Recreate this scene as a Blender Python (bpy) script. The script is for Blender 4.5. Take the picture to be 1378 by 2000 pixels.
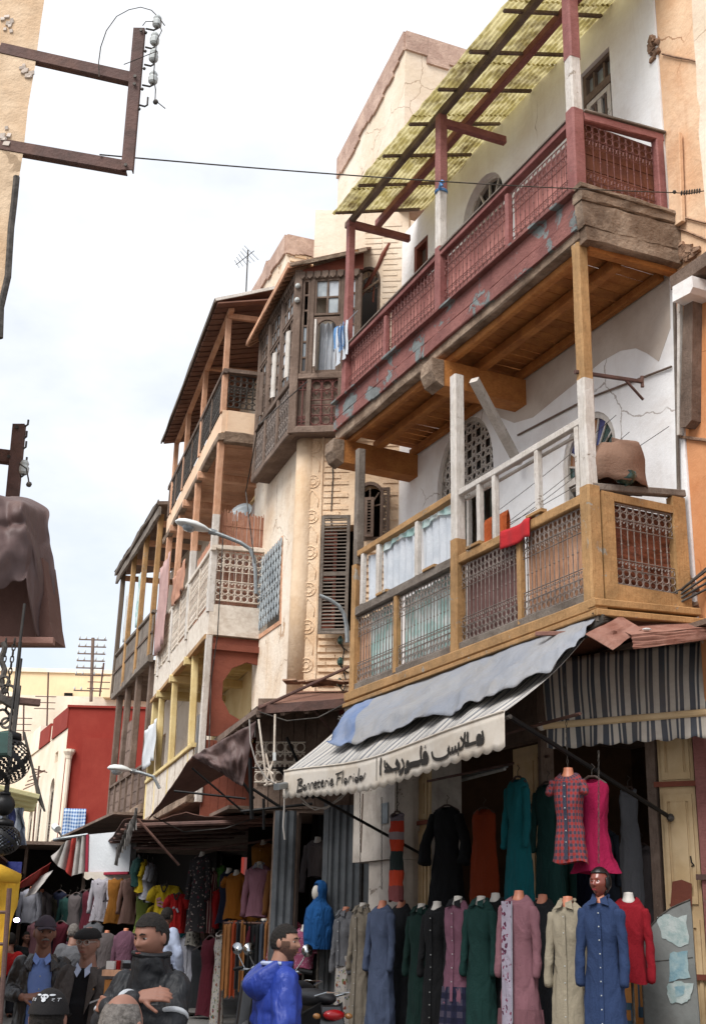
import bpy, bmesh, math, random
from mathutils import Vector, Matrix, noise as mnoise
from mathutils.geometry import tessellate_polygon
random.seed(7)
SC = bpy.context.scene
for ob in list(bpy.data.objects):
 bpy.data.objects.remove(ob)
COL = SC.collection
V = Vector
PI = math.pi
# ------------------------------------------------------------------ camera
FPX, CX, CY = 2381.0, 689.0, 1000.0          # lens in pixels of the 1378 x 2000 photograph
up_c = V((181, 6750, -2381)).normalized()
fw = V((0, 0, -1))
Yc = (fw - fw.dot(up_c) * up_c).normalized()
Xc = Yc.cross(up_c)
ROT = Matrix((Xc, Yc, up_c))
CAM = V((0, 0, 1.65))
cd = bpy.data.cameras.new('camera')
cam = bpy.data.objects.new('camera', cd)
COL.objects.link(cam)
cam.matrix_world = Matrix.Translation(CAM) @ ROT.to_4x4()
cd.sensor_fit = 'VERTICAL'
cd.sensor_height = 24.0
cd.sensor_width = 24.0 * 1378 / 2000
cd.lens = 24.0 * FPX / 2000
cd.clip_start = 0.05
cd.clip_end = 3000
SC.camera = cam
# ------------------------------------------------------------------ sky, sun, exposure
world = bpy.data.worlds.new('World')
SC.world = world
world.use_nodes = True
nt = world.node_tree
N = nt.nodes
bg = N['Background']
sky = N.new('ShaderNodeTexSky')
sky.sky_type = 'NISHITA'
sky.sun_disc = False
SUN_EL, SUN_AZ = math.radians(52), math.radians(215)     # azimuth clockwise from +Y
sky.sun_elevation = SUN_EL
sky.sun_rotation = SUN_AZ
sky.air_density = 1.0
sky.dust_density = 2.0
tc = N.new('ShaderNodeTexCoord')
mp = N.new('ShaderNodeMapping')
mp.inputs['Scale'].default_value = (1.0, 1.0, 2.2)
mp.inputs['Location'].default_value = (3.1, 1.7, .4)
nz = N.new('ShaderNodeTexNoise')
nz.inputs['Scale'].default_value = 2.2
nz.inputs['Detail'].default_value = 7
nz.inputs['Roughness'].default_value = .55
cr = N.new('ShaderNodeValToRGB')
cr.color_ramp.elements[0].position = .42
cr.color_ramp.elements[0].color = (.6, .6, .6, 1)
cr.color_ramp.elements[1].position = .62
cr.color_ramp.elements[1].color = (1, 1, 1, 1)
mx = N.new('ShaderNodeMix')
mx.data_type = 'RGBA'
mx.inputs['B'].default_value = (5.6, 5.75, 6.0, 1)     # sunlit side of the overcast
nt.links.new(tc.outputs['Generated'], mp.inputs['Vector'])
nt.links.new(mp.outputs['Vector'], nz.inputs['Vector'])
nt.links.new(nz.outputs['Fac'], cr.inputs['Fac'])
nt.links.new(cr.outputs['Color'], mx.inputs['Factor'])
nt.links.new(sky.outputs['Color'], mx.inputs['A'])
nt.links.new(mx.outputs['Result'], bg.inputs['Color'])
bg.inputs['Strength'].default_value = 0.11
sd = bpy.data.lights.new('sun', 'SUN')
sd.energy = 2.5
sd.angle = math.radians(35)
sd.color = (1, .98, .95)
sun = bpy.data.objects.new('sun', sd)
COL.objects.link(sun)
sv = V((math.sin(SUN_AZ) * math.cos(SUN_EL), math.cos(SUN_AZ) * math.cos(SUN_EL), math.sin(SUN_EL)))
sun.rotation_euler = sv.to_track_quat('Z', 'Y').to_euler()
sun.location = (0, 0, 30)
SC.view_settings.view_transform = 'Standard'
SC.view_settings.look = 'None'
SC.view_settings.gamma = 1
SC.view_settings.use_curve_mapping = False
SC.view_settings.exposure = 0.84
# ------------------------------------------------------------------ geometry helpers
def ray(px, py):
 return (ROT @ V((px - CX, CY - py, -FPX)).normalized())
def hit(px, py, O, n):
 d = ray(px, py)
 return CAM + d * ((O - CAM).dot(n) / d.dot(n))
def atd(px, py, D):
 """point seen at photo pixel (px,py), D metres down the street"""
 d = ray(px, py)
 return CAM + d * (D / d.y)
class Fr:
 """vertical plane: s along the facade, o out towards the street, z up"""
 def __init__(s, ox, oy, deg):
  a = math.radians(deg)
  s.O = V((ox, oy, 0))
  s.d = V((-math.sin(a), math.cos(a), 0))
  s.n = V((-math.cos(a), -math.sin(a), 0))
  s.M = Matrix((s.d, s.n, V((0, 0, 1)))).transposed()
 def W(s, S, o, z):
  return s.O + s.d * S + s.n * o + V((0, 0, z))
 def P(s, px, py, o=0):
  return hit(px, py, s.O + s.n * o, s.n)
 def sz(s, px, py, o=0):
  p = s.P(px, py, o)
  return (p - s.O).dot(s.d), p.z
 def oz(s, px, py, S=0):
  p = hit(px, py, s.O + s.d * S, s.d)
  return (p - s.O).dot(s.n), p.z
B1 = Fr(2.2485, 10.8, 25)
F2R = Fr(.6705, 16.905, 81)
F2L = Fr(-.7451, 17.1293, 18.5)
F3 = Fr(-2.2584, 19.0, 16.5)
F4 = Fr(-4.502, 27.0, 19.3)
F6 = Fr(2.0155, 12.7194, 60)
def hexc(h, k=1.0):
 if not isinstance(h, str):
  return tuple(h)
 h = h.lstrip('#')
 o = []
 for i in (0, 2, 4):
  c = int(h[i:i + 2], 16) / 255
  c = c / 12.92 if c <= .04045 else ((c + .055) / 1.055) ** 2.4
  o.append(min(.86, c * k))
 return tuple(o)
def rnd(a, b):
 return random.uniform(a, b)
class MB:
 """collects faces of ONE mesh"""
 def __init__(s):
  s.v = []; s.f = []; s.uv = []; s.mi = []
 def add(s, vs, fs, uvs=None, m=0):
  b = len(s.v)
  s.v += [V(x) for x in vs]
  for i, f in enumerate(fs):
   s.f.append([b + j for j in f])
   s.uv.append(uvs[i] if uvs else None)
   s.mi.append(m)
  return s
 def quad(s, a, b, c, d, uv=None, m=0):
  return s.add([a, b, c, d], [(0, 1, 2, 3)], [uv] if uv else None, m)
 def box(s, c, sx, sy, sz, X=V((1, 0, 0)), Y=V((0, 1, 0)), Z=V((0, 0, 1)), m=0):
  c = V(c)
  vs = [c + X * (sx * i / 2) + Y * (sy * j / 2) + Z * (sz * k / 2) for i in (-1, 1) for j in (-1, 1) for k in (-1, 1)]
  return s.add(vs, [(0, 1, 3, 2), (4, 6, 7, 5), (0, 4, 5, 1), (2, 3, 7, 6), (0, 2, 6, 4), (1, 5, 7, 3)], None, m)
 def fbox(s, F, s0, s1, o0, o1, z0, z1, m=0):
  vs = [F.W(a, b, c) for a in (s0, s1) for b in (o0, o1) for c in (z0, z1)]
  return s.add(vs, [(0, 1, 3, 2), (4, 6, 7, 5), (0, 4, 5, 1), (2, 3, 7, 6), (0, 2, 6, 4), (1, 5, 7, 3)], None, m)
 def beam(s, A, B, w, h, up=V((0, 0, 1)), segs=1, jit=0, m=0):
  """timber from A to B, w across, h along up; slightly uneven when jit"""
  A = V(A); B = V(B)
  D = (B - A).normalized()
  S_ = D.cross(up)
  if S_.length < 1e-4:
   S_ = D.cross(V((0, 1, 0)))
  S_.normalize()
  U = S_.cross(D).normalized()
  vs = []
  for i in range(segs + 1):
   p = A.lerp(B, i / segs)
   c = min(w, h) * .12
   for a, b in ((-w/2 + c, -h/2), (w/2 - c, -h/2), (w/2, -h/2 + c), (w/2, h/2 - c), (w/2 - c, h/2), (-w/2 + c, h/2), (-w/2, h/2 - c), (-w/2, -h/2 + c)):
    vs.append(p + S_ * (a + rnd(-jit, jit)) + U * (b + rnd(-jit, jit)))
  fs = []
  for i in range(segs):
   for k in range(8):
    fs.append((i*8 + k, i*8 + (k+1) % 8, i*8 + 8 + (k+1) % 8, i*8 + 8 + k))
  fs.append(tuple(range(7, -1, -1)))
  fs.append(tuple(segs*8 + k for k in range(8)))
  return s.add(vs, fs, None, m)
 def tube(s, pts, r, n=6, m=0, closed=False, cap=True):
  pts = [V(p) for p in pts]
  L = len(pts)
  rs = r if isinstance(r, (list, tuple)) else [r] * L
  T = []
  for i in range(L):
   if closed:
    t = pts[(i+1) % L] - pts[i-1]
   else:
    t = pts[min(i+1, L-1)] - pts[max(i-1, 0)]
   T.append(t.normalized() if t.length > 1e-9 else V((0, 0, 1)))
  a = V((0, 0, 1)) if abs(T[0].z) < .9 else V((1, 0, 0))
  U = T[0].cross(a).normalized()
  vs = []
  for i in range(L):
   U = (U - T[i] * U.dot(T[i]))
   U = U.normalized() if U.length > 1e-6 else T[i].orthogonal().normalized()
   W_ = T[i].cross(U)
   for k in range(n):
    an = 2 * PI * k / n
    vs.append(pts[i] + (U * math.cos(an) + W_ * math.sin(an)) * rs[i])
  fs = []
  for i in range(L if closed else L - 1):
   j = (i + 1) % L
   for k in range(n):
    fs.append((i*n + k, i*n + (k+1) % n, j*n + (k+1) % n, j*n + k))
  if cap and not closed:
   fs.append(tuple(range(n-1, -1, -1)))
   fs.append(tuple((L-1)*n + k for k in range(n)))
  return s.add(vs, fs, None, m)
 def ring(s, c, R, r, A, B, n=14, k=4, m=0):
  return s.tube([c + A * (R * math.cos(2*PI*i/n)) + B * (R * math.sin(2*PI*i/n)) for i in range(n)], r, k, m, closed=True)
 def prism(s, pts, ext, m=0):
  pts = [V(p) for p in pts]
  ext = V(ext)
  n = len(pts)
  vs = pts + [p + ext for p in pts]
  fs = [(i, (i+1) % n, n + (i+1) % n, n + i) for i in range(n)]
  if n <= 4:
   fs += [tuple(range(n-1, -1, -1)), tuple(range(n, 2*n))]
  else:
   for t in tessellate_polygon([pts]):
    fs.append(tuple(t)); fs.append(tuple(n + q for q in reversed(t)))
  return s.add(vs, fs, None, m)
 def grid(s, fn, nu, nv, m=0, uvf=None):
  vs = [fn(i / nu, j / nv) for j in range(nv + 1) for i in range(nu + 1)]
  fs = []; us = []
  for j in range(nv):
   for i in range(nu):
    a = j * (nu + 1) + i
    fs.append((a, a + 1, a + nu + 2, a + nu + 1))
    q = [(i/nu, j/nv), ((i+1)/nu, j/nv), ((i+1)/nu, (j+1)/nv), (i/nu, (j+1)/nv)]
    us.append([uvf(*t) for t in q] if uvf else q)
  return s.add(vs, fs, us, m)
 def lathe(s, c, prof, n=16, ax=V((0, 0, 1)), m=0):
  c = V(c); ax = V(ax).normalized()
  X = ax.orthogonal().normalized(); Y = ax.cross(X)
  vs = []
  for (r, h) in prof:
   for k in range(n):
    a = 2*PI*k/n
    vs.append(c + ax*h + (X*math.cos(a) + Y*math.sin(a))*r)
  fs = [(i*n+k, i*n+(k+1) % n, (i+1)*n+(k+1) % n, (i+1)*n+k) for i in range(len(prof)-1) for k in range(n)]
  fs += [tuple(range(n-1, -1, -1)), tuple((len(prof)-1)*n + k for k in range(n))]
  return s.add(vs, fs, None, m)
 def ball(s, c, r, n=8, m=0, sc=(1, 1, 1)):
  c = V(c)
  vs = []; h = n // 2 + 1
  for j in range(h + 1):
   t = PI * j / h
   for k in range(n):
    a = 2*PI*k/n
    vs.append(c + V((math.sin(t)*math.cos(a)*r*sc[0], math.sin(t)*math.sin(a)*r*sc[1], math.cos(t)*r*sc[2])))
  fs = [(j*n+k, (j+1)*n+k, (j+1)*n+(k+1) % n, j*n+(k+1) % n) for j in range(h) for k in range(n)]
  return s.add(vs, fs, None, m)
ROOTLOC = {}
def finish(name, mb, mats, parent=None, smooth=False, local=False, loc=None, mods=(), kind=None, label=None):
 """links mb as ONE mesh object"""
 me = bpy.data.meshes.new(name)
 base = V((0, 0, 0))
 if not local:
  if parent is not None:
   base = ROOTLOC.get(parent.name, V((0, 0, 0)))
  elif loc is not None:
   base = V(loc)
  elif mb.v:
   n = len(mb.v)
   base = V((sum(v.x for v in mb.v)/n, sum(v.y for v in mb.v)/n, min(v.z for v in mb.v)))
 me.from_pydata([tuple(v - base) for v in mb.v], [], mb.f)
 if any(mb.uv):
  ul = me.uv_layers.new(name='UVMap').data
  k = 0
  for f, u in zip(mb.f, mb.uv):
   for i in range(len(f)):
    ul[k].uv = u[i] if u else (0, 0)
    k += 1
 if not isinstance(mats, (list, tuple)):
  mats = [mats]
 for m_ in mats:
  me.materials.append(M(m_))
 if any(mb.mi):
  for p, i in zip(me.polygons, mb.mi):
   p.material_index = i
 if smooth:
  me.polygons.foreach_set('use_smooth', [True] * len(me.polygons))
 me.update()
 o = bpy.data.objects.new(name, me)
 COL.objects.link(o)
 if parent is not None:
  o.parent = parent
  ROOTLOC[o.name] = ROOTLOC.get(parent.name, V((0, 0, 0)))
 else:
  if not local:
   o.location = base
  ROOTLOC[o.name] = base
 for md in mods:
  if md[0] == 'solid':
   x = o.modifiers.new('s', 'SOLIDIFY'); x.thickness = md[1]; x.offset = 0
  elif md[0] == 'sub':
   x = o.modifiers.new('u', 'SUBSURF'); x.levels = md[1]; x.render_levels = md[1]
  elif md[0] == 'bevel':
   x = o.modifiers.new('b', 'BEVEL'); x.width = md[1]; x.segments = 2; x.limit_method = 'ANGLE'
  elif md[0] == 'remesh':
   x = o.modifiers.new('r', 'REMESH'); x.mode = 'VOXEL'; x.voxel_size = md[1]; x.use_smooth_shade = True
  elif md[0] == 'smooth':
   x = o.modifiers.new('m', 'SMOOTH'); x.factor = .5; x.iterations = md[1]
 if kind:
  o['kind'] = kind
 if label:
  o['label'] = label
 return o
def tag(o, label, cat, group=None):
 o['label'] = label
 o['category'] = cat
 if group:
  o['group'] = group
 return o
def thing(name, label, cat, loc=(0, 0, 0), group=None, rz=0):
 o = bpy.data.objects.new(name, None)
 COL.objects.link(o)
 o.empty_display_size = .1
 o.location = loc
 o.rotation_euler = (0, 0, rz)
 ROOTLOC[o.name] = V(loc)
 return tag(o, label, cat, group)
def part(name, mb, m_, parent, **k):
 return finish(name, mb, m_, parent, **k)
def copy_tree(o, parent=None):
 c = o.copy()
 COL.objects.link(c)
 c.parent = parent
 for ch in KIDS.get(o.name, []):
  copy_tree(ch, c)
 return c
KIDS = {}
def index_children():
 KIDS.clear()
 for o in bpy.data.objects:
  if o.parent:
   KIDS.setdefault(o.parent.name, []).append(o)
UNIT = {}
def piece(name, parent, c, sx, sy, sz, Mx=None, m_='wood', jit=0, kind='box', label=None):
 """one of many alike planks, bricks, slats: shared unit mesh, its own size and place"""
 key = (kind, m_)
 if key not in UNIT:
  mb = MB()
  if kind == 'box':
   mb.box((0, 0, 0), 1, 1, 1)
  elif kind == 'worn':       # block with uneven corners
   mb.box((0, 0, 0), 1, 1, 1)
   mb.v = [v + V((rnd(-.05, .05), rnd(-.05, .05), rnd(-.08, .08))) for v in mb.v]
  me = bpy.data.meshes.new(name)
  me.from_pydata([tuple(v) for v in mb.v], [], mb.f)
  me.materials.append(M(m_))
  UNIT[key] = me
 o = bpy.data.objects.new(name, UNIT[key])
 COL.objects.link(o)
 o.parent = parent
 ROOTLOC[o.name] = ROOTLOC.get(parent.name, V((0, 0, 0)))
 R3 = (Mx or Matrix.Identity(3))
 if jit:
  R3 = R3 @ Matrix.Rotation(rnd(-jit, jit), 3, 'X') @ Matrix.Rotation(rnd(-jit, jit), 3, 'Y') @ Matrix.Rotation(rnd(-jit, jit), 3, 'Z')
 o.matrix_local = Matrix.Translation(V(c) - ROOTLOC[o.name]) @ R3.to_4x4() @ Matrix.Diagonal((sx, sy, sz, 1))
 if label:
  o['label'] = label
 return o
def fpiece(name, parent, F, s0, s1, o0, o1, z0, z1, m_='wood', jit=0, kind='box'):
 return piece(name, parent, F.W((s0+s1)/2, (o0+o1)/2, (z0+z1)/2), abs(s1-s0), abs(o1-o0), abs(z1-z0), F.M, m_, jit, kind)
def wall(F, outline, holes, o, t, mb=None, m=0):
 """wall slab with real openings; outline and holes are (s,z) lists"""
 mb = mb or MB()
 loops = [outline] + holes
 flat = [p for l in loops for p in l]
 tris = tessellate_polygon([[V((a, b, 0)) for a, b in l] for l in loops])
 n = len(flat)
 vs = [F.W(a, o, b) for a, b in flat] + [F.W(a, o - t, b) for a, b in flat]
 fs = []
 for tr in tris:
  a, b, c = [flat[i] for i in tr]
  cr_ = (b[0]-a[0])*(c[1]-a[1]) - (b[1]-a[1])*(c[0]-a[0])
  tr = tuple(tr)
  # (s,z) with n outward: d x z = -n  -> flip so the normals face the street
  if cr_ > 0:
   tr = tr[::-1]
  fs.append(tr)
  fs.append(tuple(n + q for q in reversed(tr)))
 k = 0
 for l in loops:
  for i in range(len(l)):
   a, b = k + i, k + (i + 1) % len(l)
   fs.append((a, b, n + b, n + a))
  k += len(l)
 return mb.add(vs, fs, None, m)
def arch(s0, s1, z0, z1, n=12, point=0.0):
 """arched opening outline; z1 is the crown"""
 c = (s0 + s1) / 2; w = (s1 - s0) / 2
 h = w * (1 + point)
 zs = z1 - h
 pts = [(s0, z0), (s1, z0)]
 for i in range(n + 1):
  a = PI * i / n
  x = math.cos(a)
  y = math.sin(a) ** (1 if not point else .9)
  pts.append((c + w * x, zs + h * y))
 return pts
def rect(s0, s1, z0, z1):
 return [(s0, z0), (s1, z0), (s1, z1), (s0, z1)]
# ------------------------------------------------------------------ materials
MATS = {}
MDEF = {}
def D(name, k_=1.0, **k):
 if k_ != 1.0:
  for q in ('c', 'c2'):
   if k.get(q) is not None: k[q] = hexc(k[q], k_)
  if k.get('pattern'):
   p = k['pattern']
   f = lambda x: hexc(x, k_) if isinstance(x, str) and x.startswith('#') else ([f(y) for y in x] if isinstance(x, list) else (tuple(f(y) for y in x) if isinstance(x, tuple) else x))
   k['pattern'] = f(p)
 MDEF[name] = k
def M(name):
 if name not in MATS:
  MATS[name] = build_mat(name, **MDEF[name])
 return MATS[name]
def build_mat(name, c, c2=None, sc=2.5, lo=.35, hi=.7, rough=.85, grime=0, gcol='#3a2f28', gscale=1.2, streak=0, peel=None, bump=.25, bs=25,
              rv=.0, metal=0, spec=.3, pattern=None, trans=0, emit=None, alpha=None, sheen=0, grain=0, wrinkle=0, pos=True, coat=0, cracks=0):
 m = bpy.data.materials.new(name)
 m.use_nodes = True
 t = m.node_tree; N = t.nodes; L = t.links.new
 b = N['Principled BSDF']
 b.inputs['Roughness'].default_value = rough
 b.inputs['Metallic'].default_value = metal
 b.inputs['Specular IOR Level'].default_value = spec
 if coat:
  b.inputs['Coat Weight'].default_value = coat
  b.inputs['Coat Roughness'].default_value = .2
 if pos:
  geo = N.new('ShaderNodeNewGeometry'); P = geo.outputs['Position']
 else:
  geo = N.new('ShaderNodeTexCoord'); P = geo.outputs['Object']
 def noise(scale, vec=P, det=5, rg=.6, dist=0):
  n = N.new('ShaderNodeTexNoise')
  n.inputs['Scale'].default_value = scale; n.inputs['Detail'].default_value = det
  n.inputs['Roughness'].default_value = rg; n.inputs['Distortion'].default_value = dist
  L(vec, n.inputs['Vector']); return n.outputs['Fac']
 def scaled(v, s):
  q = N.new('ShaderNodeMapping'); q.inputs['Scale'].default_value = s; L(v, q.inputs['Vector']); return q.outputs['Vector']
 def ramp(f, a, b_, sm=True):
  r = N.new('ShaderNodeMapRange'); r.inputs['From Min'].default_value = a; r.inputs['From Max'].default_value = b_
  if sm: r.interpolation_type = 'SMOOTHSTEP'
  L(f, r.inputs['Value']); return r.outputs['Result']
 def mixc(f, a, b_, mode='MIX', fv=None):
  x = N.new('ShaderNodeMix'); x.data_type = 'RGBA'; x.blend_type = mode
  if f is not None: L(f, x.inputs['Factor'])
  elif fv is not None: x.inputs['Factor'].default_value = fv
  for s_, q in (('A', a), ('B', b_)):
   if isinstance(q, tuple): x.inputs[s_].default_value = (*q, 1)
   else: L(q, x.inputs[s_])
  return x.outputs['Result']
 def mth(op, a, b_=0.0):
  x = N.new('ShaderNodeMath'); x.operation = op
  for i, q in enumerate((a, b_)):
   if isinstance(q, (int, float)): x.inputs[i].default_value = q
   else: L(q, x.inputs[i])
  return x.outputs[0]
 ca = hexc(c)
 out = ca
 if pattern:
  uvn = N.new('ShaderNodeUVMap')
  sep = N.new('ShaderNodeSeparateXYZ'); L(uvn.outputs['UV'], sep.inputs[0])
  U, W_ = sep.outputs[0], sep.outputs[1]
  kind = pattern[0]
  if kind == 'stripe':      # list of (from,to,color) in one period of u
   per, bands = pattern[1], pattern[2]
   ax = W_ if len(pattern) > 3 else U
   fr = mth('FRACT', mth('DIVIDE', ax, per))
   for (a, b2, cc) in bands:
    f = mth('MULTIPLY', mth('GREATER_THAN', fr, a), mth('LESS_THAN', fr, b2))
    out = mixc(f, out, hexc(cc))
  elif kind == 'plaid':
   per, cc, cd_ = pattern[1:4]
   fu = mth('LESS_THAN', mth('FRACT', mth('DIVIDE', U, per)), .5)
   fv = mth('LESS_THAN', mth('FRACT', mth('DIVIDE', W_, per)), .5)
   out = mixc(mth('MULTIPLY', fu, .5), out, hexc(cc)); out = mixc(mth('MULTIPLY', fv, .55), out, hexc(cc))
   out = mixc(mth('MULTIPLY', fu, fv), out, hexc(cd_))
  elif kind in ('floral', 'spots'):
   for i, (s_, thr, cc) in enumerate(pattern[1]):
    vo = N.new('ShaderNodeTexVoronoi'); vo.inputs['Scale'].default_value = s_
    vo.inputs['Randomness'].default_value = 1
    ofs = N.new('ShaderNodeVectorMath'); ofs.operation = 'ADD'; ofs.inputs[1].default_value = (i*3.7, i*1.3, 0)
    L(uvn.outputs['UV'], ofs.inputs[0])
    dn = N.new('ShaderNodeTexNoise'); dn.inputs['Scale'].default_value = s_ * 1.5; L(ofs.outputs[0], dn.inputs['Vector'])
    av = mixc(None, ofs.outputs[0], dn.outputs['Color'], fv=.06)
    L(av, vo.inputs['Vector'])
    out = mixc(mth('LESS_THAN', vo.outputs['Distance'], thr), out, hexc(cc))
  elif kind == 'bands':     # v bands
   for (a, b2, cc) in pattern[1]:
    ns = N.new('ShaderNodeTexNoise'); ns.inputs['Scale'].default_value = 40; L(uvn.outputs['UV'], ns.inputs['Vector'])
    wv = mth('ADD', W_, mth('MULTIPLY', ns.outputs['Fac'], .03))
    f = mth('MULTIPLY', mth('GREATER_THAN', wv, a), mth('LESS_THAN', wv, b2))
    out = mixc(f, out, hexc(cc))
 if c2 is not None:
  f = ramp(noise(sc, dist=.3), lo, hi)
  out = mixc(f, out, hexc(c2))
 else:
  f = ramp(noise(sc), .2, .8)
  lum = tuple(x * .82 for x in ca)
  if not pattern:
   out = mixc(f, out, lum)
  else:
   out = mixc(f, out, (.85, .85, .85), 'MULTIPLY')
 if grain:
  g = noise(9, scaled(P, (grain if isinstance(grain, tuple) else (6, 6, 6))), 6, .7)
  out = mixc(ramp(g, .4, .8), out, (.66, .63, .6), 'MULTIPLY')
 bumpf = noise(bs, det=6, rg=.65)
 if peel:
  pc, ps, th = peel[:3]
  pf = ramp(noise(ps, det=9, rg=.68, dist=.6), th, th + .02, False)
  out = mixc(pf, out, mixc(ramp(noise(ps*4), .3, .7), hexc(pc), tuple(x*.7 for x in hexc(pc))))
  bumpf = mth('SUBTRACT', bumpf, mth('MULTIPLY', pf, 1.2))
 if cracks:
  vo = N.new('ShaderNodeTexVoronoi'); vo.feature = 'DISTANCE_TO_EDGE'; vo.inputs['Scale'].default_value = cracks
  dn = N.new('ShaderNodeTexNoise'); dn.inputs['Scale'].default_value = 4; dn.inputs['Detail'].default_value = 8; L(P, dn.inputs['Vector'])
  L(mixc(None, P, dn.outputs['Color'], fv=.18), vo.inputs['Vector'])
  cm = mth('MULTIPLY', mth('LESS_THAN', vo.outputs['Distance'], .006*cracks), ramp(noise(.7, det=2), .5, .56))
  out = mixc(mth('MULTIPLY', cm, .6), out, hexc(gcol, .6))
  bumpf = mth('SUBTRACT', bumpf, cm)
 if streak:
  st = noise(1.0, scaled(P, (9, 9, .7)), 6, .65)
  out = mixc(mth('MULTIPLY', ramp(st, .48, .78), streak), out, hexc(gcol))
 if grime:
  gr = ramp(noise(gscale, det=8, rg=.7), .42, .75)
  out = mixc(mth('MULTIPLY', gr, grime), out, hexc(gcol))
 if rv:
  oi = N.new('ShaderNodeObjectInfo')
  hv = N.new('ShaderNodeHueSaturation')
  L(mth('ADD', mth('MULTIPLY', oi.outputs['Random'], 2*rv), 1 - rv), hv.inputs['Value'])
  hv.inputs['Saturation'].default_value = 1
  L(out, hv.inputs['Color']) if not isinstance(out, tuple) else None
  out = hv.outputs['Color']
 if isinstance(out, tuple):
  b.inputs['Base Color'].default_value = (*out, 1)
 else:
  L(out, b.inputs['Base Color'])
 if wrinkle:
  wn = noise(wrinkle, scaled(P, (1, 1, .45)), 3, .5, 1.2)
  bumpf = mth('ADD', mth('MULTIPLY', wn, 4.0), mth('MULTIPLY', bumpf, .5))
 if bump:
  bp = N.new('ShaderNodeBump'); bp.inputs['Strength'].default_value = min(1, bump); bp.inputs['Distance'].default_value = .03 * max(1, bump)
  L(bumpf, bp.inputs['Height']); L(bp.outputs['Normal'], b.inputs['Normal'])
 if trans:        # light soaks through: thin cloth, plastic sheet
  tr = N.new('ShaderNodeBsdfTranslucent')
  if isinstance(out, tuple): tr.inputs['Color'].default_value = (*out, 1)
  else: L(out, tr.inputs['Color'])
  ms = N.new('ShaderNodeMixShader'); ms.inputs['Fac'].default_value = trans
  L(b.outputs[0], ms.inputs[1]); L(tr.outputs[0], ms.inputs[2]); L(ms.outputs[0], N['Material Output'].inputs['Surface'])
 if emit:
  b.inputs['Emission Color'].default_value = (*hexc(emit[0]), 1); b.inputs['Emission Strength'].default_value = emit[1]
 if alpha is not None:
  b.inputs['Alpha'].default_value = alpha
 return m
# plaster and masonry
D('white_plaster', cracks=.5, c='#ecebea', c2='#dfdad6', sc=1.1, lo=.45, hi=.75, grime=.25, gcol='#a08874', gscale=.9, streak=.12, bump=.25, bs=14, peel=('#9c8470', 1.3, .73))
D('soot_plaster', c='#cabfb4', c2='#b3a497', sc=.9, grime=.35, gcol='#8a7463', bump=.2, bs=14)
D('left_plaster', cracks=.8, c='#cfb699', c2='#c19f7c', sc=1.3, grime=.55, gcol='#8f7458', gscale=1.6, streak=.35, bump=.6, bs=12, peel=('#a58f7c', 1.8, .62))
D('orange_plaster', cracks=.8, c='#e0c0a0', c2='#d3aa86', sc=1.2, grime=.35, gcol='#a5602e', gscale=1.6, streak=.25, bump=.5, bs=9, peel=('#cfb39a', 1.7, .67))
D('deep_orange', cracks=.6, c='#cf9468', c2='#c58455', sc=1.5, grime=.3, gcol='#9a4c22', bump=.3, bs=10, peel=('#d9bda4', 2.2, .7))
D('tan_plaster', cracks=.9, c='#e9ddcc', c2='#dfcab0', sc=1.1, grime=.5, gcol='#b08c68', gscale=1.3, streak=.35, bump=.5, bs=12, peel=('#c7a688', 1.6, .61))
D('tan_relief', c='#e6cdb0', c2='#dabc9a', sc=2.0, streak=.25, grime=.5, gcol='#a87f55', bump=.4, bs=30, rv=.06)
D('pale_plaster', cracks=.7, c='#e6d7c4', c2='#d8c5ad', sc=.9, grime=.3, gcol='#b49273', streak=.25, bump=.4, bs=10, peel=('#b08a76', 1.0, .68))
D('coping_plaster', c='#a88b7c', c2='#c6aa98', sc=3, grime=.5, gcol='#84675a', bump=.8, bs=14)
D('cream_far', c='#ecd3ab', c2='#e6caa2', sc=.5, grime=.25, gcol='#c7a988', streak=.2, bump=.2, bs=6)
D('cream_light', c='#efe2cf', c2='#e3d2bb', sc=.6, grime=.25, gcol='#bda88f', streak=.25, bump=.2, bs=6)
D('red_paint', c='#82291f', c2='#8f372b', sc=.6, grime=.25, gcol='#752018', streak=.2, bump=.2, bs=8)
D('red_brown', c='#7b4434', c2='#67382c', sc=1.5, grime=.4, gcol='#40211a', bump=.3, bs=12)
D('rubble', c='#9c7d66', c2='#6e5646', sc=9, bump=1, bs=18, rv=.15)
D('peach_slab', c='#e3c6a8', c2='#d6b293', sc=1.5, grime=.2, gcol='#b28c70', bump=.3, bs=14)
D('yellow_plaster', c='#dcc595', c2='#cfb27e', sc=1.5, grime=.3, gcol='#99783e', bump=.3)
D('shop_plaster', c='#c9c0b6', c2='#aaa096', sc=1.5, grime=.5, gcol='#5b5048', streak=.3, bump=.3, peel=('#8d8176', 2, .64))
# timber
D('red_wood', c='#925f5a', c2='#814e4a', sc=4, grime=.3, gcol='#40201e', rough=.7, bump=.35, bs=30, peel=('#7f6d62', 5, .66), grain=(2, 2, 9), rv=.08)
D('red_wood_worn', c='#8d5c55', c2='#794b46', sc=3, grime=.35, gcol='#3a211d', rough=.75, bump=.5, bs=25, peel=('#7e8584', 2.2, .55), grain=(2, 2, 9))
D('pink_wood', c='#bb8178', c2='#a56c65', sc=4, grime=.3, gcol='#5a2f2c', rough=.8, bump=.3, rv=.12, grain=(5, 5, 1))
D('ochre_wood', c='#b48c5e', c2='#997850', sc=3, grime=.6, gcol='#6f5230', rough=.75, bump=.35, peel=('#a39c90', 4.5, .62), grain=(6, 6, 1), rv=.06)
D('soffit_wood', c='#b5783f', c2='#9d6232', sc=4, grime=.35, gcol='#5a3218', rough=.8, bump=.4, grain=(2, 5, 5), rv=.14)
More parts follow.
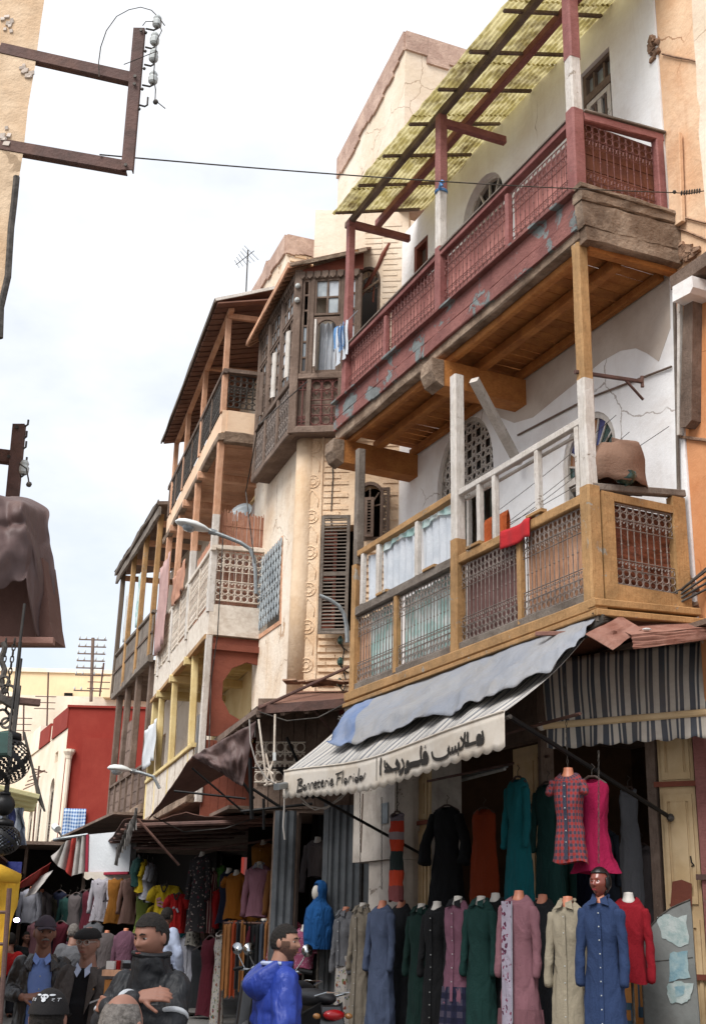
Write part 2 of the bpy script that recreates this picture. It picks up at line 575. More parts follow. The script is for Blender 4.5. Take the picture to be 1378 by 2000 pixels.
D('white_wood', c='#cfc9c2', c2='#bdb5ab', sc=3, grime=.3, gcol='#6e6258', rough=.75, bump=.3, peel=('#8d7f70', 5, .63), grain=(6, 6, 1))
D('grey_wood', c='#6f655c', c2='#8b8177', sc=3, grime=.4, gcol='#3e352e', rough=.9, bump=.5, grain=(6, 6, 1), rv=.12)
D('old_beam', c='#75604f', c2='#a8937f', sc=2.4, grime=.65, gcol='#33251d', gscale=2.2, rough=.9, bump=.9, bs=20, grain=(1.5, 1.5, 9), peel=('#8a6038', 2, .66))
D('dark_wood', c='#6a594e', c2='#806e62', sc=3, grime=.5, gcol='#2a211c', rough=.9, bump=.5, grain=(6, 6, 1), rv=.15)
D('brown_board', c='#7a4a34', c2='#64392a', sc=3, grime=.3, gcol='#3c2219', rough=.8, bump=.3, grain=(6, 6, 1), rv=.15)
D('mauve_board', c='#7b5a55', c2='#6c4c48', sc=3, grime=.25, gcol='#3f2d2a', rough=.8, bump=.2, rv=.08)
D('amber_wood', c='#cfa284', c2='#bd8d6e', sc=3, grime=.35, gcol='#5d3521', rough=.8, bump=.35, grain=(6, 6, 1), rv=.12)
D('cream_wood', c='#c9b08a', c2='#bb9f76', sc=2.5, grime=.4, gcol='#80664a', rough=.7, bump=.15, peel=('#8f6a4c', 2.5, .69))
D('mustard_wood', c='#dcc792', c2='#cdb47a', sc=3, grime=.3, gcol='#7d6135', rough=.8, bump=.3, rv=.08)
D('reed', c='#b98a72', c2='#a57560', sc=8, grime=.3, gcol='#6b493b', bump=.5, bs=60, rv=.15)
D('reed_dark', c='#6b5a52', c2='#7d6c62', sc=8, grime=.3, gcol='#40342f', bump=.5, bs=60, rv=.2)
# metal and glass
D('iron', c='#8a7e76', c2='#6d625b', sc=14, grime=.4, gcol='#3a302b', rough=.65, metal=0, bump=.2)
D('iron_red', c='#7a4f49', c2='#5f3c38', sc=14, grime=.3, gcol='#38221f', rough=.6, bump=.2)
D('iron_dark', c='#3c3834', c2='#59534d', sc=18, rough=.6, metal=.4, bump=.2)
D('iron_white', c='#dad0c2', c2='#c3b5a5', sc=10, grime=.3, gcol='#8d7663', rough=.7)
D('rust_steel', c='#5e4640', c2='#4a3833', sc=9, grime=.3, gcol='#8c5f48', rough=.75, bump=.3, bs=40)
D('rust_sheet', c='#7b5346', c2='#916c5f', sc=4, grime=.4, gcol='#46302a', rough=.7, bump=.3, spec=.4)
D('grey_metal', c='#8f9496', c2='#7b8082', sc=5, rough=.5, metal=.5)
D('grey_sheet', c='#5c6064', c2='#4c5054', sc=3, grime=.4, gcol='#2b2927', rough=.6, metal=.3, rv=.08)
D('zinc', c='#7c7e7b', c2='#6b6d6a', sc=4, grime=.45, gcol='#4a4038', rough=.55, metal=.35, bump=.1)
D('black_metal', c='#1d1c1c', rough=.45, metal=.3, bump=.05)
D('chrome', c='#b8bcbe', rough=.2, metal=1, bump=0)
D('ceramic', c='#b9bcb9', rough=.3, spec=.6, bump=0)
D('glass_dark', c='#2a2724', rough=.12, spec=.7, bump=0)
D('glass_grey', c='#7f868a', c2='#a3aaac', sc=3, rough=.15, spec=.7, bump=0, rv=.2)
D('glass_blue', c='#2f3568', c2='#3c4276', sc=8, rough=.2, spec=.6, bump=.1)
D('glass_amber', c='#9a6a3a', c2='#7a4e2a', sc=8, rough=.25, spec=.6, bump=.1)
D('glass_green', c='#24423a', c2='#16201c', sc=9, rough=.2, spec=.6, bump=.1)
D('lamp_white', c='#d9dcda', rough=.4, spec=.5, bump=0)
D('room_shade', c='#1d1815', rough=1, bump=0)  # near-black colour stands in for the shade inside rooms and stalls
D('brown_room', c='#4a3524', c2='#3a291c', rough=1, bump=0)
D('black', c='#141313', rough=.8, bump=.1)
D('rubber', c='#1b1b1c', rough=.7, bump=.1)
D('cable', c='#2b2826', c2='#57524c', sc=6, rough=.7, bump=0)
D('white_wire', c='#b8b2ab', rough=.6, bump=0)
# ground
D('asphalt', c='#7e7c79', c2='#6d6a67', sc=1.2, grime=.4, gcol='#55504b', bump=.4, bs=60, rough=.9)
D('stone_step', c='#8b8379', c2='#767067', sc=2, grime=.4, gcol='#4b443d', bump=.3)
# roofing
D('green_roof', c='#cfc494', c2='#a3965f', sc=5, lo=.4, hi=.6, grime=1.0, gcol='#4a3620', gscale=2.2, rough=.5, bump=.2, trans=.6)
D('tin_roof', c='#7d5a4a', c2='#66463a', sc=2, grime=.4, gcol='#3c2a23', rough=.8, bump=.3, rv=.12)
D('eave_wood', c='#66584b', rough=.6)
# cloth
D('tarp_brown', wrinkle=4, c='#4f3c39', c2='#604c48', sc=1.5, grime=.35, gcol='#3b2c2a', rough=.6, bump=.3, bs=10, spec=.4)
D('tarp_brown2', c='#66483f', c2='#7b5b50', sc=1.5, grime=.35, gcol='#3b2822', rough=.7, bump=.3, bs=10, trans=.12)
D('tarp_blue', wrinkle=5, c='#80858f', c2='#939394', sc=.8, lo=.3, hi=.7, grime=.6, gcol='#8b857c', gscale=2.2, rough=.7, bump=.35, bs=8)
D('tarp_bright', wrinkle=5, c='#5d7297', c2='#7483a0', sc=2, grime=.4, gcol='#97938c', rough=.7, bump=.35, bs=8)
D('tarp_grey', c='#777370', c2='#8d8985', sc=2, grime=.4, gcol='#443f3b', rough=.8)
D('tarp_yellow', c='#cfa436', c2='#c09227', sc=2, rough=.8, trans=.15)
D('awning_stripe', c='#d2cdc5', pattern=('stripe', .26, [(.06, .16, '#5e6572'), (.2, .24, '#5e6572'), (.42, .46, '#6c6f76'), (.62, .72, '#5e6572'), (.76, .80, '#6c6f76')]), sc=2, grime=.3, gcol='#8b8175', rough=.85, bump=.15, trans=.15)
D('awning_stripe2', c='#d3cabd', pattern=('stripe', .3, [(.06, .26, '#575b63'), (.32, .40, '#575b63'), (.58, .66, '#575b63'), (.72, .86, '#575b63')]), sc=2, grime=.45, gcol='#7b6b5d', rough=.85, bump=.15, trans=.15)
D('valance', c='#e2dace', c2='#d4c8b7', sc=3, grime=.4, gcol='#9b8770', rough=.85, bump=.12, trans=.15)
D('ink', c='#2d2823', rough=.8, bump=0)
D('banner_white', c='#c9ccce', c2='#bdc0c2', sc=2, rough=.7, grime=.1)
D('red_trim', c='#93283a', rough=.7)
D('far_awning_grey', c='#a8a39e', c2='#8e8984', sc=3, grime=.3, gcol='#5f5955', rough=.85)
D('far_awning_red', c='#b5423a', c2='#8f332d', sc=3, rough=.85, trans=.2)
D('yellow_slat', c='#cfc79a', c2='#c0b684', sc=4, rough=.8, trans=.2)
D('curtain_white', c='#cdd2d8', c2='#bcc3cb', sc=4, rough=.9, trans=.2)
D('curtain_teal', c='#cdd8d6', c2='#a3c4bf', sc=5, lo=.42, hi=.58, rough=.9, trans=.2)
D('brown_plastic', c='#7a4531', c2='#5d3122', sc=5, rough=.35, spec=.5, bump=.8, bs=7)
D('blanket', c='#7d6252', c2='#6b5244', sc=3, rough=.95, bump=.4, bs=40)
D('red_cloth', c='#b3272c', rough=.9)
D('orange_cloth', c='#c7683a', c2='#b2552c', sc=30, rough=.95)
D('blue_cloth', c='#5d87b5', rough=.9)
D('sheet_pink', c='#c2a09a', c2='#b08d88', sc=3, rough=.9, trans=.2)
D('sheet_white', c='#d2d2d0', c2='#c2c2c0', sc=3, rough=.9, trans=.2)
D('cardboard', c='#a5713f', c2='#93602f', sc=3, rough=.85, grime=.3, gcol='#5f3c20')
D('card_print', c='#3c5568', rough=.8)
D('paper', c='#a3aaa7', c2='#7f9290', sc=9, rough=.8)
D('paper_blue', c='#66858f', c2='#8f9f9f', sc=8, rough=.8)
D('skin_mannequin', c='#c07a5d', rough=.45, spec=.5, bump=0, rv=.08)
D('mannequin_white', c='#c9c3ba', rough=.5, spec=.4, bump=0)
D('hanger', c='#4a3a34', rough=.5)
D('rug_print', c='#b9a08a', pattern=('floral', [(7, .33, '#8c3a33'), (7, .16, '#d9c8b0')]), sc=2)
D('blue_check', c='#c6d2de', pattern=('plaid', .12, '#5f86b8', '#3d66a0'), sc=2)
D('bundle_print', c='#8f959c', pattern=('stripe', .5, [(.0, .45, '#2a2f55'), (.45, .52, '#b9bcc2'), (.7, .95, '#4b4f5c')]), sc=3)
D('lit_lamp', c='#ffffff', emit=('#d8c8ff', 6), bump=0)
# ================================================================== STRUCTURE: ground
g = MB()
def gz(x, y):
 return max(0.0, (min(y, 34)-9)*.04)
g.grid(lambda u, v: V((-60 + 120*u, -20 + 220*v, gz(0, -20+220*v))), 24, 110)
go = finish('ground', g, 'asphalt', loc=(0, 0, 0)); go['kind'] = 'structure'
pv = finish('pavement', MB().prism([B1.W(-1.5, 1.7, 0), B1.W(9.5, 1.5, 0), B1.W(9.5, -1.2, 0), B1.W(-1.5, -1.2, 0)], V((0, 0, .36))), 'stone_step'); pv['kind'] = 'structure'
# ================================================================== ironwork
def grille(F, s0, s1, z0, z1, o, mat_, parent, pitch=.085, rows=(2, 2), r=.0055, knots=True, along='s', S=0):
 """welded balustrade panel: square bars, rows of rings and small scrolls at top and bottom"""
 mb = MB()
 n = max(2, round(abs(s1 - s0) / pitch))
 p = (s1 - s0) / n
 R = abs(p) / 2
 if along == 's':
  P = lambda a, z, e=0: F.W(a, o + e, z); A = F.d
 else:
  P = lambda a, z, e=0: F.W(S + e, a, z); A = F.n
 Z = V((0, 0, 1))
 up, dn = rows
 for i in range(1, n):
  a = s0 + p * i
  mb.tube([P(a, z0), P(a, z1)], r, 4)
  if knots:
   for zk in (z0 + 2.2*R*dn + .04, z1 - 2.2*R*up - .04, (z0+z1)/2):
    mb.ball(P(a, zk), r*2.1, 5)
 for z in (z0, z1, z0 + 2*R*dn + .0, z1 - 2*R*up, z0 + 2*R*dn + 1.6*R + .03, z1 - 2*R*up - 1.6*R - .03):
  mb.tube([P(s0, z), P(s1, z)], r*1.05, 4)
 for i in range(n):
  a = s0 + p * (i + .5)
  for k in range(up):
   mb.ring(P(a, z1 - R - 2*R*k), R*.9, r*.9, A, Z, 12, 4)
  for k in range(dn):
   mb.ring(P(a, z0 + R + 2*R*k), R*.9, r*.9, A, Z, 12, 4)
  # pairs of scrolls
  for zc, sg in ((z1 - 2*R*up - .015, -1), (z0 + 2*R*dn + .015, 1)):
   for q in (-1, 1):
    c = P(a + q*p*.25, zc + sg*R*.75)
    mb.tube([c + A*(R*.45*math.cos(t)*q) + Z*(R*.7*math.sin(t)) for t in [(-1.2 + 4.2*j/7) for j in range(8)]], r*.8, 4)
 return finish('grille', mb, mat_, parent)
def planks(F, parent, a0, a1, wid, mat_, z, t, o0, o1, axis='o', jit=.004, gap=.006, name='plank'):
 """row of boards side by side, each its own object"""
 n = max(1, round(abs(a1 - a0) / wid)); w = (a1 - a0) / n
 for i in range(n):
  b = a0 + w * i
  if axis == 'o':      # boards run out from the wall, side by side along s
   fpiece(name, parent, F, b + gap/2, b + w - gap/2, o0, o1, z, z + t + rnd(-jit, jit)*2, mat_, jit=jit*.6)
  elif axis == 'up':   # standing boards in the facade plane, z..t are bottom and top
   fpiece(name, parent, F, b + gap/2, b + w - gap/2, o0 + rnd(-jit, jit), o1 + rnd(-jit, jit), z, t, mat_, jit=jit*.4)
def frame_rect(F, s0, s1, z0, z1, o, w, t, mat_, parent, name='frame', bars_s=(), bars_z=(), bw=None):
 mb = MB(); bw = bw or w*.6
 mb.fbox(F, s0, s0+w, o-t/2, o+t/2, z0, z1); mb.fbox(F, s1-w, s1, o-t/2, o+t/2, z0, z1)
 mb.fbox(F, s0+w, s1-w, o-t/2, o+t/2, z0, z0+w); mb.fbox(F, s0+w, s1-w, o-t/2, o+t/2, z1-w, z1)
 for b in bars_s:
  mb.fbox(F, b-bw/2, b+bw/2, o-t*.3, o+t*.3, z0+w, z1-w)
 for b in bars_z:
  mb.fbox(F, s0+w, s1-w, o-t*.28, o+t*.28, b-bw/2, b+bw/2)
 return part(name, mb, mat_, parent)
def pane(F, s0, s1, z0, z1, o, mat_, parent, name='pane'):
 return part(name, MB().fbox(F, s0, s1, o-.004, o+.004, z0, z1), mat_, parent)
def sagline(A, B, sag, n=14):
 return [V(A).lerp(V(B), i/n) - V((0, 0, sag*4*(i/n)*(1-i/n))) for i in range(n+1)]
# ================================================================== RIGHT: white house with two timber balconies
WO = -1.15                                   # wall plane behind the balconies
H1 = thing('white_house', 'white plastered house with red upper and ochre lower timber balcony above the striped shop awnings', 'house', B1.W(3, -3, 0))
GS0, GS1 = -.02, 6.35
def at1(px, py, o=WO): return B1.sz(px, py, o)
# openings
def hole_px(F, pts, o):
 return [F.sz(x, y, o) for x, y in pts]
uw = [at1(1130, 112)[0], at1(1184, 78)[0]]
# upper storey window at right (px 1130-1188, 85-240)
sA, zA = at1(1188, 85); sB, _ = at1(1130, 150)
win_up = (sA, sB, at1(1160, 262)[1], zA - .04)
# lower right arched window with fan glass (px 1100-1200, 810-980)
lf = (at1(1201, 860)[0], at1(1098, 900)[0])
zt_lf = at1(1150, 806)[1]
h_lf = arch(lf[0], lf[1], 4.75, zt_lf, 14)
# big lattice window (px 855-962)
lw = (at1(962, 860)[0], at1(853, 930)[0])
zt_lw = at1(915, 812)[1]
h_lw = arch(lw[0], lw[1], 5.2, zt_lw, 16, .25)
# doorway (px 902-960, 930-1070)
# upper lattice window (px 905-980, 343-430)
ul = (at1(982, 380)[0], at1(903, 430)[0])
zt_ul = at1(948, 340)[1]
h_ul = arch(ul[0], ul[1], 9.35, zt_ul, 14)
# upper far door (px 812-832)
ud = (at1(835, 470)[0], at1(808, 500)[0])
h_ud = rect(ud[0], ud[1], 9.05, at1(822, 470)[1])
print('holes', win_up, lf, zt_lf, lw, zt_lw, ul, zt_ul, ud)
outline_u = [(GS0, 8.45), (GS1, 8.45), (GS1, 12.30), (GS0, 12.75)]
part('wall', wall(B1, outline_u, [rect(*win_up), h_ul, h_ud], WO, .35), 'white_plaster', H1)
part('wall', wall(B1, [(GS0, 4.6), (GS1, 4.6), (GS1, 8.448), (GS0, 8.448)], [h_lf, h_lw], WO, .35), 'white_plaster', H1)
part('parapet', MB().fbox(B1, GS0, GS1, WO-.4, WO+.06, 12.76, 13.1), 'coping_plaster', H1)
part('side_wall', MB().fbox(B1, GS1-.35, GS1, WO-6, WO-.352, 4.6, 12.3), 'pale_plaster', H1)
part('side_wall', MB().fbox(B1, GS0, GS0+.3, WO-6, WO-.352, 4.6, 12.75), 'pale_plaster', H1)
part('room_backing', MB().fbox(B1, GS0+.32, GS1-.37, WO-1.6, WO-1.5, 4.7, 12.2), 'brown_room', H1)  # dark brown panel carries the rooms' shade behind the openings
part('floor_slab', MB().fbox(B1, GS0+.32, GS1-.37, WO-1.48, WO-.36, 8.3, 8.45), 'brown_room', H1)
# ---- upper balcony
UB = part('upper_balcony', MB().beam(B1.W(-.06, .0, 8.58), B1.W(5.86, 0, 8.52), .12, .30, segs=10, jit=.006), 'old_beam', H1)
UB['label'] = 'red painted balcony under a reed canopy, worn bottom beam'
def sub(name, mb, m_, **k): return part(name, mb, m_, UB, **k)
zr = 9.86
# fascia boards over the beam, flaking paint
for a, b in ((-.05, 1.6), (1.605, 3.2), (3.205, 4.6), (4.605, 5.85)):
 sub('fascia_board', MB().beam(B1.W(a, .05, 8.84), B1.W(b, .05, 8.84), .05, .24, segs=5, jit=.004), 'red_wood_worn')
 sub('fascia_board', MB().beam(B1.W(a, .075, 8.62), B1.W(b, .075, 8.60), .05, .16, segs=5, jit=.006), 'red_wood_worn')
sub('ledge', MB().beam(B1.W(-.08, .06, 8.985), B1.W(5.86, .06, 8.955), .17, .035, segs=10, jit=.004), 'red_wood_worn')
# soffit
planks(B1, UB, .05, 5.75, .165, 'soffit_wood', 8.47, .03, WO+.005, -.062, jit=.012, gap=.012)
sub('soffit_joist', MB().beam(B1.W(.1, -.52, 8.39), B1.W(5.7, -.52, 8.36), .11, .13, segs=8, jit=.004), 'soffit_wood')
sub('soffit_joist', MB().beam(B1.W(.1, -.10, 8.39), B1.W(5.7, -.10, 8.36), .08, .1, segs=8, jit=.004), 'soffit_wood')
sub('soffit_joist', MB().beam(B1.W(.1, -1.09, 8.40), B1.W(5.7, -1.09, 8.37), .08, .1, segs=8, jit=.004), 'soffit_wood')
for sx in (2.78, 5.62):       # cross beams with rounded noses
 pr = [(.16, 8.33), (.17, 8.16), (.12, 8.04), (.02, 7.99), (WO, 7.99), (WO, 8.33)]
 sub('cross_beam', MB().prism([B1.W(sx, o_, z_) for o_, z_ in pr], B1.d*.26), 'soffit_wood')
 sub('beam_nose', MB().prism([B1.W(sx-.012, o_, z_) for o_, z_ in ((.19, 8.32), (.2, 8.15), (.14, 8.02), (.03, 7.97), (.03, 8.32))], B1.d*.284), 'old_beam')
# side of the balcony at the near end: stacked old beams running into the wall
def endbeam(z, h, o0, o1, w, mt, jit=.01, S=-.1, dz=0.06):
 return sub('end_beam', MB().beam(B1.W(S, o0, z), B1.W(S, o1, z+dz), w, h, segs=9, jit=jit), mt)
endbeam(8.99, .05, .12, -1.22, .2, 'old_beam', .006, dz=.03)
endbeam(8.90, .12, .10, -1.22, .16, 'old_beam', .01)
endbeam(8.68, .31, .08, -1.18, .12, 'old_beam', .012)
endbeam(8.45, .17, .05, -2.0, .13, 'old_beam', .012, dz=.10)
sub('end_beam', MB().beam(B1.W(-.02, -.05, 8.36), B1.W(-.02, -1.3, 8.40), .1, .06, segs=4, jit=.004), 'soffit_wood')
# posts
def post(F, S, o, z0, z1, w, mt, name='post', lean=0, par=None, jit=.003):
 return part(name, MB().beam(F.W(S, o, z0), F.W(S+lean, o, z1), w, w, up=F.n, segs=6, jit=jit), mt, par)
usp = {k: B1.sz(k, y)[0] for k, y in ((683, 690), (753, 640), (848, 560), (968, 430), (1120, 300))}
print('upper posts', usp, B1.sz(855, 400), B1.sz(858, 620))
p0, p1, p2, p3, p4 = .02, 1.33, 2.90, 4.40, 5.66
post(B1, p0, 0, 8.98, 10.05, .15, 'red_wood', par=UB)
post(B1, p0, 0, 10.05, 10.72, .135, 'white_wood', par=UB)
post(B1, p0, 0, 10.72, 12.2, .14, 'red_wood', par=UB)
post(B1, p2, 0, 8.95, 9.95, .13, 'red_wood', par=UB)
post(B1, p2, 0, 9.95, 10.78, .12, 'white_wood', par=UB)
post(B1, p2, 0, 10.78, 11.95, .125, 'red_wood', par=UB)
post(B1, p4, 0, 8.93, 9.75, .12, 'red_wood', par=UB)
post(B1, p4, 0, 9.75, 11.9, .11, 'red_wood', par=UB)
post(B1, p1, 0, 8.97, 9.8, .07, 'red_wood', par=UB)
post(B1, p3, 0, 8.94, 9.7, .07, 'red_wood', par=UB)
# hand rail
for a, b, za, zb in ((p0+.075, p2-.065, 9.92, 9.84), (p2+.065, p4+.06, 9.84, 9.74)):
 sub('hand_rail', MB().beam(B1.W(a, 0, za), B1.W(b, 0, zb), .10, .07, segs=6, jit=.003), 'red_wood')
 sub('rail_cap', MB().beam(B1.W(a, .0, za+.045), B1.W(b, .0, zb+.045), .14, .022, segs=6, jit=.003), 'grey_wood')
for a, b in ((p0+.08, p1-.035), (p1+.035, p2-.065), (p2+.065, p3-.035), (p3+.035, p4-.06)):
 grille(B1, a+.02, b-.02, 9.02, 9.79, -.005, 'iron_red', UB, .088)
 n = round((b-a)/.11)
 for i in range(n):
  w = (b-a)/n
  fpiece('board', UB, B1, a+w*i+.003, a+w*(i+1)-.003, -.075, -.055, 9.0, 9.80, 'pink_wood', jit=.006)
# near end panel
grille(B1, -.12, -1.0, 9.06, 9.93, 0, 'iron_red', UB, .088, along='o', S=0.0)
for i in range(5):
 sub('board', MB().beam(B1.W(.06, -.1, 9.12+i*.19), B1.W(.06, -1.05, 9.13+i*.19), .015, .18), 'brown_board')
sub('hand_rail', MB().beam(B1.W(0, -.08, 9.99), B1.W(0, -1.14, 10.08), .09, .10, segs=4, jit=.003), 'red_wood')
post(B1, 0, -1.08, 9.0, 10.05, .1, 'red_wood', par=UB)
sub('rail_cap', MB().beam(B1.W(0, -.08, 10.055), B1.W(0, -1.16, 10.145), .13, .022, segs=4, jit=.003), 'grey_wood')
sub('bottom_rail', MB().beam(B1.W(0, -.08, 9.03), B1.W(0, -1.1, 9.06), .06, .05, segs=4), 'red_wood')
# ---- canopy of ribbed green sheets over the upper balcony
zc = lambda o, s_: 11.93 - .36*o + .04*(1-s_/6)           # rises towards the wall
cross_s = (p2, p4-.02)
for sx in cross_s:
 sub('tie_beam', MB().beam(B1.W(sx, .06, 11.86), B1.W(sx, -.98, 11.90), .09, .11, segs=4, jit=.003), 'red_wood')
sub('tie_beam', MB().beam(B1.W(.02, .06, 12.1), B1.W(.02, -1.14, 12.2), .09, .11, segs=4, jit=.003), 'red_wood')
for o_, w_, h_ in ((.0, .08, .11), (-.52, .1, .12)):
 sub('purlin', MB().beam(B1.W(-.2, o_, zc(o_, 0)+.09), B1.W(p4+.15, o_, zc(o_, 6)+.0), w_, h_, segs=12, jit=.006), 'dark_wood' if o_ == 0 else 'red_wood')
for i, S in enumerate([.1 + .78*k for k in range(8)]):
 sub('batten', MB().beam(B1.W(S, .3, zc(.3, S)+.1), B1.W(S+.02, -1.12, zc(-1.12, S)+.1), .05, .035, segs=4, jit=.004), 'dark_wood')
# ribbed sheet strips laid across, slightly overlapping; ribs run outwards -> along o
strip_edges = [-.45, .72, 1.9, 3.05, 4.1, 4.9, 5.62]
for i in range(len(strip_edges)-1):
 a, b = strip_edges[i], strip_edges[i+1]
 mb = MB()
 nr = 26
 outer = .36
 def fn(u, v, a=a, b=b, i=i):
  S = a + (b - a + .03) * u
  o_ = outer - .02 + rnd(-.0, .0) + (-1.62) * v
  z = zc(o_, S) + .125 + .004*(i % 2) + .012*math.sin(v*2*PI*22)
  z -= .05*math.sin(u*PI)*0 + .02*mnoise.noise(V((S*1.3, o_*2, i)))
  return B1.W(S + .012*mnoise.noise(V((S*9, o_*9, 4))), o_ + (.03*mnoise.noise(V((S*6, 0, 3))) if v < .01 else 0), z)
 mb.grid(fn, 8, 176)
 so = sub('roof_sheet', mb, 'green_roof')
# clutter and wires under the canopy
tag(finish('rope_tie', MB().ring(B1.W(p2, 0, 10.79), .075, .012, B1.d, B1.n, 12, 5).ring(B1.W(p2, 0, 10.77), .076, .011, B1.d, B1.n, 12, 5).tube([B1.W(p2-.07, .06, 10.79), B1.W(p2-.14, .1, 10.75), B1.W(p2-.2, .1, 10.8), B1.W(p2-.24, .1, 10.76)], .02, 5).tube([B1.W(p2-.08, .06, 10.77), B1.W(p2-.16, .1, 10.8), B1.W(p2-.21, .1, 10.72)], .016, 5), 'blue_cloth'), 'blue rag knotted round the middle canopy post of the upper balcony', 'rag')
# ---- windows of the white house
def lattice_window(F, s0, s1, z0, zc_, ztop, o, point, parent, cell=.235, frame_m='white_wood'):
 """arched star lattice in a white frame with dark glass behind"""
 fr = part('window', wall(F, arch(s0, s1, z0, ztop, 16, point), [arch(s0+.05, s1-.05, zc_, ztop-.05, 16, point)] + ([rect(s0+.05, s1-.05, z0+.05, zc_-.05)] if zc_ > z0+.2 else []), o, .06), frame_m, parent)
 ins = arch(s0+.05, s1-.05, zc_, ztop-.05, 24, point)
 def inside(a, b):
  c = False; j = len(ins)-1
  for i in range(len(ins)):
   if ((ins[i][1] > b) != (ins[j][1] > b)) and a < (ins[j][0]-ins[i][0])*(b-ins[i][1])/(ins[j][1]-ins[i][1])+ins[i][0]:
    c = not c
   j = i
  return c
 mb = MB()
 def seg(a, b):
  n = 5
  run = []
  for i in range(n):
   q0 = (a[0]+(b[0]-a[0])*i/n, a[1]+(b[1]-a[1])*i/n); q1 = (a[0]+(b[0]-a[0])*(i+1)/n, a[1]+(b[1]-a[1])*(i+1)/n)
   if inside((q0[0]+q1[0])/2, (q0[1]+q1[1])/2):
    mb.beam(F.W(q0[0], o-.03, q0[1]), F.W(q1[0], o-.03, q1[1]), .018, .016, up=F.n)
 nx = int((s1-s0)/cell)+3; nzc = int((ztop-zc_)/cell)+3
 for i in range(-1, nx):
  for j in range(-1, nzc):
   cx, cz = s0 + cell*i, zc_ + cell*j*1.0
   h = cell/2
   R_ = cell*.5
   pts = [(cx+h+R_*math.cos(PI*k/4+PI/8)*(1.08 if k % 2 else 1.08), cz+h+R_*math.sin(PI*k/4+PI/8)*1.08) for k in range(8)]
   for k in range(8):
    seg(pts[k], pts[(k+3) % 8])
 part('lattice', mb, frame_m, fr)
 part('glass', wall(F, ins[::1], [], o-.06, .01), 'glass_dark', fr)
 return fr
s_t, z_t = at1(930, 936)
lattice_window(B1, lw[0], lw[1], 5.2, z_t, zt_lw, WO-.04, .25, H1)
# casement below the lattice: green bars and an open dark half
cw = part('casement', MB().fbox(B1, lw[0]+.05, lw[1]-.05, WO-.1, WO-.06, z_t-.14, z_t-.06).fbox(B1, (lw[0]+lw[1])/2-.03, (lw[0]+lw[1])/2+.03, WO-.1, WO-.05, 5.25, z_t-.14), 'white_wood', H1)
for k in range(9):
 a = lw[0]+.12+k*(lw[1]-lw[0]-.2)/8
 part('window_bar', MB().tube([B1.W(a, WO-.13, 5.25), B1.W(a, WO-.13, z_t-.1)], .008, 5), 'glass_green', cw)
# fan-lit window with coloured glass, louvres below
zf = at1(1150, 922)[1]
fw_ = part('window', wall(B1, arch(lf[0], lf[1], 4.76, zt_lf, 16), [arch(lf[0]+.07, lf[1]-.07, zf+.05, zt_lf-.07, 16), rect(lf[0]+.07, lf[1]-.07, 4.85, zf-.04)], WO-.02, .07), 'white_wood', H1)
cxs = (lf[0]+lf[1])/2; Rr = (lf[1]-lf[0])/2-.07
ztop_c = zt_lf-.07-Rr
cols = ['glass_green', 'glass_amber', 'glass_blue', 'glass_amber', 'glass_blue', 'glass_amber', 'glass_blue', 'glass_green']
outl = []
base = (cxs, zf+.05)
for k in range(9):
 a = PI*k/8
 outl.append((cxs+Rr*math.cos(a), ztop_c+Rr*math.sin(a)))
outl = [(cxs+Rr, zf+.05)] + outl + [(cxs-Rr, zf+.05)]
for k in range(len(outl)-1):
 tri = [base, outl[k], outl[k+1]]
 if abs((outl[k][0]-base[0])*(outl[k+1][1]-base[1])-(outl[k+1][0]-base[0])*(outl[k][1]-base[1])) < 1e-4: continue
 part('pane', MB().prism([B1.W(a, WO-.06, b) for a, b in tri], B1.n*.008), cols[k % 8], fw_)
 part('muntin', MB().beam(B1.W(base[0], WO-.045, base[1]), B1.W(outl[k+1][0], WO-.045, outl[k+1][1]), .022, .02, up=B1.n), 'white_wood', fw_)
nsl = 9
for half in (0, 1):
 a0 = lf[0]+.09+half*(cxs-lf[0]-.05); a1 = a0+(cxs-lf[0]-.12)
 for k in range(nsl):
  z = 4.9+(zf-.08-4.9)*k/(nsl-1)
  piece('slat', fw_, B1.W((a0+a1)/2, WO-.055, z), a1-a0, .05, .012, B1.M @ Matrix.Rotation(.6, 3, 'X'), 'white_wood')
part('louvre_stile', MB().fbox(B1, cxs-.03, cxs+.03, WO-.08, WO-.03, 4.85, zf-.04), 'white_wood', fw_)
part('backing', MB().fbox(B1, lf[0], lf[1], WO-.3, WO-.28, 4.76, zt_lf), 'room_shade', fw_)
# upper right window: brown transom of three panes over a white casement
a0, a1, b0, b1 = win_up
wz = b0+(b1-b0)*.60
wf = frame_rect(B1, a0, a1, b0, b1, WO-.09, .06, .08, 'dark_wood', H1, 'window', bars_s=[a0+(a1-a0)/3, a0+2*(a1-a0)/3])
part('transom', MB().fbox(B1, a0+.05, a1-.05, WO-.13, WO-.03, wz-.05, wz+.06), 'dark_wood', wf)
frame_rect(B1, a0+.07, a1-.07, b0+.05, wz-.06, WO-.065, .07, .05, 'white_wood', wf, 'casement', bars_s=[(a0+a1)/2], bw=.07)
pane(B1, a0+.05, a1-.05, b0+.04, wz-.05, WO-.12, 'glass_grey', wf)
pane(B1, a0+.05, a1-.05, wz+.05, b1-.05, WO-.12, 'glass_grey', wf)
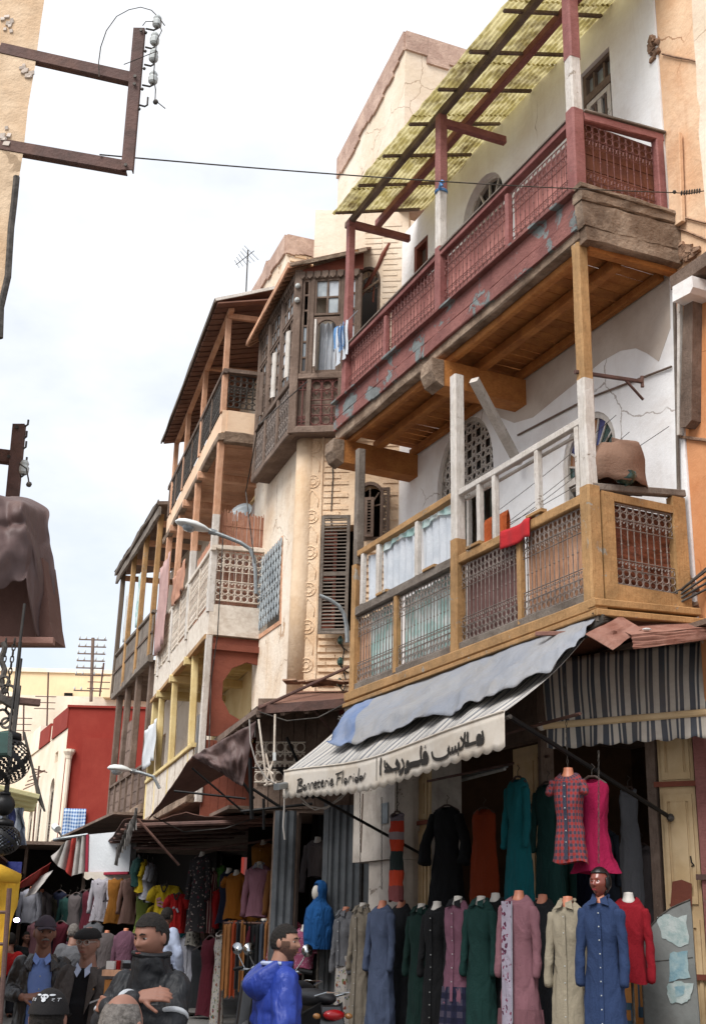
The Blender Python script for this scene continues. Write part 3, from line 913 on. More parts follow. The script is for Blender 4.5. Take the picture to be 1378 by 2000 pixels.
# upper arched window: white muntins radiating
uf = part('window', wall(B1, h_ul, [arch(ul[0]+.05, ul[1]-.05, 9.4, zt_ul-.05, 14)], WO-.1, .06), 'white_wood', H1)
cu = (ul[0]+ul[1])/2
for k in range(7):
 a = PI*k/6
 Rk = (ul[1]-ul[0])/2-.05
 part('muntin', MB().beam(B1.W(cu, WO-.13, zt_ul-.05-Rk*1.15), B1.W(cu+Rk*math.cos(a), WO-.13, zt_ul-.05-Rk+Rk*math.sin(a)), .03, .03, up=B1.n), 'white_wood', uf)
for zz in (9.9, zt_ul-.05-(ul[1]-ul[0])/2):
 part('muntin', MB().fbox(B1, ul[0]+.05, ul[1]-.05, WO-.145, WO-.115, zz-.02, zz+.02), 'white_wood', uf)
part('pane', MB().fbox(B1, ul[0]+.02, ul[1]-.02, WO-.17, WO-.162, 9.37, zt_ul-.03), 'glass_dark', uf)
# far door of the upper floor: brown frame, white shutter half open
df = frame_rect(B1, ud[0], ud[1], 9.05, h_ud[2][1], WO-.06, .07, .1, 'red_brown', H1, 'door')
p_ = B1.W(ud[0]+.05, WO, 9.06)
part('shutter', MB().box(B1.W(ud[0]+.1, WO+.22, 9.85), .04, .42, 1.5, B1.d, B1.n), 'white_wood', df)
part('shutter_panel', MB().box(B1.W(ud[0]+.075, WO+.22, 10.1), .02, .28, .5, B1.d, B1.n), 'white_wood', df)
part('door_leaf', MB().fbox(B1, ud[0]+.07, ud[1]-.07, WO-.14, WO-.11, 9.05, h_ud[2][1]-.07), 'dark_wood', df)
# smoke stained old distemper on the upper part of the lower storey
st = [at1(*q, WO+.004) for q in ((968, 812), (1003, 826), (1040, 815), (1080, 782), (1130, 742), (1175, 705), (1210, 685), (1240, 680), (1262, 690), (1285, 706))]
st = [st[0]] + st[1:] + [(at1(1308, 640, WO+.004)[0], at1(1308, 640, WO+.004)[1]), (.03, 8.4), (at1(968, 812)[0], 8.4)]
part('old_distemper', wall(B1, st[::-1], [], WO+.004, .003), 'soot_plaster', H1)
part('wall_pipe', MB().tube([B1.P(1310, 716, WO+.02), B1.P(1150, 777, WO+.02), B1.P(1010, 850, WO+.02)], .012, 6), 'dark_wood', H1)
# ---- lower balcony
LB = part('lower_balcony', MB().beam(B1.W(-.1, .02, 4.60), B1.W(5.25, .02, 4.60), .14, .12, segs=8, jit=.003), 'ochre_wood', H1)
LB['label'] = 'ochre painted timber balcony with black iron grilles and curtains'
def low(name, mb, m_, **k): return part(name, mb, m_, LB, **k)
low('moulding', MB().beam(B1.W(-.12, .06, 4.51), B1.W(5.25, .06, 4.49), .1, .05, segs=6, jit=.002), 'ochre_wood')
low('moulding', MB().beam(B1.W(-.12, .03, 4.455), B1.W(5.25, .03, 4.44), .1, .045, segs=6, jit=.002), 'grey_wood')
low('deck', MB().fbox(B1, .0, 5.2, WO+.005, -.06, 4.56, 4.655), 'brown_board')
lp = {k: B1.sz(k, y)[0] for k, y in ((698, 1000), (775, 1240), (894, 1000), (1017, 1130), (1158, 1080))}
print('low posts', lp, 'rail2', B1.sz(885, 970), B1.sz(905, 955), B1.sz(1140, 815), B1.sz(690, 1090), 'railtop', B1.sz(900, 1080), B1.sz(1145, 975))
q0, q1, q2, q3, q4 = .0, lp[1017], lp[894], lp[775], 5.13
zR = 5.68
# tall posts
post(B1, .03, 0, 4.66, 5.78, .15, 'ochre_wood', par=LB)
post(B1, .03, -.0, 5.78, 6.9, .125, 'white_wood', par=LB)
post(B1, .03, 0, 6.9, 8.42, .125, 'ochre_wood', par=LB)
post(B1, q2, 0, 4.66, 5.95, .145, 'ochre_wood', par=LB)
post(B1, q2, 0, 5.95, 8.0, .13, 'white_wood', par=LB, lean=.02)
post(B1, q4, 0, 4.66, 6.35, .12, 'ochre_wood', par=LB)
post(B1, q4-.02, 0, 6.35, 8.0, .11, 'grey_wood', par=LB, lean=.02)
post(B1, q1, 0, 4.7, zR, .07, 'ochre_wood', par=LB)
post(B1, q3, 0, 4.7, zR, .08, 'ochre_wood', par=LB)
low('brace', MB().beam(B1.P(925, 742, -.12), B1.P(1012, 905, -1.05), .11, .09, segs=4), 'white_wood')
# rails
low('bottom_rail', MB().beam(B1.W(0, 0, 4.71), B1.W(q4, 0, 4.71), .07, .09, segs=6, jit=.002), 'grey_wood')
low('hand_rail', MB().beam(B1.W(.08, 0, zR), B1.W(q2-.07, 0, zR+.02), .09, .10, segs=6, jit=.003), 'ochre_wood')
low('hand_rail', MB().beam(B1.W(q2+.07, 0, zR+.03), B1.W(q4, 0, zR+.02), .10, .12, segs=6, jit=.004), 'grey_wood')
zr2 = B1.sz(690, 1090)[1]
low('upper_rail', MB().beam(B1.W(q2+.07, 0, zr2+.02), B1.W(q4+.03, 0, zr2), .09, .085, segs=6, jit=.003), 'ochre_wood')
zr3 = B1.sz(905, 955)[1]; zr4 = B1.sz(1140, 815)[1]
low('upper_rail', MB().beam(B1.W(.09, 0, zr4-.03), B1.W(q2-.07, 0, zr3-.03), .07, .075, segs=6, jit=.003), 'white_wood')
low('upper_rail', MB().beam(B1.W(.09, -.08, zr4-.09), B1.W(q2-.07, -.08, zr3-.09), .03, .03, segs=3), 'white_wood')
for px, py in ((1130, 900), (1051, 940), (967, 980), (937, 990)):
 S = B1.sz(px, py)[0]
 low('stud', MB().beam(B1.W(S, 0, zR+.06), B1.W(S, 0, zr4+(zr3-zr4)*S/q2-.07), .065, .065, up=B1.n, segs=3, jit=.002), 'white_wood')
for px, py in ((703+7, 1150), (741, 1130), (817, 1080)):
 S = B1.sz(px, py)[0]
 low('stud', MB().beam(B1.W(S, 0.01, zR+.09), B1.W(S, 0.01, zr2-.04), .075, .06, up=B1.n, segs=3, jit=.002), 'white_wood')
for S in (q2-.55, q2+.45, q3+.2, .75):
 low('rail_block', MB().beam(B1.W(S, .03, zR+.09), B1.W(S+.28, .03, zR+.09), .07, .035), 'ochre_wood')
# grille panels with boards or sheets behind
def lowpanel(a, b, back):
 grille(B1, a, b, 4.765, zR-.06, .0, 'iron', LB, .079, r=.0062)
 if back in ('brown_board', 'mauve_board', 'amber_wood'):
  n = max(3, round((b-a)/.11)); w = (b-a)/n
  for i in range(n):
   fpiece('board', LB, B1, a+w*i+.003, a+w*(i+1)-.003, -.085, -.065, 4.74, zR-.03, back, jit=.008)
 else:
  def fn(u, v): return B1.W(a+(b-a)*u, -.075+.02*math.sin(u*19)+.01*math.sin(u*41+v*3), 4.75+(zR-.05-4.75)*v)
  finish('sheet', MB().grid(fn, 30, 4), back, LB, smooth=True)
lowpanel(.10, q1-.045, 'amber_wood')
lowpanel(q1+.045, q2-.085, 'mauve_board')
lowpanel(q2+.085, q3-.05, 'curtain_teal')
lowpanel(q3+.05, q4-.075, 'curtain_teal')
for i in range(3):
 fpiece('board', LB, B1, q4-.34+.09*i, q4-.26+.09*i, -.06, -.045, 4.75, 5.6, 'amber_wood', jit=.01)
# curtains above the left panels
def curtain(a, b, mt, z0=zR+.08, z1=zr2-.06, ph=0):
 def fn(u, v): return B1.W(a+(b-a)*u, -.04+.022*math.sin(u*(b-a)*38+ph)*(1-.5*v)+.008*math.sin(u*60+v*5), z0+(z1-z0)*v - .03*math.sin(u*PI)*(v))
 return finish('curtain', MB().grid(fn, 36, 6), mt, LB, smooth=True)
c0 = B1.sz(817, 1080)[0]; c1 = B1.sz(741, 1130)[0]; c2_ = B1.sz(710, 1150)[0]
curtain(q2+.08, c0-.04, 'curtain_white'); curtain(c0+.04, c1-.04, 'curtain_white', ph=2); curtain(c1+.04, c2_-.04, 'curtain_white', ph=4)
for a, b in ((q2+.08, c0-.04), (c0+.04, c1-.04)):       # printed pelmet strip
 def fn(u, v): return B1.W(a+(b-a)*u, -.01+.012*math.sin(u*30), zr2-.05-(.07+.03*math.sin(u*9))*v)
 finish('pelmet', MB().grid(fn, 24, 2), 'curtain_teal', LB, smooth=True)
low('infill_board', MB().fbox(B1, c2_+.04, q4-.06, -.03, -.01, zR+.08, zr2-.04), 'mauve_board')
# near end of the lower balcony
oe = -1.02
low('end_rail', MB().beam(B1.W(0, -.0, 5.77), B1.W(0, oe-.08, 5.90), .09, .07, segs=3), 'grey_wood')
low('end_stile', MB().fbox(B1, -.05, .05, -.22, -.08, 4.67, 5.74), 'ochre_wood')
low('end_stile', MB().fbox(B1, -.05, .05, oe-.06, oe+.09, 4.67, 5.84), 'ochre_wood')
low('end_stile', MB().fbox(B1, -.045, .045, oe+.09, -.22, 4.67, 4.84), 'ochre_wood')
low('end_stile', MB().fbox(B1, -.045, .045, oe+.09, -.22, 5.66, 5.74), 'ochre_wood')
low('end_moulding', MB().beam(B1.W(-.06, .1, 4.61), B1.W(-.06, oe-.1, 4.68), .12, .07, segs=3), 'ochre_wood')
low('end_moulding', MB().beam(B1.W(-.1, .1, 4.51), B1.W(-.1, oe-.1, 4.58), .1, .06, segs=3), 'ochre_wood')
grille(B1, oe+.1, -.23, 4.85, 5.65, 0, 'iron', LB, .079, along='o', S=-.02, r=.0062)
def fn(u, v): return B1.W(.05+.02*mnoise.noise(V((u*3, v*14, 2)))+.012*math.sin(v*70+6*mnoise.noise(V((u*2, v*4, 7)))), -.22+(oe+.3)*u*1.0, 4.84+.82*v)
finish('plastic_sheet', MB().grid(fn, 16, 44), 'brown_plastic', LB, smooth=True)
# ---- things on the lower balcony
def draped(name, lab, cat, pts_fn, mt, nu=16, nv=14, th=.006):
 return tag(finish(name, MB().grid(pts_fn, nu, nv), mt, smooth=True, mods=[('solid', th)]), lab, cat)
s_a = B1.sz(988, 1050)[0]; s_b = B1.sz(1044, 1020)[0]
def fn(u, v):
 S = s_b+(s_a-s_b)*u; t = v*2-1
 if t < 0: return B1.W(S, -.075, zR+.07+t*.1)
 o_ = .068+.012*math.sin(u*14); return B1.W(S, o_ if t > .15 else -.075+(o_+.075)*t/.15, zR+.07+.012*math.sin(u*9) - max(0, t-.1)*.23)
draped('red_towel', 'plain red towel folded over the hand rail of the ochre balcony', 'towel', fn, 'red_cloth')
for k, (px, py, L_) in enumerate(((983, 1000, .42), (955, 1012, .38))):
 S, z = B1.sz(px, py, -.25)
 def fn(u, v, S=S, z=z, L_=L_, k=k):
  t = v*2-1
  return B1.W(S-.09+.18*u, -.25+(.02+.012*math.sin(u*12+k))*(1 if t > 0 else -1)*min(1, abs(t)*5), z-abs(t)*L_*(1 if t > 0 else .8))
 draped('orange_towel', 'broad orange striped towel on the clothes line beside the red one' if k == 0 else 'narrow orange towel on the clothes line next to the dark window', 'towel', fn, 'orange_cloth')
wl = MB()
for z_, o_ in ((6.35, -.35), (6.2, -.5), (6.05, -.25), (5.98, -.6)):
 wl.tube(sagline(B1.W(.02, o_, z_+.25), B1.W(q2, o_, z_-.1), .03), .004, 4)
wl.tube(sagline(B1.W(-.1, -.9, 6.55), B1.W(q2, -.25, 6.0), .05), .004, 4)
tag(finish('clothes_line', wl, 'iron_dark'), 'thin wire clothes lines strung between the posts of the ochre balcony', 'clothes line')
a_, b_ = B1.oz(1148, 800, .05), B1.oz(1275, 812, .05)
br = MB().beam(B1.W(.05, .1, 6.98), B1.W(.05, -.72, 7.06), .035, .035)
br.beam(B1.W(.05, -.5, 7.04), B1.W(.05, -.72, 6.86), .025, .02).beam(B1.W(.05, -.72, 7.0), B1.W(.05, -.72, 7.12), .03, .03)
tag(finish('line_bracket', br, 'rust_steel'), 'rusty angle iron clothes line arm beside the coloured fan window', 'bracket')
# blanket over a round thing on the end rail, with a green bundle
c = B1.W(.12, -.36, 5.85)
def fn(u, v):
 a = 2*PI*u
 r = .33*min(1, v*1.5)**.7/max(abs(math.cos(a)), abs(math.sin(a)))**.45
 rr = r*(1+.2*mnoise.noise(V((math.cos(a)*1.5, math.sin(a)*1.5, v*2)))+.07*math.sin(a*7+2*math.sin(a*2))*v)
 z = .45*(1-max(0, v-.42)**1.1*1.75)-.1*math.cos(a)*(1-v)+.03*mnoise.noise(V((math.cos(a)*3, math.sin(a)*3, v*4)))
 return c+B1.n*(math.cos(a)*rr*1.0)+B1.d*(math.sin(a)*rr*.7)+V((0, 0, z if z > -.02 else -.02))
tag(finish('draped_blanket', MB().grid(fn, 48, 14), 'blanket', smooth=True, mods=[('solid', .008)]), 'brown blanket draped over a bulky object on the end of the ochre balcony', 'blanket')
mb = MB().ball(B1.W(-.06, -.36, 5.93), .1, 14, sc=(1.1, .8, .9))
mb.v = [v+V((1, 1, 1))*0.03*mnoise.noise(v*22) for v in mb.v]
tag(finish('green_bundle', mb, 'glass_green', smooth=True), 'crumpled green plastic bundle tucked under the brown blanket', 'bundle')
# washing on the far corner of the upper balcony
mb = MB()
for k in range(4):
 o0 = .09+.02*k; S = p4-.12+.07*k
 L_ = (.55, .4, .62, .35)[k]
 mb.grid(lambda u, v: B1.W(S+(u-.5)*.16, o0+.02*math.sin(u*7+k)+.01*math.sin(v*6), 9.85+.28-L_*v+.02*math.sin(u*5)), 6, 6, m=k % 2)
mb.tube([B1.W(p4-.5, .09, 10.14), B1.W(p4+.2, .09, 10.12)], .006, 4)
tag(finish('washing', mb, ['curtain_white', 'blue_cloth'], smooth=True), 'white and blue rags hung to dry on the far corner of the red balcony', 'laundry')
# ================================================================== carved corner house with timber oriel (second on the right)
H2 = thing('carved_house', 'peach plastered corner house with carved brick relief and a dark glazed timber oriel', 'house', F2L.W(0, 0, 3))
e2 = F2R.sz(577, 1345)[0]
WC = 1.43
h_sh = rect(.66, 1.16, 5.85, 7.45)
h_ar = arch(.2, .66, 7.2, 8.12, 12, .35)
h_ua = arch(.34, .72, 10.3, 11.78, 12, .35)
part('front_wall', wall(F2R, [(-.1, 4.9), (WC, 4.9), (WC, 9.2), (-.1, 9.2)], [h_sh, h_ar], 0, .3), 'tan_relief', H2)
part('upper_wall', wall(F2R, [(-.1, 9.202), (WC, 9.202), (WC, 12.9), (-.1, 12.75)], [h_ua], 0, .3), 'pale_plaster', H2)
h_mesh = [(.95, 6.2), (2.32, 6.25), (2.42, 7.5), (1.08, 7.58)]
part('side_wall', wall(F2L, [(0, 4.95), (2.5, 5.05), (3.1, 9.1), (0, 9.1)], [h_mesh], 0, .3), 'tan_plaster', H2)
part('upper_side_wall', wall(F2L, [(0, 9.102), (3.1, 9.102), (3.1, 11.8), (0, 11.9)], [], -.02, .28), 'tan_plaster', H2)
part('shade_backing', MB().fbox(F2R, -.1, 1.3, -1.3, -1.2, 4.9, 12.4), 'room_shade', H2)  # backing sheet with the indoor shade painted in
part('floor_edge', MB().fbox(F2R, -.1, 1.4, -1.2, -.31, 8.7, 8.9), 'room_shade', H2)
# rounded corner with carved rosettes
cc = F2R.W(WC, 0, 0)
mb = MB()
for i in range(9):
 pass
mb.lathe(F2R.W(WC+.0, -.12, 4.9), [(.16, 0), (.165, 1.5), (.16, 3), (.165, 4.28)], 14)
part('corner_column', mb, 'tan_relief', H2, smooth=True)
for k in range(7):
 z = 5.35+k*.56
 mb = MB()
 cpt = F2R.W(WC-.13, .003, z)
 mb.ring(cpt, .1, .009, F2R.d, V((0, 0, 1)), 18, 6)
 mb.ring(cpt, .05, .008, F2R.d, V((0, 0, 1)), 12, 5)
 for q in range(8):
  a = q*PI/4
  mb.ball(cpt+F2R.d*.075*math.cos(a)+V((0, 0, .075*math.sin(a))), .009, 5)
 part('rosette', mb, 'tan_relief', H2, smooth=True)
 mb = MB()
 zz = z+.28
 mb.tube([cpt+V((0, 0, .28))+F2R.d*x+V((0, 0, y)) for x, y in ((-.09, -.13), (-.1, 0), (-.03, .1), (0, .14), (.03, .1), (.1, 0), (.09, -.13))], .007, 5)
 part('carved_leaf', mb, 'tan_relief', H2, smooth=True)
for s_ in (WC-.27, WC-.005):
 part('fillet', MB().beam(F2R.W(s_, .012, 4.95), F2R.W(s_, .012, 9.05), .028, .03, up=F2R.n, segs=12, jit=.004), 'tan_relief', H2)
# brick relief
zz = 5.05; row = 0
while zz < 9.0:
 h = .055
 bl = .235
 for i in range(5):
  s0 = .12+i*(bl+.018)-(.12 if row % 2 else 0)
  s1 = s0+bl
  s0 = max(s0, .02); s1 = min(s1, WC-.3)
  if s1-s0 < .06: continue
  mid = (s0+s1)/2
  if (.6 < mid < 1.2 and 5.75 < zz < 7.5) or (.14 < mid < .75 and 7.1 < zz < 8.3): continue
  low_ = zz < 7.6
  fpiece('brick', H2, F2R, s0, s1, -.004, .010+rnd(0, .006) if not low_ else .022+rnd(0, .012), zz+rnd(-.006, .006), zz+h, 'tan_relief', jit=.015, kind='worn')
 zz += .098; row += 1
# upper part: impressed courses
zz = 9.3; row = 0
while zz < 12.5:
 s0, s1 = .02, .3
 fpiece('brick', H2, F2R, s0+(.06 if row % 2 else 0), s1, -.004, .008, zz, zz+.055, 'pale_plaster', jit=.01, kind='worn')
 if zz < 10.2 or zz > 11.9:
  fpiece('brick', H2, F2R, .33, .6, -.004, .008, zz, zz+.055, 'pale_plaster', jit=.01, kind='worn')
 zz += .1; row += 1
# crack with exposed brick above the upper arch
cr_ = [F2R.P(x, y, .004) for x, y in ((760, 475), (748, 497), (738, 520), (722, 548), (700, 585), (688, 602))]
mb = MB()
mb.tube(cr_, [.02, .04, .03, .035, .03, .015], 5)
mb.tube([F2R.P(x, y, .004) for x, y in ((722, 548), (730, 560), (728, 590))], .012, 4)
part('crack', mb, 'red_brown', H2)
# windows of the carved house
def louvre(F, s0, s1, z0, z1, o, parent, name='shutter', mt='dark_wood', n=None, mid=True):
 fr = frame_rect(F, s0, s1, z0, z1, o, .045, .04, mt, parent, name, bars_z=[(z0+z1)/2] if mid else (), bw=.06)
 n = n or int((z1-z0)/.055)
 for i in range(n):
  z = z0+.07+(z1-z0-.14)*i/(n-1)
  if mid and abs(z-(z0+z1)/2) < .05: continue
  piece('slat', fr, F.W((s0+s1)/2, o, z), s1-s0-.09, .045, .009, F.M @ Matrix.Rotation(-.65, 3, 'X'), mt)
 return fr
sf = louvre(F2R, .68, 1.10, 5.75, 7.52, .22, H2, mt='grey_wood')
sf['label'] = 'weathered grey louvred shutter hanging open'
louvre(F2R, .92, 1.16, 5.9, 7.4, -.1, H2, mt='red_brown')
wfr = part('window', wall(F2R, arch(.2, .66, 7.2, 8.12, 12, .35), [arch(.25, .61, 7.25, 8.07, 12, .35)], .01, .06), 'dark_wood', H2)
louvre(F2R, .36, .50, 7.24, 7.85, .05, H2, mt='dark_wood', mid=False)
louvre(F2R, .12, .26, 7.2, 7.98, .1, H2, mt='dark_wood', mid=False)
for k in range(5):
 part('muntin', MB().beam(F2R.W(.43, -.0, 7.72), F2R.W(.43+.19*math.cos(PI*k/4), -.0, 7.76+.26*math.sin(PI*k/4)), .02, .02, up=F2R.n), 'dark_wood', wfr)
ufr = part('window', wall(F2R, arch(.34, .72, 10.3, 11.78, 12, .35), [arch(.38, .68, 10.35, 11.73, 12, .35)], .01, .06), 'dark_wood', H2)
for k in range(5):
 part('muntin', MB().beam(F2R.W(.53, -.0, 11.32), F2R.W(.53+.16*math.cos(PI*k/4), -.0, 11.4+.28*math.sin(PI*k/4)), .022, .02, up=F2R.n), 'dark_wood', ufr)
part('muntin', MB().beam(F2R.W(.36, .04, 11.5), F2R.W(.72, .08, 11.2), .03, .03, up=F2R.n), 'old_beam', ufr)
part('muntin', MB().beam(F2R.W(.40, .06, 10.75), F2R.W(.70, .1, 10.5), .03, .03, up=F2R.n), 'old_beam', ufr)
# meshed window of the side wall
mf = part('window', wall(F2L, [(.93, 6.17), (2.34, 6.22), (2.45, 7.53), (1.06, 7.62)], [[(1.0, 6.24), (2.28, 6.29), (2.36, 7.46), (1.12, 7.54)]], .015, .05), 'amber_wood', H2)
mb = MB()
for i in range(9):
 s0 = 1.06+i*.155
 for k in range(8):
  z = 6.34+k*.155
  for sg in (1, -1):
   mb.tube([F2L.W(s0+sg*.035*math.sin(t*2.6), .03, z+.155*(t)) for t in (0, .25, .5, .75, 1)], .012, 4)
mb.beam(F2L.W(1.05, .03, 6.9), F2L.W(2.33, .03, 6.88), .02, .02)
part('window_guard', mb, 'glass_grey', mf)
part('pane', MB().fbox(F2L, .95, 2.4, -.12, -.11, 6.2, 7.6), 'glass_dark', mf)
# ---- the oriel
OR = part('oriel', MB(), 'dark_wood', H2)
bpy.data.objects.remove(OR)
oo = .26
n1, n2 = F2R.n, F2L.n
# corner point of the two outer planes
def corner2(o):
 A = F2R.O+F2R.n*o; Bp = F2L.O+F2L.n*o
 det = F2R.d.x*(-F2L.d.y)-F2R.d.y*(-F2L.d.x)
 r = Bp-A
 t = (r.x*(-F2L.d.y)-r.y*(-F2L.d.x))/det
 return A+F2R.d*t
K = corner2(oo)
sKR = (K-F2R.O).dot(F2R.d); sKL = (K-F2L.O).dot(F2L.d)
R0 = .62
Lend = 2.1
zb, zm, zt = 8.87, 9.76, 11.5
mb = MB()
mb.beam(F2R.W(R0, oo, zb), F2R.W(sKR, oo, zb), .12, .12, segs=3, jit=.006)
OR = part('oriel', mb, 'dark_wood', H2, label='dark weathered glazed timber oriel with broken panes')
def orp(name, mb, m_='dark_wood', **k): return part(name, mb, m_, OR, **k)
orp('sill_beam', MB().beam(F2L.W(sKL, oo, zb), F2L.W(Lend, oo, zb+.02), .12, .12, segs=5, jit=.008))
orp('floor', MB().prism([F2R.W(R0, 0, zb-.02), F2R.W(R0, oo, zb-.02), K+V((0, 0, zb-.02)), F2L.W(Lend, oo, zb-.02), F2L.W(Lend, 0, zb-.02)], V((0, 0, .04))))
for nm, z, h_ in (('middle_rail', zm, .1), ('top_rail', zt, .12)):
 orp(nm, MB().beam(F2R.W(R0, oo, z), F2R.W(sKR, oo, z), .1, h_, segs=3, jit=.006))
 orp(nm, MB().beam(F2L.W(sKL, oo, z), F2L.W(Lend, oo, z+.02), .1, h_, segs=6, jit=.006))
orp('corner_post', MB().beam(K+V((0, 0, zb-.05)), K+V((0, 0, zt+.1)), .13, .13, up=F2R.n, segs=6, jit=.006))
for S in (1.36, .88, R0):
 orp('post', MB().beam(F2R.W(S, oo, zb), F2R.W(S, oo, zt), .07, .08, up=F2R.n, segs=5, jit=.004))
for S in (sKL+.82, sKL+1.6, Lend):
 orp('post', MB().beam(F2L.W(S, oo, zb), F2L.W(S, oo, zt), .1, .09, up=F2L.n, segs=5, jit=.006))
# lower panels
grille(F2R, R0+.05, 1.33, zb+.08, zm-.07, oo+.01, 'iron_red', OR, .15, rows=(1, 1), r=.009, knots=False)
grille(F2R, 1.39, sKR-.07, zb+.08, zm-.07, oo+.01, 'iron_red', OR, .15, rows=(1, 1), r=.009, knots=False)
planks(F2R, OR, R0+.04, sKR-.06, .12, 'dark_wood', zb+.05, zm-.04, oo-.05, oo-.03, axis='up')
for a, b in ((sKL+.07, sKL+.77), (sKL+.87, sKL+1.55), (sKL+1.65, Lend-.05)):
 grille(F2L, a, b, zb+.08, zm-.07, oo+.01, 'iron', OR, .1, r=.009, knots=False)
 planks(F2L, OR, a, b, .14, 'dark_wood', zb+.05, zm-.04, oo-.06, oo-.04, axis='up')
# glazing, facing the camera: narrow light, arched casement with curtain, narrow light
def lights(F, a, b, z0, z1, rows, cols_, mt='dark_wood', broken=.3, o=oo):
 ww = (b-a)/cols_; hh = (z1-z0)/rows
 fr = frame_rect(F, a, b, z0, z1, o, .035, .05, mt, OR, 'casement', bars_s=[a+ww*i for i in range(1, cols_)], bars_z=[z0+hh*i for i in range(1, rows)], bw=.03)
 return fr, ww, hh
def panes(F, a, b, z0, z1, rows, cols_, o=oo, empty=()):
 ww = (b-a)/cols_; hh = (z1-z0)/rows
 for i in range(cols_):
  for j in range(rows):
   if (i, j) in empty or rnd(0, 1) < .18: continue
   orp('pane', MB().fbox(F, a+ww*i+.02, a+ww*(i+1)-.02, o-.012, o-.004, z0+hh*j+.02, z0+hh*(j+1)-.02), random.choice(['glass_grey', 'glass_grey', 'curtain_white', 'glass_dark']))
lights(F2R, 1.4, sKR-.07, zm+.06, zt-.06, 6, 1); panes(F2R, 1.4, sKR-.07, zm+.06, zt-.06, 6, 1, empty=((0, 4), (0, 5)))
lights(F2R, .92, 1.33, 10.8, zt-.06, 2, 2); panes(F2R, .92, 1.33, 10.8, zt-.06, 2, 2, empty=((1, 0),))
fr = part('casement', wall(F2R, rect(.92, 1.33, zm+.06, 10.77), [arch(.97, 1.28, zm+.1, 10.72, 10)], oo+.02, .04), 'dark_wood', OR)
def fn(u, v): return F2R.W(.98+.28*u, oo-.14+.025*math.sin(u*22+v*2), zm+.08+.9*v)
finish('curtain', MB().grid(fn, 30, 4), 'curtain_white', OR, smooth=True)
orp('casement_leaf', MB().box(F2R.W(1.27, oo+.1, 10.25), .03, .16, .8, F2R.d, F2R.n), 'white_wood')
lights(F2R, R0+.04, .86, zm+.06, zt-.06, 6, 1); panes(F2R, R0+.04, .86, zm+.06, zt-.06, 6, 1)
for j, (a, b) in enumerate(((sKL+.07, sKL+.77), (sKL+.87, sKL+1.55), (sKL+1.65, Lend-.05))):
 lights(F2L, a, b, zm+.06, 10.9, 5, 3); panes(F2L, a, b, zm+.06, 10.9, 5, 3)
 lights(F2L, a, b, 10.94, zt-.06, 2, 4); panes(F2L, a, b, 10.94, zt-.06, 2, 4)
 orp('casement_leaf', MB().box(F2L.W(a+.25, oo+.05, 10.3), .08, .02, .8, (F2L.d+F2L.n*.5).normalized(), F2L.n), 'white_wood' if j < 2 else 'dark_wood')
orp('inner_dark', MB().fbox(F2L, sKL+.1, Lend-.1, -.018, -.012, zm, zt), 'room_shade')
for F_, a, b in ((F2L, sKL, Lend), (F2R, R0, sKR)):       # fretted fringe under the eave
 mb = MB(); n = int((b-a)/.12)
 for i in range(n):
  c_ = a+(b-a)*(i+.5)/n
  mb.prism([F_.W(c_-.05, oo+.06, zt+.06), F_.W(c_+.05, oo+.06, zt+.06), F_.W(c_+.045, oo+.06, zt-.03), F_.W(c_, oo+.06, zt-.07), F_.W(c_-.045, oo+.06, zt-.03)], F_.n*.015)
 orp('fringe', mb)
# oriel roof, tilted, boards on rafters
e_o = .45
KR = corner2(e_o)
mb = MB()
A0 = F2R.W(R0-.12, e_o, 11.82); A1 = KR+V((0, 0, 11.62)); A2 = F2L.W(Lend+.25, e_o, 11.5)
Bk0 = F2R.W(R0-.12, -.0, 12.1); Bk1 = corner2(0)+V((0, 0, 11.95)); Bk2 = F2L.W(Lend+.25, .0, 11.85)
mb.prism([A0, A1, Bk1, Bk0], V((0, 0, .045))); mb.prism([A1, A2, Bk2, Bk1], V((0, 0, .045)))
orp('roof', mb, 'tin_roof')
nb = 20
for i in range(nb):
 t = i/(nb-1)
 p_ = A1.lerp(A2, t); q_ = Bk1.lerp(Bk2, t)
 orp('rafter', MB().beam(p_-V((0, 0, .03)), q_-V((0, 0, .03)), .04, .05), 'amber_wood')
orp('eave_board', MB().beam(A1+F2L.n*.02, A2+F2L.n*.02, .03, .1, segs=6, jit=.006), 'amber_wood')
orp('eave_board', MB().beam(A0, A1, .03, .06, segs=4, jit=.006), 'old_beam')
orp('gable_board', MB().prism([F2R.W(R0-.05, oo+.02, 11.56), F2R.W(sKR, oo+.02, 11.55), F2R.W(sKR-.1, oo+.02, 11.62), F2R.W(R0-.05, oo+.02, 11.86)], F2R.n*.03), 'red_brown')
for z in (11.3, 11.05):
 orp('insulator', MB().ball(K+F2R.n*.09+V((0, 0, z)), .045, 8), 'ceramic')
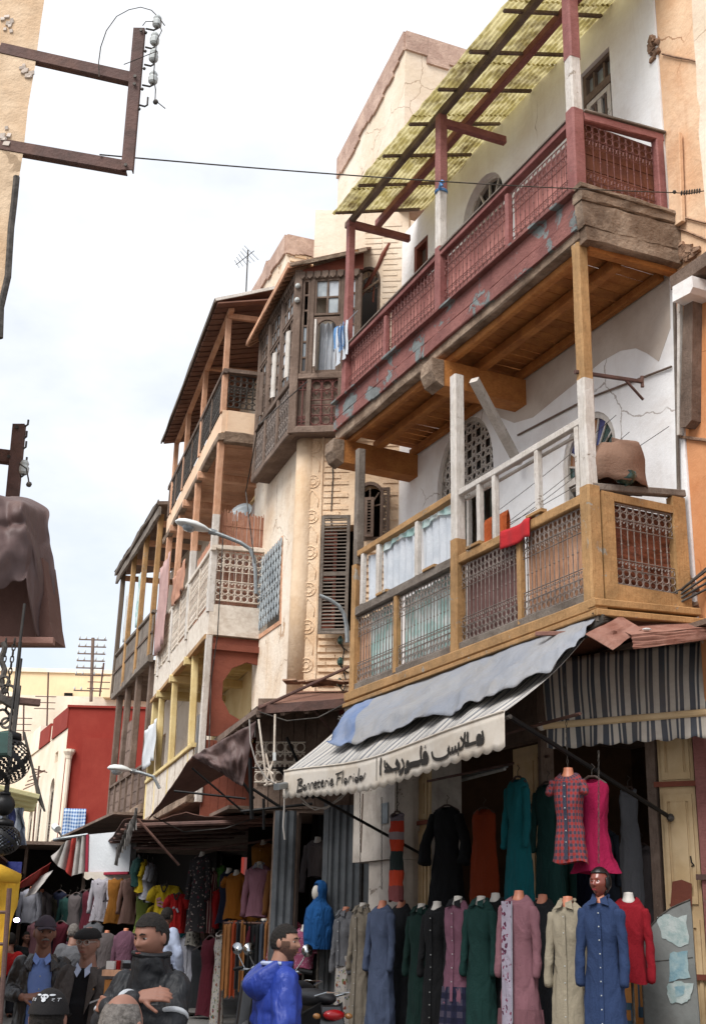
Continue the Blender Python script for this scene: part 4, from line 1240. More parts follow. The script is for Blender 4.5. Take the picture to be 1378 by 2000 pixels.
# upper works of the carved house and the walls behind it
def block(name, F, s0, s1, o0, o1, z0, z1, mt, lab=None, cat=None, par=None, ztop=None, cop='coping_plaster', ch=.18):
 t = par or thing(name, lab, cat, F.W(s0, o1, z0))
 mb = MB()
 NS = 10
 zt0, zt1 = (z1, ztop if ztop is not None else z1)
 top = [F.W(s0+(s1-s0)*i/NS, 0, zt0+(zt1-zt0)*i/NS + rnd(-.03, .03)) for i in range(NS+1)]
 for i in range(NS):
  a, b = top[i], top[i+1]
  sa, sb = s0+(s1-s0)*i/NS, s0+(s1-s0)*(i+1)/NS
  for o in (o1, o0):
   mb.quad(F.W(sa, o, z0), F.W(sb, o, z0), F.W(sb, o, b.z), F.W(sa, o, a.z))
  mb.quad(F.W(sa, o1, a.z), F.W(sb, o1, b.z), F.W(sb, o0, b.z), F.W(sa, o0, a.z))
 mb.quad(F.W(s0, o0, z0), F.W(s0, o1, z0), F.W(s0, o1, top[0].z), F.W(s0, o0, top[0].z))
 mb.quad(F.W(s1, o0, z0), F.W(s1, o1, z0), F.W(s1, o1, top[-1].z), F.W(s1, o0, top[-1].z))
 part('wall', mb, mt, t)
 if cop:
  mb = MB()
  def edge(P0, P1):
   n = 14
   for i in range(n):
    a = P0.lerp(P1, i/n); b = P0.lerp(P1, (i+1)/n)
    h1 = ch*(1+.5*mnoise.noise(a*2.3))
    mb.box((a+b)/2+V((0, 0, -h1/2+.03)), .09, (b-a).length*1.02, h1, (b-a).normalized().cross(V((0, 0, 1))), (b-a).normalized())
  edge(F.W(s0, o1, zt0), F.W(s1, o1, zt1)); edge(F.W(s0, o1, zt0), F.W(s0, o0, zt0))
  part('coping', mb, cop, t)
 return t
T_ = Fr(.72, 18.0, 22)
tt = block('tower_house', T_, 0, 3.2, -6, 0, 11.5, 17.25, 'pale_plaster', 'tall blank plaster house rising behind the green canopy', 'house', ztop=16.6, ch=.5)
tc2 = block('tower_house', T_, .0, .01, -3, -1.2, 11.5, 17, 'pale_plaster', par=tt, cop=None)
zt_r = T_.oz(890, 100, -1.0)
bb = block('roof_block', T_, -2.2, -.3, -4.2, -1.15, 11.5, 16.2, 'pale_plaster', 'lower plaster stair block with a rounded corner beside the tall blank house', 'roof block', ztop=16.2)
U_ = Fr(-1.42, 20.5, 20)
b2 = block('roof_block', U_, 0, 3.2, -1.2, 0, 11, 14.5, 'tan_plaster', 'plaster parapet block with brick courses above the glazed oriel', 'roof block', ch=.35)
pz = [U_.sz(600, 470, 0), U_.sz(560, 465, 0)]
for k in range(14):
 z = 12.9+.11*k
 for i in range(3):
  sx = -.02
  piece('brick', b2, U_.W(-.01, -.2-i*.27-(.1 if k % 2 else 0), z), .03, .24, .06, U_.M, 'tan_relief', jit=.02, kind='worn')
V_ = Fr(atd(523, 512, 23).x, 23, 20)
b3 = block('roof_block', V_, 0, 2.2, -.7, 0, 11, atd(523, 512, 23).z, 'tan_plaster', 'ragged low parapet of reddish masonry next to the television antenna', 'roof block', ztop=14.3, ch=.5)
W_b = Fr(-.28, 20.3, 60)
b4 = block('roof_block', W_b, -.6, .42, -1.5, 0, 11.5, 15.2, 'pale_plaster', 'sloping plaster parapet between the oriel roof and the tall blank house', 'roof block', ztop=14.3, ch=.3)
# tv antenna
an = thing('tv_antenna', 'thin rooftop television antenna standing against the sky', 'antenna', atd(480, 600, 25.5))
pa = atd(480, 600, 25.5); pb = atd(484, 492, 25.5)
part('mast', MB().tube([pa-V((0, 0, .8)), pb+V((0, 0, .05))], .018, 6), 'iron_dark', an)
bd = (atd(496, 490, 25.5)-atd(461, 517, 25.5))
part('boom', MB().tube([atd(461, 517, 25.5), atd(496, 490, 25.5)], .01, 5), 'iron_dark', an)
for k in range(6):
 c = atd(461, 517, 25.5).lerp(atd(496, 490, 25.5), (k+.3)/6.2)
 w_ = V((.2+.03*k, .5, -.12-.0*k))*.5*(.5+.08*k)
 part('element', MB().tube([c-w_, c+w_], .007, 4), 'iron_dark', an)
# ================================================================== third house: long balconies, green-edged eave
H3 = thing('balcony_house', 'tall house with three long stacked timber balconies and a brown board eave', 'house', F3.W(3, -3, 0))
L3 = 6.1
w3o = -1.25
hh = [rect(1.0, 1.8, 6.3, 8.4), rect(3.0, 3.9, 6.3, 8.4), rect(.8, 1.7, 10.2, 12), rect(3.4, 4.2, 10.2, 12), arch(1.4, 2.4, 3.9, 5.7), arch(3.8, 4.8, 3.9, 5.7)]
part('wall', wall(F3, [(-.2, 3.4), (L3, 3.4), (L3, 12.6), (-.2, 12.6)], hh, w3o, .3), 'yellow_plaster', H3)
part('shade_backing', MB().fbox(F3, .3, L3-.3, w3o-1.2, w3o-1.1, 3.8, 12.4), 'room_shade', H3)
part('end_wall', MB().fbox(F3, -.25, -.2, -6, w3o+.02, 3.4, 12.6), 'pale_plaster', H3)
part('far_wall', MB().fbox(F3, L3-.2, L3, -6, w3o-.3, 3.4, 12.6), 'pale_plaster', H3)
part('white_band', MB().fbox(F3, -.19, L3-.01, w3o+.004, w3o+.02, 6.25, 9.6), 'white_plaster', H3)
for (a, b, z0, z1) in ((1.0, 1.8, 6.3, 8.4), (3.0, 3.9, 6.3, 8.4), (.8, 1.7, 10.2, 12), (3.4, 4.2, 10.2, 12)):
 louvre(F3, a, (a+b)/2, z0, z1, w3o+.06, H3, n=14, mt='white_wood' if z0 < 9 else 'dark_wood')
# floors
def floor3(z0, z1, mt, name, bot='amber_wood'):
 f_ = part(name, MB().fbox(F3, -.0, L3, -.09, 0, z0, z1), mt, H3)
 part('end_fascia', MB().fbox(F3, -.02, .07, w3o, -.092, z0, z1), mt, f_)
 planks(F3, f_, .08, L3, .2, bot, z0+.02, .03, w3o+.02, -.095, jit=.01, gap=.012)
 return f_
fB = floor3(9.72, 10.13, 'peach_slab', 'upper_floor'); fA = floor3(6.22, 6.72, 'iron_white', 'white_floor', 'mustard_wood')
part('edge_beam', MB().beam(F3.W(-.06, -.0, 9.62), F3.W(L3, -.0, 9.62), .12, .12, segs=8, jit=.01), 'old_beam', fB)
part('edge_beam', MB().beam(F3.W(-.03, -.05, 9.62), F3.W(-.03, w3o, 9.62), .12, .2, segs=4, jit=.01), 'old_beam', fB)
part('edge_beam', MB().beam(F3.W(-.02, -.0, 6.18), F3.W(L3, -.0, 6.18), .1, .07, segs=8, jit=.008), 'ochre_wood', fA)
for z_ in (6.1, 9.5):
 for S in (1.6, 3.2, 4.8):
  part('cross_beam', MB().beam(F3.W(S, .1, z_), F3.W(S, w3o, z_), .12, .14), 'mustard_wood' if z_ < 7 else 'amber_wood', fA if z_ < 7 else fB)
def rail3(z0, z1, mt_r, mt_g, fl, S=(0.05, 2.1, 4.1, 6.0), pitch=.11, mid=2):
 part('hand_rail', MB().beam(F3.W(-.05, 0, z1), F3.W(L3, 0, z1), .08, .08, segs=6, jit=.004), mt_r, fl)
 part('hand_rail', MB().beam(F3.W(0, -.05, z1+.02), F3.W(0, w3o, z1+.06), .08, .08, segs=2, jit=.004), mt_r, fl)
 for i in range(len(S)-1):
  a, b = S[i]+.05, S[i+1]-.05
  for k in range(mid):
   x0 = a+(b-a)*k/mid; x1 = a+(b-a)*(k+1)/mid
   grille(F3, x0+.03, x1-.03, z0+.05, z1-.06, 0, mt_g, fl, pitch, r=.009, knots=False)
   part('baluster', MB().beam(F3.W(x1, 0, z0), F3.W(x1, 0, z1), .05, .05, up=F3.n), mt_r, fl)
 grille(F3, w3o+.1, -.08, z0+.08, z1-.04, 0, mt_g, fl, pitch, along='o', S=.02, r=.009, knots=False)
rail3(6.72, 7.66, 'iron_white', 'iron_white', fA)
rail3(10.13, 10.85, 'dark_wood', 'iron_dark', fB)
# posts
for S in (.06, 2.2, 4.1, 5.6):
 part('post', MB().beam(F3.W(S, -.02, 10.1), F3.W(S+.05, -.02, 12.3), .1, .1, up=F3.n, segs=4, jit=.005), 'amber_wood', fB)
 part('post', MB().beam(F3.W(S, -.02, 8.25), F3.W(S, -.02, 9.6), .12, .12, up=F3.n, segs=4, jit=.005), 'amber_wood', fA)
 part('post', MB().beam(F3.W(S-.06 if S > 1 else S, -.02, 6.6), F3.W(S, -.02, 8.25), .12, .12, up=F3.n, segs=4, jit=.005), 'white_wood', fA)
for S in (1.3, 3.4, 5.0):
 part('post', MB().beam(F3.W(S-.25, -.05, 3.7), F3.W(S+.1, -.05, 6.2), .11, .11, up=F3.n, segs=4, jit=.005), 'mustard_wood', fA)
part('post', MB().beam(F3.W(5.95, -.05, 3.7), F3.W(5.95, -.05, 6.2), .13, .13, up=F3.n, segs=4, jit=.005), 'mustard_wood', fA)
part('post', MB().beam(F3.W(-.02, -.02, 3.6), F3.W(.0, -.02, 6.2), .1, .1, up=F3.n, segs=4, jit=.005), 'white_wood', fA)
# reed screens
def reeds(F, s0, s1, z0, z1, o, par, mt='reed', along='s', S=0):
 mb = MB()
 n = int(abs(s1-s0)/.022)
 for i in range(n):
  a = s0+(s1-s0)*(i+.5)/n
  f0 = F.W(a, o, z0+rnd(-.02, .02)) if along == 's' else F.W(S, a, z0+rnd(-.02, .02))
  f1 = F.W(a+rnd(-.008, .008), o, z1+rnd(-.04, .05)) if along == 's' else F.W(S, a+rnd(-.008, .008), z1+rnd(-.04, .05))
  mb.tube([f0, f1], .0105, 4, cap=False)
 for z in (z0+.15*(z1-z0), (z0+z1)/2, z0+.85*(z1-z0)):
  P0, P1 = (F.W(s0, o+.012, z), F.W(s1, o+.012, z)) if along == 's' else (F.W(S-.012, s0, z), F.W(S-.012, s1, z))
  mb.tube([P0, P1], .006, 4)
 return part('reed_screen', mb, mt, par)
reeds(F3, w3o+.05, -.1, 6.75, 8.35, 0, fA, along='o', S=.12)
reeds(F3, .25, 2.0, 6.75, 8.0, -.08, fA); reeds(F3, 2.3, 3.8, 6.8, 7.9, -.1, fA)
# eave
rf = part('roof', MB().prism([F3.W(-.25, .28, 12.02), F3.W(5.7, .28, 11.72), F3.W(5.7, w3o-.2, 12.45), F3.W(-.25, w3o-.2, 12.75)], V((0, 0, .05))), 'tin_roof', H3)
for i in range(30):
 S = -.22+.2*i
 t = (S+.25)/5.95
 A_ = F3.W(S, .26, 12.0-.3*t); B_ = F3.W(S, w3o-.1, 12.42-.3*t)
 piece('board', rf, (A_+B_)/2-V((0, 0, .02)), .17, (A_-B_).length, .025, Matrix((F3.d, (A_-B_).normalized(), F3.d.cross((A_-B_).normalized()))).transposed(), 'tin_roof', jit=.008)
part('purlin', MB().beam(F3.W(-.1, -.02, 12.02), F3.W(5.7, -.02, 11.75), .1, .1, segs=6, jit=.006), 'amber_wood', rf)
part('eave_edge', MB().beam(F3.W(-.27, .3, 12.03), F3.W(5.72, .3, 11.73), .03, .07, segs=10, jit=.01), 'eave_wood', rf)
part('end_edge', MB().beam(F3.W(-.27, .3, 12.05), F3.W(-.27, w3o-.2, 12.78), .03, .06, segs=3, jit=.004), 'white_wood', rf)
for S in (.06, 2.2, 4.1, 5.6):
 part('tie_beam', MB().beam(F3.W(S, -.0, 11.95), F3.W(S, w3o, 12.0), .08, .1), 'amber_wood', rf)
part('rear_roof', MB().prism([F3.W(5.72, -.1, 11.2), F3.W(7.2, -.1, 11.2), F3.W(7.2, w3o, 11.2), F3.W(5.72, w3o, 11.2)], V((0, 0, .08))), 'dark_wood', H3)
# red end panel with round cut-out under the white balcony
cir = [(-.72+.42*math.cos(2*PI*k/22)*(1+.05*(k % 2)), 5.35+.46*math.sin(2*PI*k/22)*(1+.05*(k % 2))) for k in range(22)]
class _E:      # plane across the facade: first coordinate runs along o
 pass
FE = Fr(F3.O.x, F3.O.y, 16.5); FE.d = F3.n.copy(); FE.n = -F3.d; FE.O = F3.O+F3.d*.03; FE.M = Matrix((FE.d, FE.n, V((0, 0, 1)))).transposed()
part('end_panel', wall(FE, rect(w3o, -.06, 4.62, 6.2), [cir], 0, .04), 'red_brown', H3)
part('end_panel_rail', MB().fbox(F3, -.03, .03, w3o, -.06, 5.98, 6.08), 'red_brown', H3)
part('end_panel_lower', MB().fbox(F3, -.01, .03, w3o, -.06, 3.4, 4.55), 'red_brown', H3)
for k in range(9):
 fpiece('board', H3, F3, -.03, -.012, w3o+.05+k*.125, w3o+.17+k*.125, 3.4, 4.54, 'red_brown', jit=.01)
# lowest gallery of the third house
fC = part('lower_gallery', MB().beam(F3.W(.6, 0, 3.72), F3.W(6.0, 0, 3.72), .12, .14, segs=6, jit=.006), 'old_beam', H3)
part('deck', MB().fbox(F3, .6, 6.0, w3o, -.07, 3.66, 3.74), 'dark_wood', fC)
for k in range(6):
 fpiece('sheet_panel', fC, F3, .7+.88*k, .7+.88*k+.82, -.02, 0, 3.8, 4.5, 'iron_white', jit=.008)
part('hand_rail', MB().beam(F3.W(.6, 0, 4.55), F3.W(6, 0, 4.55), .08, .07, segs=6, jit=.004), 'mustard_wood', fC)
for i in range(4):
 fpiece('pane', fC, F3, 4.6+.3*i, 4.85+.3*i, -.9, -.88, 4.6, 5.9, 'glass_grey', jit=.02)
# washing and dish on the third house
def hangcloth(name, lab, F, s0, s1, z0, z1, o, mt, cat='cloth', ph=0, grp=None):
 def fn(u, v): return F.W(s0+(s1-s0)*u, o+.03*math.sin(u*13+ph)*(1-.4*v)+.01*math.sin(v*9+u*5), z0+(z1-z0)*v+.03*math.sin(u*8+ph)*(1-v))
 return tag(finish(name, MB().grid(fn, 20, 10), mt, smooth=True, mods=[('solid', .004)]), lab, cat, grp)
hangcloth('hanging_sheet', 'faded pink sheet hung over the white gallery rail far along the third house', F3, 4.4, 5.7, 7.0, 8.9, .1, 'sheet_pink')
hangcloth('hanging_sheet', 'short peach sheet bunched on the white gallery near its middle posts', F3, 2.5, 3.9, 7.6, 8.2, .07, 'reed')
hangcloth('shop_banner', 'small white printed cloth banner tied to the yellow lower gallery', F3, 4.3, 5.9, 4.75, 5.55, .12, 'banner_white', 'banner')
dish = MB().lathe(F3.W(.5, -.55, 8.45), [(.0, .0), (.09, .012), (.16, .04), (.22, .085), (.215, .095), (.15, .05), (.08, .02), (0, .012)], 20, ax=V((-.4, -.8, .45)))
tag(finish('satellite_dish', dish, 'grey_metal', smooth=True), 'grey satellite dish behind the reed screen of the white gallery', 'satellite dish')
ac = thing('air_conditioner', 'small grey wall unit on the corner between peach house and red panel', 'air conditioner', F2L.W(2.6, .2, 6.0))
part('casing', MB().fbox(F2L, 2.45, 2.95, .04, .32, 6.05, 6.85), 'grey_metal', ac)
part('bracket', MB().fbox(F2L, 2.42, 2.98, .0, .36, 6.0, 6.04), 'iron_dark', ac)
part('fan_grille', MB().ring(F2L.W(2.44, .18, 6.45), .12, .01, F2L.n, V((0, 0, 1)), 16, 4).ring(F2L.W(2.44, .18, 6.45), .06, .01, F2L.n, V((0, 0, 1)), 16, 4), 'iron_dark', ac)
# ================================================================== fourth house
H4 = thing('far_balcony_house', 'narrow far house with brown timber galleries in front of the red wall', 'house', F4.W(2, -3, 0))
part('wall', wall(F4, rect(-1, 5.9, 3.8, 11.2), [rect(4.3, 4.8, 5.4, 6.6), rect(1, 1.8, 7.8, 9.6)], -1.35, .3), 'pale_plaster', H4)
part('shade_backing', MB().fbox(F4, 0, 5.5, -2.4, -2.3, 0, 11), 'room_shade', H4)
g4 = part('upper_gallery', MB().beam(F4.W(-.3, 0, 7.5), F4.W(4.8, 0, 7.5), .12, .16, segs=6, jit=.008), 'grey_wood', H4)
planks(F4, g4, -.2, 4.8, .25, 'dark_wood', 7.45, .03, -1.33, -.07, jit=.01)
for k in range(20):
 fpiece('board', g4, F4, -.28+.255*k, -.03+.255*k, -.01, .015, 7.6, 8.5, 'grey_wood', jit=.01)
part('hand_rail', MB().beam(F4.W(-.3, 0, 8.58), F4.W(5.0, 0, 8.62), .1, .07, segs=6, jit=.006), 'grey_wood', g4)
part('rail', MB().beam(F4.W(-.3, .02, 8.1), F4.W(5.0, .02, 8.12), .04, .05, segs=6, jit=.006), 'dark_wood', g4)
for S in (-.1, 1.6, 3.3, 4.95):
 part('post', MB().beam(F4.W(S, 0, 7.5), F4.W(S, 0, 10.95), .12, .12, up=F4.n, segs=4, jit=.006), 'ochre_wood' if S < 4 else 'eave_wood', g4)
r4 = part('roof', MB().prism([F4.W(-.5, .14, 11.05), F4.W(5.5, .14, 10.95), F4.W(5.5, -1.5, 11.3), F4.W(-.5, -1.5, 11.3)], V((0, 0, .08))), 'dark_wood', H4)
part('eave_edge', MB().beam(F4.W(-.5, .16, 11.1), F4.W(5.5, .16, 11.0), .04, .12, segs=12, jit=.025), 'eave_wood', r4)
part('fascia', MB().beam(F4.W(-.5, .1, 10.9), F4.W(5.4, .1, 10.8), .06, .2, segs=12, jit=.015), 'grey_wood', r4)
for S in (0, 1.6, 3.3, 4.95):
 part('tie_beam', MB().beam(F4.W(S, .05, 10.75), F4.W(S, -1.35, 10.8), .1, .14), 'amber_wood', r4)
for S in (-.1, 1.6, 3.0, 4.3):
 part('post', MB().beam(F4.W(S, -.1, 4.9), F4.W(S, -.1, 7.45), .15, .15, up=F4.n, segs=3, jit=.006), 'dark_wood', H4)
g5 = part('lower_gallery', MB().beam(F4.W(-1, .0, 4.18), F4.W(3.9, .0, 4.12), .14, .2, segs=6, jit=.01), 'old_beam', H4)
part('deck', MB().fbox(F4, -1, 3.85, -1.33, -.08, 4.08, 4.16), 'dark_wood', g5)
part('hand_rail', MB().beam(F4.W(-1, 0, 5.12), F4.W(3.9, 0, 5.08), .07, .06, segs=4, jit=.006), 'dark_wood', g5)
for k in range(7):
 S = -.9+.8*k
 part('post', MB().beam(F4.W(S, 0, 4.2), F4.W(S, 0, 5.1), .07, .07, up=F4.n), 'dark_wood', g5)
 if k < 6:
  reeds(F4, S+.06, S+.74, 4.28, 5.02, -.02, g5, 'reed_dark')
reeds(F4, 1.6, 3.8, 5.15, 6.5, -.14, H4, 'reed_dark')
hangcloth('hanging_sheet', 'small white sheet drying between the far gallery posts against the sky', F4, 3.9, 4.7, 8.9, 10.2, -.1, 'sheet_white')
hangcloth('hanging_sheet', 'pale green sheet drying by the nearer far gallery post', F4, 2.3, 2.9, 8.9, 10.3, -.1, 'curtain_teal')
# ================================================================== red house and cream houses closing the street
F5 = Fr(-9.1, 40, 22.4)
F5F = Fr(-9.1, 40, 270); F5F.d = V((1, 0, 0)); F5F.n = V((0, -1, 0)); F5F.M = Matrix((F5F.d, F5F.n, V((0, 0, 1)))).transposed()
H5 = thing('red_house', 'red painted house end with a white downpipe closing the street', 'house', (-7, 41, 0))
part('front_wall', MB().fbox(F5F, 0, 6, -8, 0, 0, 8.68), 'red_paint', H5)
part('front_step', MB().fbox(F5F, .62, 6, 0.002, .4, 0, 7.65), 'red_paint', H5)
part('coping', MB().fbox(F5F, -.08, 6, -.5, .06, 8.685, 8.76), 'red_paint', H5)
part('downpipe', MB().tube([F5F.W(.14, .1, 0), F5F.W(.14, .1, 7.0)], .09, 8).lathe(F5F.W(.14, .1, 7.0), [(.1, 0), (.12, .1), (.19, .22), (.19, .3)], 10), 'cream_light', H5)
part('wall_lamp', MB().fbox(F5F, 2.0, 2.35, .4, .62, 6.0, 6.1), 'lamp_white', H5)
part('wall_lamp', MB().fbox(F5F, 2.1, 2.35, .4, .6, 4.9, 5.0), 'grey_metal', H5)
sH = thing('cream_house', 'long cream house with tall arched shutters seen edge-on beside the red house', 'house', F5.W(5, -1, 0))
holes5 = [arch(1.5, 2.35, 3.9, 6.6, 10), arch(3.7, 4.5, 3.9, 6.2, 10), arch(5.6, 6.4, 3.9, 6.0, 10), rect(1.45, 2.0, 7.1, 7.45)]
part('wall', wall(F5, [(0.02, 0), (14, 0), (14, 8.0), (0.02, 8.0)], holes5, 0, .3), 'cream_light', sH)
part('shade_backing', MB().fbox(F5, .1, 14, -1.4, -1.3, 0, 8), 'room_shade', sH)
for a, b, z1 in ((1.5, 2.35, 6.2), (3.7, 4.5, 5.8), (5.6, 6.4, 5.6)):
 louvre(F5, a+.02, (a+b)/2, 3.95, z1, -.08, sH, n=12, mt='grey_wood'); louvre(F5, (a+b)/2, b-.02, 3.95, z1, -.08, sH, n=12, mt='grey_wood')
part('red_parapet', MB().fbox(F5, .02, 2.9, -.4, .05, 8.02, 8.72), 'red_paint', sH)
part('parapet_gap', MB().fbox(F5, 2.92, 3.4, -.4, .0, 8.02, 8.55), 'cream_light', sH)
part('red_parapet', MB().fbox(F5, 3.42, 5.6, -.4, .05, 8.02, 8.66), 'red_paint', sH)
part('parapet', MB().fbox(F5, 5.62, 14, -.4, .05, 8.02, 8.9), 'cream_light', sH)
H6 = thing('back_house', 'wide blank cream house rising behind the red one', 'house', (-14, 60, 0))
part('wall', MB().fbox(F5F, -12.5, 1, -30, -20, 0, 13.9), 'cream_far', H6)
part('coping', MB().fbox(F5F, -12.6, 1.1, -20.6, -19.9, 13.905, 14.1), 'cream_light', H6)
part('annex', MB().fbox(F5F, -4.6, 4, -16, -10.5, 0, 11.0), 'cream_light', H6)
part('annex', MB().fbox(F5F, -1.0, 5, -15, -10.0, 10.9, 11.8), 'cream_far', H6)
mb = MB().prism([F5F.W(-5.6, -13, z) if 0 else F5F.W(s_, -11.5, z) for s_, z in ((-7.6, 0), (-3.4, 0), (-3.4, 10.4), (-3.9, 10.9), (-5.5, 11.4), (-6.8, 11.35), (-7.6, 10.9))], V((0, 3, 0)))
part('vaulted_block', mb, 'cream_light', H6)
part('window', MB().fbox(F5F, -4.9, -4.5, -19.99, -19.9, 12.6, 12.9), 'room_shade', H6)
H7 = thing('left_row_house', 'pale cream house front far down the left of the street', 'house', (-15, 46, 0))
part('wall', MB().fbox(F5F, -9.5, -5.6, -9, -5, 0, 8.9), 'cream_light', H7)
for k in range(3):
 part('window', MB().fbox(F5F, -7.9+.75*k, -7.5+.75*k, -5.0, -4.96, 4.1, 6.3), 'grey_wood', H7)
# telegraph pole with cross arms
tp = thing('telegraph_pole', 'tall telegraph pole with many cross arms above the cream roofs', 'utility pole', atd(178, 1345, 50))
P0, P1 = atd(178, 1370, 50), atd(182, 1246, 50)
part('pole', MB().tube([P0, P1], .07, 8), 'dark_wood', tp)
for k in range(7):
 c = P1-V((0, 0, .08+.3*k+(.35 if k == 6 else 0)))
 part('cross_arm', MB().beam(c-V((.58, 0, 0)), c+V((.58, 0, 0)), .05, .05), 'dark_wood', tp)
 mb = MB()
 for x in (-.55, -.28, .2, .5):
  mb.lathe(c+V((x, 0, .03)), [(.03, 0), (.045, .04), (.03, .1), (.02, .13)], 6)
 part('insulators', mb, 'ceramic', tp, kind='stuff')
for k, (x0, y0, x1, y1, D_) in enumerate(((203, 1295, 195, 1340, 46), (95, 1313, 92, 1400, 50), (47, 1370, 46, 1430, 50))):
 a = thing('roof_mast', ['rusty roof mast with short arms right of the telegraph pole', 'thin bare roof mast on the vaulted cream roof', 'short roof mast at the far left of the cream roofs'][k], 'mast', atd(x1, y1, D_))
 part('mast', MB().tube([atd(x1, y1+20, D_), atd(x0, y0, D_)], .035, 6), 'rust_steel', a)
 c = atd(x0, y0, D_).lerp(atd(x1, y1, D_), .55)
 for q in range(3):
  part('arm', MB().beam(c-V((.5, 0, .25*q)), c+V((.35, 0, -.25*q)), .04, .03), 'rust_steel', a)
# ================================================================== orange house on the right edge
H8 = thing('orange_house', 'orange plastered house wall at the right edge with a gutter board and broken plaster', 'house', B1.W(-.8, -2, 0))
part('wall', wall(B1, [(-2.6, 8.3), (-.025, 8.3), (-.025, 14.5), (-2.6, 14.5)], [], WO-.02, .3), 'orange_plaster', H8)
part('wall', wall(B1, [(-2.6, 3.6), (-.025, 3.6), (-.025, 8.298), (-2.6, 8.298)], [], WO-.02, .3), 'deep_orange', H8)
part('raised_strip', MB().beam(B1.P(1316, 268, WO+.03), B1.P(1322, 440, WO+.03), .2, .05, up=B1.n), 'orange_plaster', H8)
part('seam', MB().beam(B1.P(1326, 853, WO+.0), B1.P(1400, 862, WO+.0), .03, .03), 'rubble', H8)
# broken plaster with rubble showing
def rubble(cx, cy, rx, ry, n, o, F=B1, par=None):
 for i in range(n):
  a = rnd(0, 2*PI); r = rnd(0, 1)**.5
  p_ = F.P(cx+math.cos(a)*rx*r, cy+math.sin(a)*ry*r, o)
  q = rnd(.03, .07)
  piece('stone', par or H8, p_, q*1.5, .05, q, F.M, 'rubble', jit=.4, kind='worn')
rubble(1340, 492, 22, 16, 26, WO); rubble(1275, 95, 7, 22, 14, WO); rubble(1345, 1140, 18, 16, 14, WO); rubble(1350, 1180, 16, 8, 8, WO)
rubble(1300, 460, 8, 25, 10, WO)
mb = MB()
for pts in (((1292, 105), (1320, 112), (1345, 116), (1362, 121)), ((1335, 425), (1378, 436)), ((1300, 440), (1340, 452), (1378, 468))):
 mb.tube([B1.P(x, y, WO+.0) for x, y in pts], .012, 4)
part('crack', mb, 'rubble', H8, kind='stuff')
# white bracket, dark gutter board and pale batten
part('bracket', MB().prism([B1.P(x, y, WO+.25) for x, y in ((1312, 560), (1350, 538), (1352, 560), (1346, 572), (1312, 590))], B1.n*-.27), 'white_plaster', H8)
part('gutter_board', MB().prism([B1.P(x, y, WO+.1) for x, y in ((1334, 576), (1352, 572), (1349, 820), (1338, 834), (1326, 834))], B1.n*-.12), 'dark_wood', H8)
part('batten', MB().beam(B1.P(1327, 580, WO+.12), B1.P(1326, 850, WO+.05), .04, .05, up=B1.n), 'white_wood', H8)
part('batten', MB().beam(B1.P(1316, 585, WO+.05), B1.P(1328, 1130, WO+.02), .03, .03, up=B1.n), 'grey_wood', H8)
part('dark_strip', MB().fbox(B1, -1.6, -.2, WO-.01, WO+.2, 8.05, 8.2), 'dark_wood', H8)  # dark wood strip standing out from the orange wall
part('beam_end', MB().fbox(B1, .0, .12, WO, WO+.08, 9.86, 9.95), 'dark_wood', H8)
# pale corner strip closer to the camera
e_ = [(1350, 0), (1352, 60), (1358, 130), (1360, 190), (1366, 210), (1363, 260), (1370, 330), (1376, 400), (1380, 424), (1420, 428), (1440, 200), (1430, -80), (1349, -80)]
sp = thing('corner_wall', 'pale broken edge of a house wall at the upper right corner', 'wall', B1.P(1378, 424, .3))
part('wall', MB().prism([B1.P(x, y, .3) for x, y in e_], B1.n*-.8), 'pale_plaster', sp)
# ================================================================== left house with the steel brackets
H9 = thing('left_house', 'weathered peach house corner cut by the left edge of the street', 'house', (-3, 8, 0))
le = [(2.319, 7.95)]
mb = MB()
xl = lambda z: -2.30+.006*math.sin(z*5)+.02*mnoise.noise(V((0, 0, z*1.7)))
zs = [-.0]+[.35*k for k in range(1, 36)]
for i in range(len(zs)-1):
 a, b = zs[i], zs[i+1]
 mb.quad(V((-9, 7, a)), V((xl(a), 7, a)), V((xl(b), 7, b)), V((-9, 7, b)))
 mb.quad(V((xl(a), 7, a)), V((xl(a)-.9, 9.2, a)), V((xl(b)-.9, 9.2, b)), V((xl(b), 7, b)))
mb.quad(V((-9, 9.2, 0)), V((-9, 7, 0)), V((-9, 7, zs[-1])), V((-9, 9.2, zs[-1])))
part('wall', mb, 'left_plaster', H9)
mb = MB()
mb.tube([atd(x, y, 6.97) for x, y in ((33, 345), (28, 395), (22, 445), (16, 540), (2, 600), (0, 660))], .022, 6)
part('cable_pipe', mb, 'iron_dark', H9)
rb = random.Random(3)
for (cx_, cy_, n) in ((52, 140, 10), (15, 45, 8), (12, 265, 6)):
 for i in range(n):
  piece('loose_plaster', H9, atd(cx_+rnd(-10, 10), cy_+rnd(-18, 18), 6.995), rnd(.02, .05), .012, rnd(.02, .04), None, 'soot_plaster', jit=.3, kind='worn')
